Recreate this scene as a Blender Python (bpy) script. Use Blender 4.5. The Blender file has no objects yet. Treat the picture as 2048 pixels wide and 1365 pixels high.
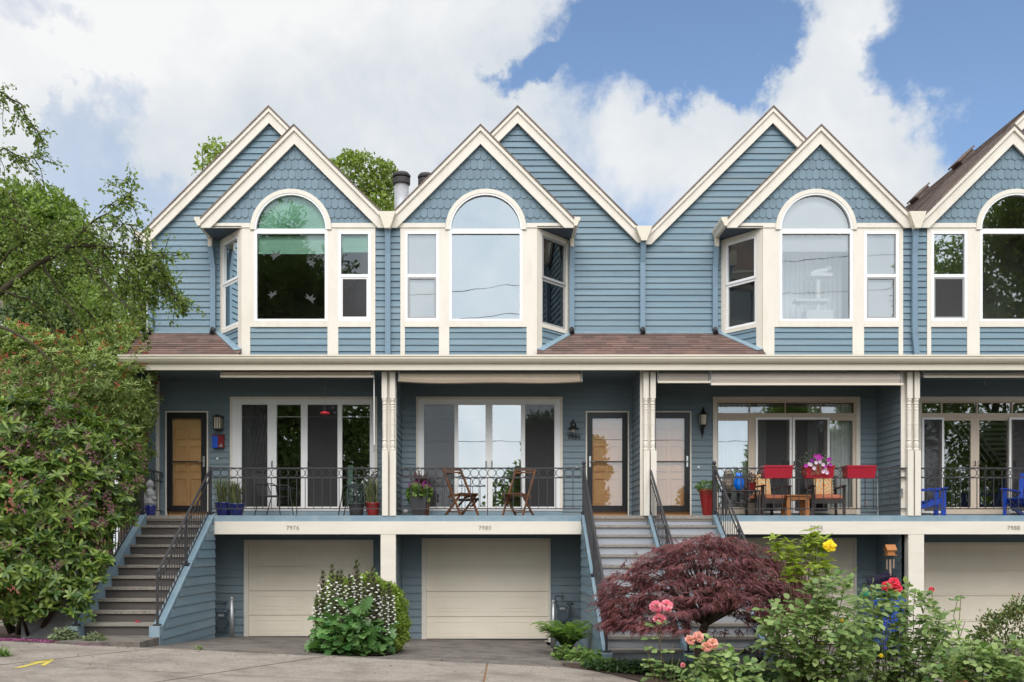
import bpy, math, random
import numpy as np
from mathutils import Vector, Matrix
random.seed(7)
RS = np.random.RandomState(11)
SC = bpy.context.scene
COL = SC.collection
# ---------------------------------------------------------------- camera model (metres; eye level is z = 0, porch front is y = 0)
F, VX, VY, D = 1991.0, 977.0, 1098.0, 20.0
def X(px, y=0.0): return (px - VX) / F * (D + y)
def Z(py, y=0.0): return (VY - py) / F * (D + y)
def P(px, py, y): return Vector((X(px, y), y, Z(py, y)))
def clamp(v, a, b): return max(a, min(b, v))
def gs(x): return -1.81 - .046 * clamp(x, -14, 18)
def gg(x): return -1.95 - .015 * clamp(x, -14, 18)
def gz(x, y):
    t = clamp((y + 4.3) / 5.64, 0, 1)
    return gs(x) * (1 - t) + gg(x) * t
# ---------------------------------------------------------------- materials
def nodes(name):
    m = bpy.data.materials.new(name); m.use_nodes = True
    nt = m.node_tree
    for n in list(nt.nodes): nt.nodes.remove(n)
    out = nt.nodes.new('ShaderNodeOutputMaterial')
    return m, nt, out
def nn(nt, t, **kw):
    n = nt.nodes.new(t)
    for k, v in kw.items():
        if k.startswith('i_'):
            key = k[2:].replace('_', ' ')
            n.inputs[key].default_value = v
        else: setattr(n, k, v)
    return n
def math_(nt, op, a, b=None, c=None):
    n = nt.nodes.new('ShaderNodeMath'); n.operation = op
    for i, v in enumerate((a, b, c)):
        if v is None: continue
        if isinstance(v, (int, float)): n.inputs[i].default_value = v
        else: nt.links.new(v, n.inputs[i])
    return n.outputs[0]
def M(name, col, rough=.6, var=.08, scale=6.0, island=0.0, bump=0.0, bscale=60.0, metal=0.0, spec=.4, stretch=(1, 1, 1), col2=None, c2scale=2.0, c2lo=.45, c2hi=.7, coat=0.0):
    m, nt, out = nodes(name); L = nt.links.new
    b = nn(nt, 'ShaderNodeBsdfPrincipled'); b.inputs['Roughness'].default_value = rough
    b.inputs['Metallic'].default_value = metal; b.inputs['Specular IOR Level'].default_value = spec
    b.inputs['Coat Weight'].default_value = coat
    L(b.outputs[0], out.inputs[0])
    geo = nn(nt, 'ShaderNodeNewGeometry')
    mp = nn(nt, 'ShaderNodeMapping'); mp.inputs['Scale'].default_value = stretch
    L(geo.outputs['Position'], mp.inputs[0])
    fac = None
    n1 = nn(nt, 'ShaderNodeTexNoise'); n1.inputs['Scale'].default_value = scale; n1.inputs['Detail'].default_value = 5; n1.inputs['Roughness'].default_value = .65
    L(mp.outputs[0], n1.inputs['Vector'])
    f = math_(nt, 'MULTIPLY_ADD', n1.outputs[0], 2 * var * 2, 1 - 2 * var)
    if island:
        r = math_(nt, 'MULTIPLY_ADD', geo.outputs['Random Per Island'], 2 * island, 1 - island)
        f = math_(nt, 'MULTIPLY', f, r)
    if col2:
        n2 = nn(nt, 'ShaderNodeTexNoise'); n2.inputs['Scale'].default_value = c2scale; n2.inputs['Detail'].default_value = 6; n2.inputs['Roughness'].default_value = .7
        L(mp.outputs[0], n2.inputs['Vector'])
        mr = nn(nt, 'ShaderNodeMapRange'); mr.inputs[1].default_value = c2lo; mr.inputs[2].default_value = c2hi
        L(n2.outputs[0], mr.inputs[0])
        mx = nn(nt, 'ShaderNodeMix', data_type='RGBA')
        mx.inputs[6].default_value = (*col, 1); mx.inputs[7].default_value = (*col2, 1)
        L(mr.outputs[0], mx.inputs[0]); base = mx.outputs[2]
    else:
        rgb = nn(nt, 'ShaderNodeRGB'); rgb.outputs[0].default_value = (*col, 1); base = rgb.outputs[0]
    sc = nn(nt, 'ShaderNodeVectorMath', operation='SCALE')
    L(base, sc.inputs[0]); L(f, sc.inputs['Scale']); L(sc.outputs[0], b.inputs['Base Color'])
    if bump:
        n3 = nn(nt, 'ShaderNodeTexNoise'); n3.inputs['Scale'].default_value = bscale; n3.inputs['Detail'].default_value = 4
        L(mp.outputs[0], n3.inputs['Vector'])
        bp = nn(nt, 'ShaderNodeBump'); bp.inputs['Strength'].default_value = bump; bp.inputs['Distance'].default_value = .02
        L(n3.outputs[0], bp.inputs['Height']); L(bp.outputs[0], b.inputs['Normal'])
    return m
def leafM(name, a, b_, trans=.3, rough=.45, spec=.35, skew=1.0, bigvar=.25, bigscale=1.3):
    m, nt, out = nodes(name); L = nt.links.new
    geo = nn(nt, 'ShaderNodeNewGeometry')
    r = math_(nt, 'POWER', geo.outputs['Random Per Island'], skew)
    mx = nn(nt, 'ShaderNodeMix', data_type='RGBA'); mx.inputs[6].default_value = (*a, 1); mx.inputs[7].default_value = (*b_, 1)
    L(r, mx.inputs[0])
    n1 = nn(nt, 'ShaderNodeTexNoise'); n1.inputs['Scale'].default_value = bigscale; n1.inputs['Detail'].default_value = 3
    L(geo.outputs['Position'], n1.inputs['Vector'])
    f = math_(nt, 'MULTIPLY_ADD', n1.outputs[0], 4 * bigvar, 1 - 2 * bigvar)
    sc = nn(nt, 'ShaderNodeVectorMath', operation='SCALE'); L(mx.outputs[2], sc.inputs[0]); L(f, sc.inputs['Scale'])
    p = nn(nt, 'ShaderNodeBsdfPrincipled'); p.inputs['Roughness'].default_value = rough; p.inputs['Specular IOR Level'].default_value = spec
    L(sc.outputs[0], p.inputs['Base Color'])
    t = nn(nt, 'ShaderNodeBsdfTranslucent')
    s2 = nn(nt, 'ShaderNodeVectorMath', operation='MULTIPLY'); L(sc.outputs[0], s2.inputs[0]); s2.inputs[1].default_value = (1.25, 1.3, .7)
    L(s2.outputs[0], t.inputs[0])
    ms = nn(nt, 'ShaderNodeMixShader'); ms.inputs[0].default_value = trans
    L(p.outputs[0], ms.inputs[1]); L(t.outputs[0], ms.inputs[2]); L(ms.outputs[0], out.inputs[0])
    return m
def glassM(name, refl=.3, tint=(.85, .9, .88), wav=.012, dark=0.0):
    m, nt, out = nodes(name); L = nt.links.new
    tr = nn(nt, 'ShaderNodeBsdfTransparent'); tr.inputs[0].default_value = (*tint, 1)
    gl = nn(nt, 'ShaderNodeBsdfGlossy'); gl.inputs['Roughness'].default_value = .01; gl.inputs[0].default_value = (.90, .97, 1, 1)
    geo = nn(nt, 'ShaderNodeNewGeometry')
    n1 = nn(nt, 'ShaderNodeTexNoise'); n1.inputs['Scale'].default_value = 1.6; n1.inputs['Detail'].default_value = 1
    L(geo.outputs['Position'], n1.inputs['Vector'])
    bp = nn(nt, 'ShaderNodeBump'); bp.inputs['Strength'].default_value = wav; bp.inputs['Distance'].default_value = .1
    L(n1.outputs[0], bp.inputs['Height']); L(bp.outputs[0], gl.inputs['Normal'])
    lw = nn(nt, 'ShaderNodeFresnel'); lw.inputs[0].default_value = 1.45
    f = math_(nt, 'ADD', lw.outputs[0], refl)
    f = math_(nt, 'MINIMUM', f, 1.0)
    ms = nn(nt, 'ShaderNodeMixShader'); L(f, ms.inputs[0]); L(tr.outputs[0], ms.inputs[1]); L(gl.outputs[0], ms.inputs[2])
    L(ms.outputs[0], out.inputs[0])
    return m
def screenM(name):
    m, nt, out = nodes(name); L = nt.links.new
    tr = nn(nt, 'ShaderNodeBsdfTransparent'); tr.inputs[0].default_value = (.9, .9, .9, 1)
    d = nn(nt, 'ShaderNodeBsdfDiffuse'); d.inputs[0].default_value = (.10, .098, .105, 1)
    ms = nn(nt, 'ShaderNodeMixShader'); ms.inputs[0].default_value = .36
    L(tr.outputs[0], ms.inputs[1]); L(d.outputs[0], ms.inputs[2]); L(ms.outputs[0], out.inputs[0])
    return m
SB = (.156, .24, .300)
MT = {
 'siding': M('blue_siding_paint', SB, .55, .11, 3.0, .09, .25, 40, stretch=(.25, .25, 4), col2=(.20, .27, .305), c2scale=1.2),
 'shade_siding': M('siding_paint_shade_tone', (.178, .235, .27), .6, .06, 3.0, .04, .2, 40, stretch=(.25, .25, 4)),  # same paint as the upper siding, greyed in colour for the shaded porch
 'scale': M('fish_scale_paint', (.154, .224, .275), .6, .05, 5, .07, .2, 50),
 'spout': M('downspout_paint', (.175, .262, .342), .45, .05, 3),
 'stringer': M('stringer_paint', (.205, .30, .365), .5, .07, 4, 0, .15, 30, col2=(.28, .355, .40), c2scale=3),
 'cream': M('cream_trim_paint', (.735, .685, .605), .55, .04, 2.5, .025, .1, 30, stretch=(2, 2, .6), col2=(.66, .595, .50), c2scale=2.2, c2lo=.5, c2hi=.8),
 'beam': M('beam_paint', (.755, .695, .605), .55, .05, 2.0, 0, .08, 30, stretch=(.4, 1, 3), col2=(.70, .64, .55), c2scale=1.4),
 'gutter': M('gutter_paint', (.70, .64, .53), .4, .035, 1.5, 0),
 'white': M('white_vinyl', (.82, .82, .82), .4, .02, 4),
 'greysash': M('grey_sash', (.34, .34, .34), .5, .04, 4),
 'tansash': M('almond_sash', (.60, .50, .40), .5, .03, 4),
 'shingle': M('roof_shingle', (.20, .125, .105), .9, .12, 9, .24, .5, 160, col2=(.125, .098, .092), c2scale=1.6),
 'darkshingle': M('roof_shingle_weathered', (.215, .158, .132), .9, .14, 7, .22, .5, 140, col2=(.1, .085, .08), c2scale=1.4),
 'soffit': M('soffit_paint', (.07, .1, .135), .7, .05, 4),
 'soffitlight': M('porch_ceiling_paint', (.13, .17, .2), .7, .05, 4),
 'black': M('black_metal', (.018, .018, .02), .4, .1, 12),
 'iron': M('wrought_iron', (.042, .04, .044), .45, .15, 14),
 'doorframe': M('black_door_paint', (.014, .013, .015), .35, .1, 10),
 'tandoor': M('tan_door_paint', (.90, .50, .225), .5, .05, 4),
 'garage': M('garage_door_paint', (.80, .72, .60), .5, .03, 2, 0, 0, 60, col2=(.765,.68,.555), c2scale=1.1),
 'tread': M('pebble_tread', (.36, .32, .28), .85, .3, 70, 0, .8, 130, col2=(.12, .11, .1), c2scale=60, c2lo=.5, c2hi=.62),
 'riserbrown': M('brown_riser', (.095, .083, .076), .7, .08, 4, .05, .2, 30, stretch=(.4, 1, 4)),
 'risergrey': M('grey_riser', (.36, .38, .42), .65, .08, 4, .05, .2, 30, stretch=(.4, 1, 4)),
 'floor': M('porch_floor', (.30, .25, .21), .8, .12, 20, 0, .2, 60),
 'room': M('room_plaster', (.26, .24, .21), .9, .03, 1),
 'roomdark': M('room_dark', (.32, .27, .22), .9, .03, 1),
 'roomlight': M('room_light', (.8, .78, .77), .9, .02, 1),
 'blindgreen': M('green_blind', (.45, .80, .62), .7, .03, 3),
 'blindwhite': M('white_blind', (.78, .78, .8), .7, .03, 3),
 'curtain': M('curtain_backing', (.82, .83, .84), .8, .04, 3),
 'curtaingreen': M('green_curtain', (.34, .46, .38), .8, .04, 3),
 'steel': M('galvanised_steel', (.42, .43, .44), .4, .1, 10, metal=.7),
 'flue': M('flue_steel', (.48, .48, .5), .4, .1, 8, metal=.5),
 'fluecap': M('flue_cap', (.05, .045, .045), .6, .2, 10, metal=.3),
 'silver': M('silver_handle', (.6, .6, .6), .3, .03, 10, metal=.9),
 'concrete': M('sidewalk_concrete', (.37, .318, .272), .92, .27, 24, 0, .7, 150, col2=(.235, .198, .168), c2scale=1.3, c2lo=.44, c2hi=.66),
 'aggregate': M('aggregate_driveway', (.205, .177, .152), .92, .24, 60, 0, .6, 200, col2=(.115, .1, .09), c2scale=2.2, c2lo=.45, c2hi=.62),
 'joint': M('joint_soil', (.27, .15, .075), .95, .2, 30),
 'soil': M('bark_soil', (.075, .048, .035), .95, .4, 30, 0, .9, 60, col2=(.12, .05, .055), c2scale=6, c2lo=.55, c2hi=.65),
 'asphalt': M('asphalt', (.15, .148, .145), .9, .15, 50, 0, .4, 200),
 'lawn': M('distant_ground', (.2, .18, .15), .95, .2, 3),
 'yellowpaint': M('yellow_marking_paint', (.66, .52, .06), .85, .12, 30, col2=(.38,.33,.2), c2scale=26, c2lo=.5, c2hi=.62),
 'glass': glassM('window_glass', .20, (.93,.95,.94)), 'glasslow': glassM('window_glass_clear', .07, (.93,.96,.94)), 'glasshi': glassM('window_glass_coated', .36, (.8, .84, .84)), 'glassdoor': glassM('storm_door_glass', .13, (.96,.96,.96)),
 'screen': screenM('insect_screen'),
 'bark': M('bark', (.085, .06, .045), .9, .25, 18, 0, .8, 40),
 'mossbark': M('mossy_bark', (.06, .05, .03), .95, .3, 20, 0, .8, 40, col2=(.05, .055, .015), c2scale=6),
 'stem': M('green_stem', (.10, .13, .045), .7, .2, 20),
 'rosestem': M('rose_stem', (.12, .10, .05), .7, .25, 20),
 'lampglass': M('frosted_lamp_glass', (.55, .5, .4), .3, .03, 5),
 'bronze': M('bronze_lamp', (.03, .022, .016), .4, .1, 12, metal=.4),
 'wood': M('teak_wood', (.17, .075, .035), .55, .15, 14, .1, .2, 40, stretch=(3, 3, .5)),
 'cedar': M('cedar_wood', (.40, .16, .05), .5, .15, 14, .1, .2, 40, stretch=(3, 3, .5)),
 'darkwood': M('dark_wood', (.05, .04, .038), .6, .15, 14, .1),
 'wicker': M('grey_mesh', (.035, .035, .04), .6, .1, 20),
 'coral': M('coral_cushion', (.75, .26, .15), .8, .05, 10),
 'red': M('red_planter_plastic', (.36, .012, .03), .35, .06, 8, coat=.2),
 'redpot': M('dark_red_glaze', (.26, .02, .02), .3, .12, 8, coat=.4),
 'bluepot': M('cobalt_glaze', (.015, .025, .16), .25, .15, 8, coat=.5),
 'blueplastic': M('blue_plastic', (.012, .055, .38), .4, .05, 8),
 'blueglass': M('blue_glass', (.0, .17, .75), .2, .08, 8, coat=.5),
 'binblue': M('blue_bin_plastic', (.02, .07, .34), .5, .06, 6),
 'bingreen': M('green_bin_lid', (.0, .22, .12), .5, .06, 6),
 'darkpot': M('charcoal_planter', (.045, .045, .05), .7, .1, 8),
 'terracotta': M('terracotta', (.42, .16, .08), .8, .12, 8),
 'rust': M('brown_glaze', (.20, .08, .04), .5, .15, 8),
 'stone': M('grey_stone', (.30, .30, .30), .85, .2, 14, 0, .5, 40),
 'owl': M('owl_feathers', (.16, .125, .1), .8, .5, 34, 0, .3, 60, col2=(.4, .34, .28), c2scale=24, c2lo=.5, c2hi=.6),
 'awncream': M('cream_awning_fabric', (.66, .54, .42), .8, .05, 5, 0, .15, 20),
 'awntaupe': M('taupe_awning_fabric', (.50, .44, .39), .8, .05, 5, 0, .15, 60),
 'feederred': M('red_feeder', (.75, .03, .06), .35, .05, 5),
 'mailred': M('mailbox_red', (.2, .008, .012), .35, .05, 5),
 'mailblue': M('mailbox_blue', (.01, .09, .55), .35, .05, 5),
 'purple': M('purple_fabric', (.035, .025, .07), .8, .1, 8),
 'meter': M('meter_paint', (.06, .08, .10), .5, .1, 8),
 'brick': M('red_brick', (.25, .09, .06), .9, .15, 10),
 'greyhouse': M('grey_house_wall', (.33, .36, .4), .8, .06, 4),
 'brass': M('chime_bronze', (.45, .33, .26), .35, .08, 10, metal=.5),
 'decal': M('grey_decal', (.05, .055, .055), .6, .05, 10),
 'number': M('number_grey', (.30, .27, .23), .6, .05, 10),
}
# patterned cushion
def cushion_mat():
    m, nt, out = nodes('patterned_cushion'); L = nt.links.new
    b = nn(nt, 'ShaderNodeBsdfPrincipled'); b.inputs['Roughness'].default_value = .85
    tc = nn(nt, 'ShaderNodeTexCoord')
    w = nn(nt, 'ShaderNodeTexWave', wave_type='RINGS', rings_direction='SPHERICAL'); w.inputs['Scale'].default_value = 5.5; w.inputs['Distortion'].default_value = 3.5; w.inputs['Detail'].default_value = 2; w.inputs['Detail Scale'].default_value = 3
    mp = nn(nt, 'ShaderNodeMapping'); mp.inputs['Location'].default_value = (.03, 0, -.23)
    L(tc.outputs['Object'], mp.inputs[0]); L(mp.outputs[0], w.inputs[0])
    cr = nn(nt, 'ShaderNodeValToRGB')
    e = cr.color_ramp.elements; e[0].position = .3; e[0].color = (.62, .25, .07, 1); e[1].position = .6; e[1].color = (.72, .62, .42, 1)
    k = e.new(.85); k.color = (.45, .42, .25, 1)
    L(w.outputs[0], cr.inputs[0]); L(cr.outputs[0], b.inputs['Base Color']); L(b.outputs[0], out.inputs[0])
    return m
MT['cushion'] = cushion_mat()
LF = {
 'rhodo': leafM('rhododendron_leaf', (.045, .105, .02), (.28, .37, .072), .3, .36, .45, 1.35, .25, .9),
 'rhodofl': leafM('faded_purple_flower', (.38, .14, .26), (.22, .13, .10), .2, .7),
 'photinia': leafM('photinia_leaf', (.14, .22, .05), (.42, .50, .18), .3, .4),
 'photred': leafM('photinia_red_tip', (.35, .05, .04), (.5, .14, .10), .3, .4),
 'hawthorn': leafM('hawthorn_leaf', (.085, .15, .028), (.25, .32, .085), .42, .5),
 'bgtree': leafM('background_tree_leaf', (.10, .165, .04), (.25, .34, .08), .4, .5, .3, 1, .3, .5),
 'bglime': leafM('lime_tree_leaf', (.13, .20, .04), (.32, .40, .10), .4, .5, .3, 1, .2, .5),
 'conifer': leafM('dark_conifer', (.045, .085, .03), (.12, .17, .05), .15, .6),
 'boxwood': leafM('boxwood_leaf', (.13, .21, .03), (.32, .43, .07), .3, .4, .4, 1, .2, 3),
 'acanthus': leafM('acanthus_leaf', (.045, .13, .03), (.17, .30, .10), .25, .35, .45),
 'acbract': leafM('acanthus_bract', (.11, .075, .075), (.13, .16, .07), .2, .6),
 'petalwhite': leafM('white_petal', (.7, .66, .66), (.82, .8, .78), .3, .6),
 'fern': leafM('fern_frond', (.12, .22, .04), (.26, .40, .09), .35, .5),
 'maple': leafM('purple_maple_leaf', (.09, .034, .037), (.30, .108, .112), .3, .5, .3, 1.1, .3, 2),
 'rose': leafM('rose_leaf', (.09, .175, .045), (.33, .42, .15), .3, .4, .4, 1, .2, 2),
 'roselime': leafM('young_leaf', (.20, .28, .03), (.38, .45, .09), .4, .4),
 'azalea': leafM('azalea_leaf', (.06, .11, .03), (.2, .23, .07), .25, .5, .3, 1, .25, 4),
 'ivy': leafM('ivy_leaf', (.018, .05, .012), (.05, .10, .025), .2, .4),
 'lush': leafM('lush_leaf', (.08, .17, .03), (.22, .32, .08), .3, .5),
 'grey': leafM('grey_green_leaf', (.14, .18, .09), (.26, .3, .16), .3, .6),
 'grass': leafM('pot_grass', (.10, .13, .05), (.20, .22, .09), .3, .6),
 'bluegrey': leafM('blue_grey_leaf', (.05, .085, .08), (.13, .18, .17), .2, .6),
 'cordyline': leafM('cordyline_leaf', (.07, .035, .04), (.16, .09, .08), .2, .5),
 'petalpink': leafM('pink_petal', (.80, .12, .26), (.92, .52, .56), .3, .6),
 'petalsalmon': leafM('salmon_petal', (.88, .36, .30), (.93, .58, .50), .3, .6),
 'petalyellow': leafM('yellow_petal', (.85, .62, .01), (.9, .75, .06), .3, .6),
 'petalred': leafM('red_petal', (.7, .02, .06), (.8, .08, .14), .3, .6),
 'petalmagenta': leafM('magenta_petal', (.42, .02, .36), (.56, .07, .46), .3, .6),
 'petalpurple': leafM('purple_petal', (.28, .01, .38), (.45, .04, .5), .3, .6),
 'petallilac': leafM('lilac_petal', (.62, .45, .66), (.75, .66, .74), .3, .6),
 'fallen': leafM('fallen_petal', (.22, .04, .14), (.3, .12, .2), .1, .8),
 'palegrass': leafM('pale_fallen', (.4, .4, .1), (.5, .45, .15), .1, .8),
}
# ---------------------------------------------------------------- mesh building
ORG = {}
class MB:
    def __init__(s): s.v = []; s.f = []
    def add(s, vs, fs):
        n = len(s.v); s.v += [tuple(v) for v in vs]; s.f += [tuple(i + n for i in f) for f in fs]; return s
    def box(s, x0, x1, y0, y1, z0, z1):
        return s.add([(x0,y0,z0),(x1,y0,z0),(x1,y1,z0),(x0,y1,z0),(x0,y0,z1),(x1,y0,z1),(x1,y1,z1),(x0,y1,z1)],
                     [(0,3,2,1),(4,5,6,7),(0,1,5,4),(1,2,6,5),(2,3,7,6),(3,0,4,7)])
    def quad(s, a, b, c, d): return s.add([a,b,c,d], [(0,1,2,3)])
    def poly(s, pts): return s.add(pts, [tuple(range(len(pts)))])
    def prism(s, pts, axis, a, b):
        n = len(pts)
        def mk(p, t):
            return (p[0], t, p[1]) if axis == 'y' else (t, p[0], p[1]) if axis == 'x' else (p[0], p[1], t)
        vs = [mk(p, a) for p in pts] + [mk(p, b) for p in pts]
        return s.add(vs, [tuple(range(n)), tuple(range(2*n-1, n-1, -1))] + [(i, (i+1) % n, n+(i+1) % n, n+i) for i in range(n)])
    def obox(s, O, U, V, N, u0, u1, v0, v1, n0, n1):     # box in a frame
        O, U, V, N = map(Vector, (O, U, V, N)); vs = []
        for (a, b, c) in ((u0,n0,v0),(u1,n0,v0),(u1,n1,v0),(u0,n1,v0),(u0,n0,v1),(u1,n0,v1),(u1,n1,v1),(u0,n1,v1)):
            vs.append(O + U*a + V*c + N*b)
        return s.add(vs, [(0,3,2,1),(4,5,6,7),(0,1,5,4),(1,2,6,5),(2,3,7,6),(3,0,4,7)])
    def bar(s, a, b, w, h=None, up=(0,0,1)):             # rectangular bar between two points
        a, b = Vector(a), Vector(b); h = h or w
        d = (b-a).normalized(); side = d.cross(Vector(up))
        if side.length < 1e-4: side = d.cross(Vector((0,1,0)))
        side.normalize(); u = side.cross(d).normalized()
        vs = []
        for p in (a, b):
            for (i, j) in ((-1,-1),(1,-1),(1,1),(-1,1)): vs.append(p + side*(i*w/2) + u*(j*h/2))
        return s.add(vs, [(0,1,2,3),(7,6,5,4),(0,4,5,1),(1,5,6,2),(2,6,7,3),(3,7,4,0)])
    def tube(s, pts, r, n=8, closed=False):
        pts = [Vector(p) for p in pts]; m = len(pts)
        rr = r if isinstance(r, (list, tuple)) else [r]*m
        vs = []; prev = None
        for i, p in enumerate(pts):
            if closed: t = (pts[(i+1) % m] - pts[i-1])
            else: t = (pts[min(i+1, m-1)] - pts[max(i-1, 0)])
            t.normalize()
            if prev is None:
                a = Vector((0,0,1)) if abs(t.z) < .9 else Vector((1,0,0))
                u = t.cross(a).normalized()
            else:
                u = (prev - t*prev.dot(t))
                if u.length < 1e-5: u = t.cross(Vector((0,0,1)))
                u.normalize()
            prev = u; w = t.cross(u)
            for k in range(n):
                an = 2*math.pi*k/n
                vs.append(p + (u*math.cos(an) + w*math.sin(an))*rr[i])
        fs = []
        for i in range(m if closed else m-1):
            j = (i+1) % m
            for k in range(n): fs.append((i*n+k, i*n+(k+1) % n, j*n+(k+1) % n, j*n+k))
        if not closed: fs += [tuple(range(n-1,-1,-1)), tuple(range((m-1)*n, m*n))]
        return s.add(vs, fs)
    def lathe(s, c, prof, n=16, sx=1, sy=1):             # prof: (r, z)
        vs = []; m = len(prof)
        for (r, z) in prof:
            for k in range(n):
                an = 2*math.pi*k/n; vs.append((c[0]+r*sx*math.cos(an), c[1]+r*sy*math.sin(an), c[2]+z))
        fs = [(i*n+k, i*n+(k+1) % n, (i+1)*n+(k+1) % n, (i+1)*n+k) for i in range(m-1) for k in range(n)]
        fs += [tuple(range(n-1,-1,-1)), tuple(range((m-1)*n, m*n))]
        return s.add(vs, fs)
    def ball(s, c, r, n=10, sz=1):
        return s.lathe(c, [(max(1e-3, r*math.sin(math.pi*i/n)), -r*sz*math.cos(math.pi*i/n)) for i in range(n+1)], n+4)
    def build(s, name, mat, parent=None, label=None, smooth=False):
        me = bpy.data.meshes.new(name)
        og = ORG.get(parent.name, (0,0,0)) if parent else (0,0,0)
        me.from_pydata([(v[0]-og[0], v[1]-og[1], v[2]-og[2]) for v in s.v], [], s.f)
        me.materials.append(MT[mat] if isinstance(mat, str) else mat)
        if smooth:
            me.polygons.foreach_set('use_smooth', [True]*len(me.polygons))
        me.update()
        return link(name, me, parent, label)
def link(name, me, parent=None, label=None):
    o = bpy.data.objects.new(name, me); COL.objects.link(o)
    if parent:
        o.parent = parent; ORG[o.name] = ORG.get(parent.name, (0,0,0))
    if label: o['label'] = label
    return o
def tag(o, label, cat, group=None, kind=None):
    o['label'] = label; o['category'] = cat
    if group: o['group'] = group
    if kind: o['kind'] = kind
    return o
def struct(o, label=None):
    o['kind'] = 'structure'
    if label: o['label'] = label
    return o
def thing(name, label, cat, loc=(0,0,0), group=None, local=False, rz=0):
    o = bpy.data.objects.new(name, None); COL.objects.link(o); o.empty_display_size = .2
    o.location = loc; o.rotation_euler = (0,0,rz); ORG[o.name] = (0,0,0) if local else tuple(loc)
    return tag(o, label, cat, group)
def dup(root, loc, rz, label, sc=None):
    r = root.copy(); COL.objects.link(r); r.location = loc; r.rotation_euler = (0,0,rz); r['label'] = label
    if sc: r.scale = sc
    for ch in list(root.children):
        c = ch.copy(); COL.objects.link(c); c.parent = r
        for g in list(ch.children):
            d = g.copy(); COL.objects.link(d); d.parent = c
    return r
# lapped boards: courses of height h between t0 and t1 on a plane O + U*s + V*t, butts standing proud along N
def siding(mb, O, U, V, N, t0, t1, h, fL, fR, lip=.023, base=None, blen=3.2, jit=.0025, gap=.0008, wob=.0028):
    O, U, V, N = map(Vector, (O, U, V, N))
    base = t0 if base is None else base
    k = math.floor((t0-base)/h + 1e-6)
    while base + k*h < t1 - 1e-6:
        a = base + k*h; b = a + h; k += 1
        ca, cb = max(a, t0), min(b, t1)
        if cb - ca < .004: continue
        la, lb = fL(ca), fL(cb); ra, rb = fR(ca), fR(cb)
        lo, hi = min(la, lb), max(ra, rb)
        if hi - lo < .01: continue
        cuts = [lo]; p = lo + random.uniform(.3, 1)*blen
        while p < hi - .25*blen: cuts.append(p); p += random.uniform(.6, 1.3)*blen
        cuts.append(hi)
        lp = lip + random.uniform(-jit, jit); dz = [random.uniform(-wob, wob) for _ in cuts]
        oa = .002 + lp*(b-ca)/h; ob = .002 + lp*(b-cb)/h
        for i in range(len(cuts)-1):
            s0, s1 = cuts[i], cuts[i+1]
            if i: s0 += gap
            A0, B0 = max(s0, la), max(s0, lb); A1, B1 = min(s1, ra), min(s1, rb)
            if A1 < A0: A0 = A1 = (A0+A1)/2
            if B1 < B0: B0 = B1 = (B0+B1)/2
            d = random.uniform(-.0008, .0008)
            e0, e1 = (dz[i], dz[i+1]) if a >= t0 else (0, 0)
            v = [O+U*A0+V*(ca+e0)+N*(oa+d), O+U*A1+V*(ca+e1)+N*(oa+d), O+U*B1+V*(cb+.004)+N*ob, O+U*B0+V*(cb+.004)+N*ob, O+U*A1+V*(ca+e1), O+U*A0+V*(ca+e0)]
            mb.add(v, [(0,1,2,3), (5,4,1,0)])
    return mb
def wall_rect(mb, y, x0, x1, z0, z1, h, base, lip=.023):
    return siding(mb, (0,y,0), (1,0,0), (0,0,1), (0,-1,0), z0, z1, h, lambda t: x0, lambda t: x1, lip, base)
def text_mb(body, size, x, y, z, depth=.008, width=None, bold=0.0):
    cu = bpy.data.curves.new('lettering', 'FONT'); cu.body = body; cu.size = size; cu.align_x = 'CENTER'; cu.align_y = 'CENTER'; cu.extrude = depth/2; cu.space_character = 1.12; cu.offset = bold
    ob = bpy.data.objects.new('lettering', cu); COL.objects.link(ob)
    me = bpy.data.meshes.new_from_object(ob)
    mb = MB(); mb.add([(x+v.co.x, y-v.co.z, z+v.co.y) for v in me.vertices], [tuple(p.vertices) for p in me.polygons])
    bpy.data.objects.remove(ob); bpy.data.curves.remove(cu); bpy.data.meshes.remove(me)
    return mb
# ---------------------------------------------------------------- leaves in bulk
TPL = {
 'small': ([(0,0,0),(.5,.5,.1),(1,0,-.05),(.5,-.5,.1)], [(0,1,2),(0,2,3)]),
 'oval': ([(0,0,0),(.3,.42,.05),(.68,.45,.03),(1,0,-.12),(.68,-.45,.03),(.3,-.42,.05),(.35,0,-.01),(.7,0,-.04)], [(0,6,1),(1,6,7,2),(2,7,3),(0,5,6),(5,4,7,6),(4,3,7)]),
 'blade': ([(0,-.5,0),(0,.5,0),(.55,.4,.02),(.55,-.4,.02),(1,0,-.12)], [(0,1,2,3),(3,2,4)]),
 'strap': ([(0,-.4,0),(0,.4,0),(.35,.5,.1),(.35,-.5,.1),(.7,.38,.08),(.7,-.38,.08),(1,0,-.06)], [(0,1,2,3),(3,2,4,5),(5,4,6)]),
 'lobed': ([(0,0,0),(.12,.12,.02),(.2,.42,.1),(.3,.2,.03),(.4,.55,.12),(.5,.24,.03),(.62,.52,.08),(.7,.2,.0),(.85,.3,-.02),(1,0,-.2),(.85,-.3,-.02),(.7,-.2,0),(.62,-.52,.08),(.5,-.24,.03),(.4,-.55,.12),(.3,-.2,.03),(.2,-.42,.1),(.12,-.12,.02),(.3,0,-.02),(.6,0,-.04)],
   [(0,18,3,2,1),(18,19,5,4,3),(19,9,8,7,6,5),(0,17,16,15,18),(18,15,14,13,19),(19,13,12,11,10,9)]),
}
def unit(a): return a / np.maximum(np.linalg.norm(a, axis=-1, keepdims=True), 1e-9)
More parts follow.
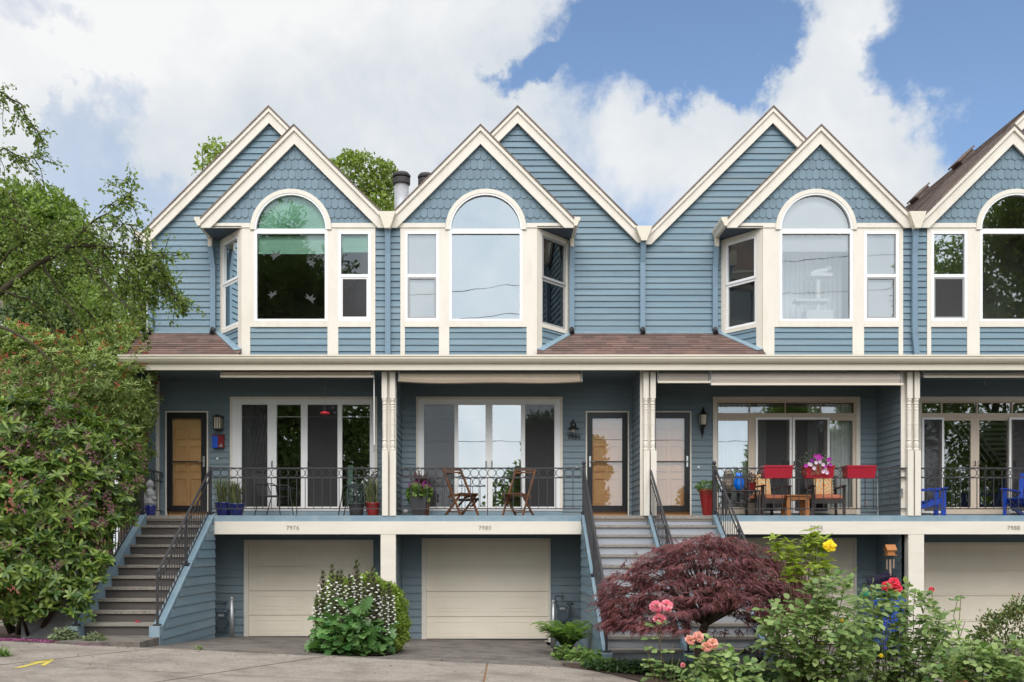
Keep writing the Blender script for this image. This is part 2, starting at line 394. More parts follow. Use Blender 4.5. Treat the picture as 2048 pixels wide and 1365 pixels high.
class Leaves:
    def __init__(s, tpl='small'): s.t = tpl; s.P = []; s.T = []; s.N = []; s.L = []; s.W = []
    def add(s, P, T, N, L, W):
        P = np.atleast_2d(np.asarray(P, float)); n = len(P)
        s.P.append(P); s.T.append(np.broadcast_to(np.asarray(T, float), (n,3))); s.N.append(np.broadcast_to(np.asarray(N, float), (n,3)))
        s.L.append(np.broadcast_to(np.asarray(L, float), (n,))); s.W.append(np.broadcast_to(np.asarray(W, float), (n,)))
        return s
    def count(s): return sum(len(p) for p in s.P)
    def build(s, name, mat, parent=None, label=None):
        Pn = np.concatenate(s.P); T = unit(np.concatenate(s.T)); N = np.concatenate(s.N); L = np.concatenate(s.L); W = np.concatenate(s.W)
        S = unit(np.cross(N, T) + 1e-6); N = np.cross(T, S)
        tv, tf = TPL[s.t]; tv = np.array(tv, float); k = len(tv); n = len(Pn)
        V = Pn[:,None,:] + T[:,None,:]*(tv[None,:,0]*L[:,None])[...,None] + S[:,None,:]*(tv[None,:,1]*W[:,None])[...,None] + N[:,None,:]*(tv[None,:,2]*L[:,None])[...,None]
        V = V.reshape(-1,3)
        if parent: V = V - np.array(ORG.get(parent.name, (0,0,0)))
        tl = np.concatenate([np.array(f) for f in tf]); sizes = np.array([len(f) for f in tf])
        loops = (tl[None,:] + (np.arange(n)*k)[:,None]).ravel().astype(np.int32)
        tot = np.tile(sizes, n); start = np.concatenate([[0], np.cumsum(tot)[:-1]]).astype(np.int32)
        me = bpy.data.meshes.new(name)
        me.vertices.add(len(V)); me.vertices.foreach_set('co', V.astype(np.float32).ravel())
        me.loops.add(len(loops)); me.loops.foreach_set('vertex_index', loops)
        me.polygons.add(len(tot)); me.polygons.foreach_set('loop_start', start)
        me.materials.append(LF[mat] if isinstance(mat, str) else mat)
        me.update(calc_edges=True); me.validate()
        return link(name, me, parent, label)
def rdir(n, rs=RS): return unit(rs.normal(size=(n,3)))
# ================================================================ SETTING
FZ = Z(1032)                      # porch floor height
RISE, RUN = .193, .308
H1, H2 = .1285, .169              # board exposures
def sheet(name, mat, xs, ys, dz=0.0, zf=None):
    mb = MB(); zf = zf or gz
    vs = [(x, y, zf(x, y)+dz) for y in ys for x in xs]; n = len(xs)
    return mb.add(vs, [(j*n+i, j*n+i+1, (j+1)*n+i+1, (j+1)*n+i) for j in range(len(ys)-1) for i in range(n-1)]).build(name, mat)
def fr(a, b, n): return [a+(b-a)*i/n for i in range(n+1)]
struct(sheet('ground', 'lawn', [-600,-200,-80,-40,-20]+fr(-14,18,32)+[24,45,80,200,600], [-300,-80,-40,-30]+fr(-20,-4.3,16)+fr(-4.0,1.34,8)+[3,8,20,60,200,600], -.10))
# sidewalk slabs with joints over a strip of joint soil
EDGE = [(-14,-4.25),(1.2,-4.35),(1.75,-4.75),(2.15,-5.6),(2.5,-7.0),(2.7,-9.2)]
def side_poly():
    return [(-14,-9.2),(2.7,-9.2)] + EDGE[::-1][1:]
mb = MB()
def gsv(x, y): return (x, y, gs(x))
vs = [gsv(x, y) for (x, y) in ((-14,-9.2),(-14,-4.25))]
xs = fr(-14, 2.7, 40)
def edge_y(x):
    for (a, b) in zip(EDGE, EDGE[1:]):
        if a[0] <= x <= b[0]: return a[1] + (b[1]-a[1])*(x-a[0])/(b[0]-a[0])
    return EDGE[-1][1]
mb = MB(); 
for a, b in zip(xs, xs[1:]):
    ya, yb = edge_y(a), edge_y(b)
    if ya < -9.15 and yb < -9.15: continue
    mb.quad((a,-9.2,gs(a)-.012),(b,-9.2,gs(b)-.012),(b,yb,gs(b)-.012),(a,ya,gs(a)-.012))
struct(mb.build('sidewalk_bed', 'joint'))
mb = MB()
joints = [-14,-10.6,-7.9,-5.25,-2.55,-.02,2.7]
skew = .42
def cutx(j, y): return j + (y+4.3)*(skew if j < -1 else .02)
for i in range(len(joints)-1):
    for (y0, y1) in ((-9.2,-6.95),(-6.93,-4.25)):
        N = 10
        for q in range(N):
            def pt(u, y):
                a = cutx(joints[i], y)+.015; b = cutx(joints[i+1], y)-.015
                return a+(b-a)*u
            u0, u1 = q/N, (q+1)/N
            def col(u):
                x = pt(u, y1); yt = min(y1, edge_y(clamp(x,-14,2.7))); xt = pt(u, yt); xb = pt(u, y0)
                return xb, xt, yt
            a, b = col(u0), col(u1)
            if a[2] <= y0 or b[2] <= y0: continue
            if min(a[0],b[0]) > 2.7: continue
            mb.quad((a[0],y0,gs(a[0])),(b[0],y0,gs(b[0])),(b[1],b[2],gs(b[1])),(a[1],a[2],gs(a[1])))
struct(mb.build('sidewalk', 'concrete'))
struct(sheet('road', 'asphalt', fr(-60,60,40), [-17,-9.3], -.12, lambda x, y: gs(x)))
# driveways
def drive(x0, x1, y0=-4.32):
    mb = MB(); ys = fr(y0, 1.33, 10); xq = fr(x0, x1, 8); n = 9
    vs = [(x, y, gz(x,y)-.004) for y in ys for x in xq]
    mb.add(vs, [(j*n+i, j*n+i+1, (j+1)*n+i+1, (j+1)*n+i) for j in range(10) for i in range(8)])
    return struct(mb.build('driveway', 'aggregate'))
drive(-5.48,-2.05); drive(-2.045, 1.2); drive(4.72, 7.9,-4.2); drive(9.2,12.6,-4.2)
struct(MB().box(-6.86,-5.5,-4.3,-3.05,-2.1,gs(-6.2)+.05).build('stair_landing', 'aggregate'))
# planting beds
struct(sheet('planting_bed', 'soil', fr(-14,-6.9,8), [-4.27,-3.6,-2,0,3], -.0))
mb = MB(); ys = fr(-9.2,-3.6,14)
for a, b in zip(ys, ys[1:]):
    def ex(y):
        for (p, q) in zip(EDGE, EDGE[1:]):
            if q[1] <= y <= p[1] and p[0] >= 1: return p[0] + (q[0]-p[0])*(p[1]-y)/(p[1]-q[1])
        return 1.2 if y > -4.35 else 2.7
    for x0, x1 in zip(fr(0,1,12), fr(0,1,12)[1:]):
        f = lambda y, u: ex(y)+.01+(16-ex(y))*u
        mb.quad(*[(f(y,u), y, gs(f(y,u))-.015+.02*math.sin(3*f(y,u)+2*y)) for (y,u) in ((a,x0),(a,x1),(b,x1),(b,x0))])
struct(mb.build('planting_bed', 'soil'))
mb = MB(); mb.poly([(-2.15+.62*math.cos(a)+.05*math.sin(5*a), -3.05+.98*math.sin(a), gz(-2.1,-3.05+.98*math.sin(a))+.012) for a in [2*math.pi*k/24 for k in range(24)]]); struct(mb.build('planting_bed','soil'))
# yellow utility mark on the pavement
mb = MB()
def stroke(a, b, w):
    A, B = Vector(a), Vector(b); d = (B-A).normalized(); s = Vector((-d.y, d.x))*w/2
    n = 7; L_ = [A+(B-A)*i/n + s*random.uniform(.7,1.1) for i in range(n+1)]; R_ = [A+(B-A)*i/n - s*random.uniform(.7,1.1) for i in range(n+1)]
    for i in range(n): mb.poly([(p.x, p.y, gs(p.x)+.004) for p in (L_[i], L_[i+1], R_[i+1], R_[i])])
def g2(px, py):
    x = -7.0
    for _ in range(8):
        d = gs(x)*F/(VY-py); x = (px-VX)/F*d
    return (x, d-D)
stroke(g2(33,1337), g2(100,1321), .09); stroke(g2(62,1326), g2(102,1321), .07); stroke(g2(85,1332), g2(104,1320), .07)
tag(mb.build('utility_mark', 'yellowpaint'), 'yellow sprayed arrow mark on the grey sidewalk', 'pavement marking')
# ================================================================ HOUSES
XP = [-7.1, -2.03, 3.24, 8.59, 13.9]
NUM = ['7976','7980','7984','7988']
SPEC = [dict(m=-1, Co=484, Ci=501, c=582.5, n0=677, n1=742, s1=751, back=443, ga=588, spy=None),
        dict(m=1, Co=1074, Ci=1053, c=971.6, n0=878, n1=810, s1=801, back=1136, ga=961),
        dict(m=-1, Co=1525, Ci=1548, c=1631, n0=1727, n1=1796, s1=1805, back=1444, ga=1642),
        dict(m=1, Co=2133, Ci=2112, c=2031, n0=1933, n1=1861, s1=1853, back=2195, ga=2028)]
LBL = ['blue townhouse numbered 7976 at the end of the row beside the rhododendron',
       'blue townhouse numbered 7980 with wooden folding chairs on its porch',
       'blue townhouse numbered 7984 behind the purple maple, with red planters on its porch',
       'blue townhouse numbered 7988 partly cut off at the edge, with blue chairs on its porch']
YW, YP = .8, 1.34
ZB0, ZB1, ZS0, ZS1 = Z(716), Z(457), Z(655), Z(643)
ZAC, ZTOP = Z(461), Z(457)
EAVE_Z = 6.42
def wx(a, b): return (min(a,b), max(a,b))
def ring(mb, cx, cz, r0, r1, y0, y1, n=28, a0=0, a1=math.pi):
    pts = [(a0+(a1-a0)*i/n) for i in range(n+1)]
    vs = []
    for a in pts:
        c, s_ = math.cos(a), math.sin(a)
        vs += [(cx+r0*c,y0,cz+r0*s_),(cx+r1*c,y0,cz+r1*s_),(cx+r1*c,y1,cz+r1*s_),(cx+r0*c,y1,cz+r0*s_)]
    for i in range(n):
        k = 4*i
        for q in range(4): mb.add([], []); mb.f.append(tuple(len(mb.v)+j for j in (k+q, k+(q+1)%4, k+4+(q+1)%4, k+4+q)))
    mb.v += vs
    return mb
def frame_rect(mb, x0, x1, z0, z1, w, y0, y1):
    mb.box(x0,x0+w,y0,y1,z0,z1); mb.box(x1-w,x1,y0,y1,z0,z1); mb.box(x0+w,x1-w,y0,y1,z0,z0+w); mb.box(x0+w,x1-w,y0,y1,z1-w,z1); return mb
def slab_roof(mb, ax, az, hwL, hwR, y0, y1, th, slope=1.0, tab=None):
    for sgn, hw in ((-1,hwL),(1,hwR)):
        p = [(ax,az),(ax+sgn*hw,az-hw*slope),(ax+sgn*hw,az-hw*slope-th),(ax,az-th)]
        mb.prism(p,'y',y0,y1)
    return mb
def pane(x0, x1, z0, z1, y, mat, parent, label=None): return MB().quad((x0,y,z0),(x1,y,z0),(x1,y,z1),(x0,y,z1)).build('pane', mat, parent, label)
def house(i):
    s = SPEC[i]; m = s['m']; x0, x1 = XP[i], XP[i+1]; party = x1 if m < 0 else x0
    h = thing('townhouse', LBL[i], 'house', ((x0+x1)/2, 0, -1.9), 'blue townhouses in the row')
    q = lambda px: X(px)
    # --- main upper wall with the big gable
    ax = (x0+x1)/2; hw = (x1-x0)/2; az = 9.205
    zt = lambda x: az - abs(x-ax)
    bx = X(s['back'], YW); gx = X(s['ga'], -.12)
    def inner(t): return bx + (0 if t < 6.6 else 0) if t < 6.62 else (gx + m*(8.48-t) - m*.45 if t < 7.45 else (x1 if m < 0 else x0))
    wl_ = lambda t: max(x0, ax-(az-.12-t), inner(t) if m > 0 else x0)
    wr_ = lambda t: min(x1, ax+(az-.12-t), inner(t) if m < 0 else x1)
    mb = MB()
    siding(mb, (0,YW,0),(1,0,0),(0,0,1),(0,-1,0), 4.40, az-.25, H1,
           wl_, wr_, .023, 4.40, 2.6)
    mb.poly([(x0,YW+.02,3.6),(x1,YW+.02,3.6),(x1,YW+.02,az-hw-.1),(ax,YW+.02,az-.1),(x0,YW+.02,az-hw-.1)][::-1]) if False else None
    mb.build('upper_wall', 'siding', h)
    # backing below / outer side wall for end house
    if i == 0:
        sw = MB(); siding(sw, (x0,YW,0),(0,1,0),(0,0,1),(-1,0,0), -1.9, 6.6, H1, lambda t: 0, lambda t: 9.5, .018, 4.40)
        sw.build('end_wall', 'siding', h)
        MB().box(x0-.03,x0+.075,YW-.05,YW-.02,4.45,6.55).build('corner_board', 'cream', h)
    # --- big roof
    rf = MB(); slab_roof(rf, ax, az, hw+(.16 if i == 0 else 0), hw, YW-.16, 9.5, .04)
    big = rf.build('main_roof', 'darkshingle', h)
    if i == 3:
        sh = MB(); c = math.sqrt(.5)
        siding(sh, (ax,YW-.17,az+.012), (0,1,0), (-c,0,-c), (-c,0,c), 0, hw/c, .15, lambda t: 0, lambda t: 9.3, -.012, 0, .33)
        sh.build('shingle_course', 'darkshingle', big)
        for yy in (3.0, 5.3):
            cx = ax-.25; zr = az-abs(cx-ax)
            v = MB(); v.obox((cx,yy,zr),(0,1,0),(-c,0,-c),(-c,0,c),-.22,.22,-.2,.2,.0,.09); v.obox((cx,yy,zr),(0,1,0),(-c,0,-c),(-c,0,c),-.27,.27,-.25,.25,.09,.125)
            v.build('roof_vent', 'darkshingle', big)
    # rakes of the big gable (each board its own)
    for sg in (-1, 1):
        e = hw+(.16 if (i == 0 and sg < 0) else 0); zr = az-.041; cut = az-e-.33
        mb = MB(); W = .31
        mb.prism([(ax,zr),(ax+sg*e,zr-e),(ax+sg*e,zr-e-.16),(ax+sg*(e-.14),zr-e-.16),(ax,zr-W)],'y',YW-.11,YW-.055)
        mb.prism([(ax,zr-.003),(ax+sg*e,zr-e-.003),(ax+sg*e,zr-e-.085),(ax,zr-.085)],'y',YW-.145,YW-.112)
        mb.build('rake_board', 'cream', h)
    # --- front gable
    gx, gz_ = X(s['ga'],-.12), 8.48
    hp = abs(party-gx); ho = 1.87
    hL, hR = (ho, hp) if m < 0 else (hp, ho)
    outer = gx + (-ho if m < 0 else ho)
    rf = MB(); slab_roof(rf, gx, gz_, hL, hR, -.155, 2.1, .036)
    fg = rf.build('gable_roof', 'darkshingle', h)
    if i == 3:
        sh = MB(); c = math.sqrt(.5); siding(sh, (gx,-.15,gz_+.006), (0,1,0), (-c,0,-c), (-c,0,c), 0, hL/c, .15, lambda t: 0, lambda t: 2.2, -.012, 0, .33); sh.build('shingle_course', 'darkshingle', fg)
    for sg, e in ((-1,hL),(1,hR)):
        zr = gz_-.037; W = .345
        mb = MB()
        lo = EAVE_Z if sg*m > 0 else EAVE_Z
        if zr-e > lo+.02: pts = [(gx,zr),(gx+sg*e,zr-e),(gx+sg*e,lo),(gx+sg*(zr-W-lo),lo),(gx,zr-W)]
        mb.prism(pts,'y',-.1,-.055)
        mb.prism([(gx,zr-.003),(gx+sg*e,zr-e-.003),(gx+sg*e,zr-e-.09),(gx,zr-.09)],'y',-.14,-.102)
        mb.build('rake_board', 'cream', h)
    # gable backing with the arch left open, then fish-scale shingles
    cx = q(s['c']); R0, R1, R2 = .70, .735, .815
    mb = MB(); N = 60; lo_x, hi_x = gx-hL+.02, gx+hR-.02
    for k in range(N):
        a = lo_x+(hi_x-lo_x)*k/N; b = lo_x+(hi_x-lo_x)*(k+1)/N
        zl = lambda x: ZAC+math.sqrt(max(0, .78**2-(x-cx)**2)) if abs(x-cx) < .78 else EAVE_Z+.03
        zh = lambda x: gz_-.1-abs(x-gx)
        if zh(a) > zl(a) or zh(b) > zl(b): mb.quad((a,0,zl(a)),(b,0,zl(b)),(b,0,max(zh(b),zl(b))),(a,0,max(zh(a),zl(a))))
    gw = mb.build('gable_wall', 'scale', h)
    mb = MB(); sw_, sh_ = .1335, .195; row = 0; z = 6.44
    while z < gz_-.3:
        off = (row % 2)*sw_/2
        for k in range(-18, 19):
            xc = gx + k*sw_ + off; ww = sw_*.485
            if zh(xc) < z+.02 or xc-ww < lo_x or xc+ww > hi_x: continue
            j = random.uniform(-.006,.006); lip = .02+random.uniform(-.003,.003)
            pts = [(xc-ww, z+sh_+.09)] + [(xc+ww*math.cos(a), z+j+.062+.062*math.sin(a)*1.0) for a in [math.pi+math.pi*t/8 for t in range(9)]] + [(xc+ww, z+sh_+.09)]
            if z < 6.5: pts = [(xc-ww, z+sh_+.09),(xc-ww,z),(xc+ww,z),(xc+ww,z+sh_+.09)]
            out = []; allin = True
            for (a, b) in pts:
                b = min(b, max(zh(a), z+.01))
                dx, dz = a-cx, b-ZAC; r = math.hypot(dx, dz)
                if dz > -.2 and r < .77: 
                    f = .77/max(r,1e-3); a, b = cx+dx*f, ZAC+dz*f
                else: allin = False
                t = clamp((b-z)/(sh_+.09), 0, 1)
                out.append((a, -.004-lip*(1-t), b))
            if allin: continue
            n = len(out)
            fs = [tuple(range(n))] + [(t, (t+1) % n, n+(t+1) % n, n+t) for t in range(n)]
            mb.add(out+[(p[0], -.001, p[2]) for p in out], fs)
        z += sh_; row += 1
    mb.build('fish_scale_shingles', 'scale', gw)
    # cream band at the base of the gable, broken by the arch
    mb = MB(); bl, bh = (outer+.2, party) if m < 0 else (party, outer-.2)
    mb.box(bl, cx-R2, -.05, .0, ZTOP, Z(448)); mb.box(cx+R2, bh, -.05, .0, ZTOP, Z(448))
    mb.build('gable_band', 'cream', h)
    # --- bay trim boards
    sg = -m; c = s['c']; e1 = c - sg*73; e2 = c + sg*73
    mb = MB()
    def brd(pa, pb, za, zb, y0=-.032, y1=.03): a, b = wx(q(pa), q(pb)); mb.box(a, b, y0, y1, za, zb)
    brd(s['Co'], s['Ci'], ZB0, ZTOP); brd(s['Ci'], e1, ZS0, ZTOP, -.029)
    brd(e2, s['n0'], ZB0, ZTOP); brd(s['n1'], s['s1'], ZB0, ZTOP, -.032)
    brd(s['Ci'], e2, ZS0, ZS1, -.04) if False else brd(e1, e2, ZS0, ZS1, -.04); brd(s['n0'], s['n1'], ZS0, ZS1, -.04); brd(s['n0'], s['n1'], Z(464), ZTOP)
    ring(mb, cx, ZAC, R1-.004, R2, -.06, .02)
    mb.build('bay_trim', 'cream', h)
    # lower panels + strip
    mb = MB()
    for (pa, pb, z0, z1) in ((s['Ci'], e2, ZB0, ZS0), (s['n0'], s['n1'], ZB0, ZS0)):
        a, b = wx(q(pa), q(pb)); wall_rect(mb, .004, a, b, z0, z1, H1, ZB0)
    a, b = wx(q(s['s1']), party); wall_rect(mb, .004, a, b, ZB0, ZTOP, H1, ZB0)
    mb.build('bay_wall', 'siding', h)
    # --- bay side window, on the angled cheek
    F0 = Vector((q(s['Co']), 0, 0)); B0 = Vector((X(s['back'],YW), YW, 0)); U = (B0-F0); Lg = U.length; U.normalize()
    Nn = Vector((U.y, -U.x, 0)) 
    if Nn.x*m < 0: Nn = -Nn
    zs, zc, zw0, zw1 = Z(653), ZTOP, Z(645), Z(467)
    mb = MB()
    O = F0
    mb.obox(O,U,(0,0,1),Nn, 0,.13, 3.9,zc, -.03,.03); mb.obox(O,U,(0,0,1),Nn, Lg-.1,Lg, zs,zc, -.03,.03)
    mb.obox(O,U,(0,0,1),Nn, .13,Lg-.1, zw1,zc,-.03,.028); mb.obox(O,U,(0,0,1),Nn, .13,Lg-.1, zs,zw0,-.03,.036)
    mb.build('bay_side_trim', 'cream', h)
    bw = MB(); a, b, ma = .14, Lg-.11, Lg-.11
    zm = Z(553)
    for (z0_, z1_, off) in ((zw0, zm, -.02), (zm, zw1, .0)):
        w_ = .05
        bw.obox(O,U,(0,0,1),Nn,a,a+w_,z0_,z1_,off-.02,off+.02); bw.obox(O,U,(0,0,1),Nn,b-w_,b,z0_,z1_,off-.02,off+.02)
        bw.obox(O,U,(0,0,1),Nn,a+w_,b-w_,z0_,z0_+w_,off-.02,off+.018); bw.obox(O,U,(0,0,1),Nn,a+w_,b-w_,z1_-w_,z1_,off-.02,off+.018)
    wn = bw.build('bay_side_window', 'white' if i != 1 else 'greysash', h)
    for (z0_, z1_) in ((zw0+.05, zm-.05), (zm+.05, zw1-.05)):
        MB().quad(*[O+U*u_-Nn*.012+Vector((0,0,z_)) for u_, z_ in ((a+.05,z0_),(b-.05,z0_),(b-.05,z1_),(a+.05,z1_))]).build('pane', 'glasslow', wn)
    if i == 0: MB().obox(O,U,(0,0,1),Nn,a+.05,b-.05,zm-.1,zw1,-.12,-.11).build('blind', 'blindgreen', wn)
    mb = MB()
    siding(mb, O, U, (0,0,1), Nn, 3.9, zs, H1, lambda t: .13, lambda t: max(.13, min(Lg, (t-3.86)/(zs-3.86)*Lg+.02)), .024, 3.9)
    mb.build('bay_side_wall', 'siding', h)
    # soffit under the gable overhang and the eave gutter that runs back to the wall
    sx = outer + .03*m*-1
    mb = MB(); mb.prism([(outer,-.05),(party,-.05),(party,YW+.3),(outer,YW+.3)],'z',EAVE_Z+.035,EAVE_Z+.055)
    mb = MB(); pl = [(outer,-.05),(F0.x+.0*m,-.05),(F0.x,0),(B0.x,YW),(outer,YW)]
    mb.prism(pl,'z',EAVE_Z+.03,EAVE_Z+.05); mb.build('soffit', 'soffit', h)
    # eave gutter
    mb = MB(); o_ = outer; d = m
    prof = [(o_,6.62),(o_+d*.12,6.62),(o_+d*.12,6.57),(o_+d*.085,6.52),(o_+d*.06,6.45),(o_,6.45)]
    mb.prism(prof,'y',-.14,YW-.06)
    mb.prism([(o_-d*.02,6.45),(o_+d*.07,6.45),(o_+d*.06,6.27),(o_-d*.01,6.27)],'y',YW-.16,YW-.055)
    mb.build('eave_gutter', 'gutter', h)
    dx = X(426 if i == 0 else 1143.5 if i == 1 else 1430 if i == 2 else 2205, YW-.07)
    def spout(name, pts, w=.105, dd=.075, outlet=True):
        mb = MB()
        for a, b in zip(pts, pts[1:]): mb.bar(a, b, w, dd, up=(0,1,0))
        o = mb.build(name, 'spout', h)
        if outlet:
            p = Vector(pts[-1]); MB().tube([p+Vector((0,0,.02)), p+Vector((0,-.02,-.05)), p+Vector((0,-.09,-.1))], .052, 8).build('outlet', 'black', o)
        return o
    yd = YW-.07
    spout('downspout', [(o_+d*.03,YW-.11,6.3),(dx,yd,5.85),(dx,yd,4.58)])
    # --- valley head & spout (party side, owned by the left house), and the eave-level one at xBC
    if i in (0, 2):
        hx = X(775 if i == 0 else 1832, -.15)
        mb = MB(); mb.prism([(hx-.165,6.70),(hx+.165,6.70),(hx+.15,6.645),(hx+.055,6.37),(hx-.055,6.37),(hx-.15,6.645)],'y',-.25,-.105)
        mb.build('conductor_head', 'gutter', h)
        k = .0 if i == 0 else .05
        spout('downspout', [(hx,-.12,6.37),(hx,-.075,5.9),(hx,-.075,4.3),(hx+k,-.075,3.84)], outlet=False)
    if i == 1:
        hx = X(1287, YW-.2)
        mb = MB(); mb.prism([(hx-.165,6.66),(hx+.165,6.66),(hx+.15,6.6),(hx+.055,6.36),(hx-.055,6.36),(hx-.15,6.6)],'y',YW-.28,YW-.115)
        mb.build('conductor_head', 'gutter', h)
        spout('downspout', [(hx,YW-.18,6.36),(hx,YW-.075,5.95),(hx,YW-.075,4.58)])
    if i == 0:
        ex = X(301, YW-.07)
        spout('downspout', [(ex-.16,YW+.1,6.0),(ex-.05,YW-.06,5.93),(ex,YW-.07,5.85),(ex,YW-.07,4.58)])
        mb = MB(); mb.prism([(x0-.14,6.6),(x0-.27,6.6),(x0-.26,6.5),(x0-.14,6.47)],'y',YW-.1,9.4); mb.build('eave_gutter', 'gutter', h)
    # --- windows on the bay front
    vin = 'white'
    mb = MB(); y0, y1 = -.04, .035
    ring(mb, cx, ZAC, R0-.005, R1, -.05, .03)
    za, zb = Z(640), ZAC
    mb.box(cx-R1, cx-R0+.02, y0, y1, za-.03, zb); mb.box(cx+R0-.02, cx+R1, y0, y1, za-.03, zb)
    mb.box(cx-R0+.02, cx+R0-.02, y0, y1, za-.03, za+.01); mb.box(cx-R0+.02, cx+R0-.02, y0, y1, Z(469), ZAC+.02)
    aw = thing_part('arched_window', mb, vin, h)
    g = ['glasslow','glasshi','glass','glass'][i]
    pane(cx-R0, cx+R0, za, Z(467), .01, g, aw)
    mb = MB(); pts = [(cx+R0*math.cos(t*math.pi/30), ZAC+R0*math.sin(t*math.pi/30)) for t in range(31)]
    mb.poly([(p[0],.01,p[1]) for p in pts]); mb.build('pane', g, aw)
    if i == 0:
        mb = MB(); n = 44
        for t in range(n):
            a0_, a1_ = math.pi*t/n, math.pi*(t+1)/n; am = (a0_+a1_)/2
            f = lambda a, r, y: (cx+r*math.cos(a), y, ZAC+.04+r*math.sin(a))
            mb.quad(f(a0_,.02,.12),f(a0_,.68,.12),f(am,.68,.10),f(am,.02,.10)); mb.quad(f(am,.02,.10),f(am,.68,.10),f(a1_,.68,.12),f(a1_,.02,.12))
        mb.build('fan_blind', 'blindgreen', aw)
        mb = MB(); z = Z(470)
        while z > Z(504): mb.box(cx-R0+.02,cx+R0-.02,.09,.115,z-.022,z-.004); z -= .024
        mb.build('blind', 'blindgreen', aw)
    if i == 0:
        for (px, py, sc_, fl_) in ((551,512,.13,1),(622,526,.12,-1),(545,590,.11,1),(621,598,.13,-1)):
            c0x, c0z = q(px), Z(py); B_ = [(-.9,.15),(-.3,.18),(-.5,.75),(.05,.3),(.35,.55),(.75,.9),(.5,.25),(.95,.3),(.6,.05),(.2,-.15),(-.2,-.5),(-.45,-.8),(-.4,-.3)]
            MB().poly([(c0x+fl_*u_*sc_, .004, c0z+v_*sc_) for u_, v_ in B_]).build('bird_decal','decal',aw)
    if i == 2:
        mb = MB(); n = 60; pts = [(cx-.9+1.8*t/n, 1.0+.02*math.sin(t*1.9)) for t in range(n+1)]
        for p_, r_ in zip(pts, pts[1:]): mb.quad((p_[0],p_[1],4.4),(r_[0],r_[1],4.4),(r_[0],r_[1],7.0),(p_[0],p_[1],7.0))
        mb.build('curtain_backing','curtain',aw)  # white panel added behind the cat tree so the window looks bright
    if i == 2:
        mb = MB(); pts = [(cx+.69*math.cos(t*math.pi/30), ZAC+.04+.66*math.sin(t*math.pi/30)) for t in range(31)]
        mb.prism(pts,'y',.1,.11); mb.build('fan_blind', 'blindwhite', aw)
        mb = MB(); z = Z(470)
        while z > Z(500): mb.box(cx-R0+.02,cx+R0-.02,.09,.115,z-.022,z-.004); z -= .024
        mb.build('blind', 'blindwhite', aw)
    # narrow double-hung
    a, b = wx(q(s['n0']), q(s['n1'])); z0_, z1_ = Z(643), Z(464); zm = Z(553)
    mb = MB(); frame_rect(mb, a, b, z0_, z1_, .055, -.036, .03)
    mb.box(a+.055,b-.055,-.03,.025,zm-.03,zm+.035)
    nw = thing_part('sash_window', mb, 'white', h)
    mb = MB(); frame_rect(mb, a+.057, b-.057, z0_+.057, zm-.032, .03, -.02, .02); 
    mb.build('sash', 'greysash' if i else 'white', nw)
    pane(a+.06,b-.06,zm+.03,z1_-.05,.0,['glasslow','glass','glass','glasshi'][i],nw); pane(a+.08,b-.08,z0_+.08,zm-.06,.006,['glasslow','glass','glass','glass'][i],nw)
    if i == 0:
        mb = MB(); z = z1_-.06
        while z > Z(503): mb.box(a+.06,b-.06,.06,.08,z-.022,z-.004); z -= .024
        mb.build('blind', 'blindgreen', nw)
    if i in (1, 2): 
        mb = MB(); z = z1_-.06
        while z > z0_+.05: mb.box(a+.06,b-.06,.06,.075,z-.022,z-.003); z -= .024
        mb.build('blind', 'blindwhite', nw)
    if i in (0, 3): MB().box(a+.08,b-.08,-.012,-.010,z0_+.08,zm-.06).build('insect_screen', 'screen', nw)
    # upper room
    mb = MB(); A, B = x0+.12, x1-.12
    mb.quad((A,YW+.05,4.36),(B,YW+.05,4.36),(B,4.5,4.36),(A,4.5,4.36)); mb.quad((min(F0.x,party)+.02,.06,4.37),(max(F0.x,party)-.02,.06,4.37),(max(F0.x,party)-.02,YW+.05,4.37),(min(F0.x,party)+.02,YW+.05,4.37)); mb.poly([(A,4.5,4.36),(B,4.5,4.36),(B,4.5,az-hw-.05),(ax,4.5,az-.25),(A,4.5,az-hw-.05)])
    mb.quad((A,YW+.06 if m < 0 else .06,4.36),(A,4.5,4.36),(A,4.5,6.6),(A,YW+.06 if m < 0 else .06,6.6)); mb.quad((B,YW+.06 if m > 0 else .06,4.36),(B,4.5,4.36),(B,4.5,6.6),(B,YW+.06 if m > 0 else .06,6.6))
    mb.build('upper_room', ['room','roomdark','roomlight','roomlight'][i], h)
    # --- skirt roof over the porch
    c_ = math.hypot(1.12, .70); Vv = Vector((0,1.12/c_,.70/c_)); Nr = Vector((0,-.70/c_,1.12/c_))
    zz0 = 3.82
    if m < 0: L0, L1 = (x0-.16 if i == 0 else x0), q(s['Co'])
    else: L0, L1 = q(s['Co']), x1
    def fl(t):
        if m < 0: return L0
        y = -.3+t*1.12/c_; return L0 + clamp(y/YW,0,1)*(B0.x-F0.x) - .0
    def frr(t):
        if m > 0: return L1
        y = -.3+t*1.12/c_; return L1 + clamp(y/YW,0,1)*(B0.x-F0.x)
    mb = MB(); siding(mb, (0,-.3,zz0),(1,0,0),Vv,Nr, 0, c_-.02, .122, fl, frr, .014, 0, .34, .003, .004)
    mb.poly([(L0,-.3,zz0-.03),(L1,-.3,zz0-.03),(frr(c_),.82,zz0+.67),(fl(c_),.82,zz0+.67)])
    sk = mb.build('porch_roof', 'shingle', h)
    mb = MB(); mb.obox((0,YW-.028,4.455),(1,0,0),(0,0,1),(0,-1,0), fl(c_),frr(c_),0,.075,.0,.03); mb.build('flashing', 'stringer', sk)
    mb = MB(); a = Vector((F0.x+m*.06,-.06,3.98)); b = Vector((B0.x+m*.02,YW-.04,4.50)); mb.bar(a, b, .16, .03, up=Nr); mb.build('flashing', 'stringer', sk)
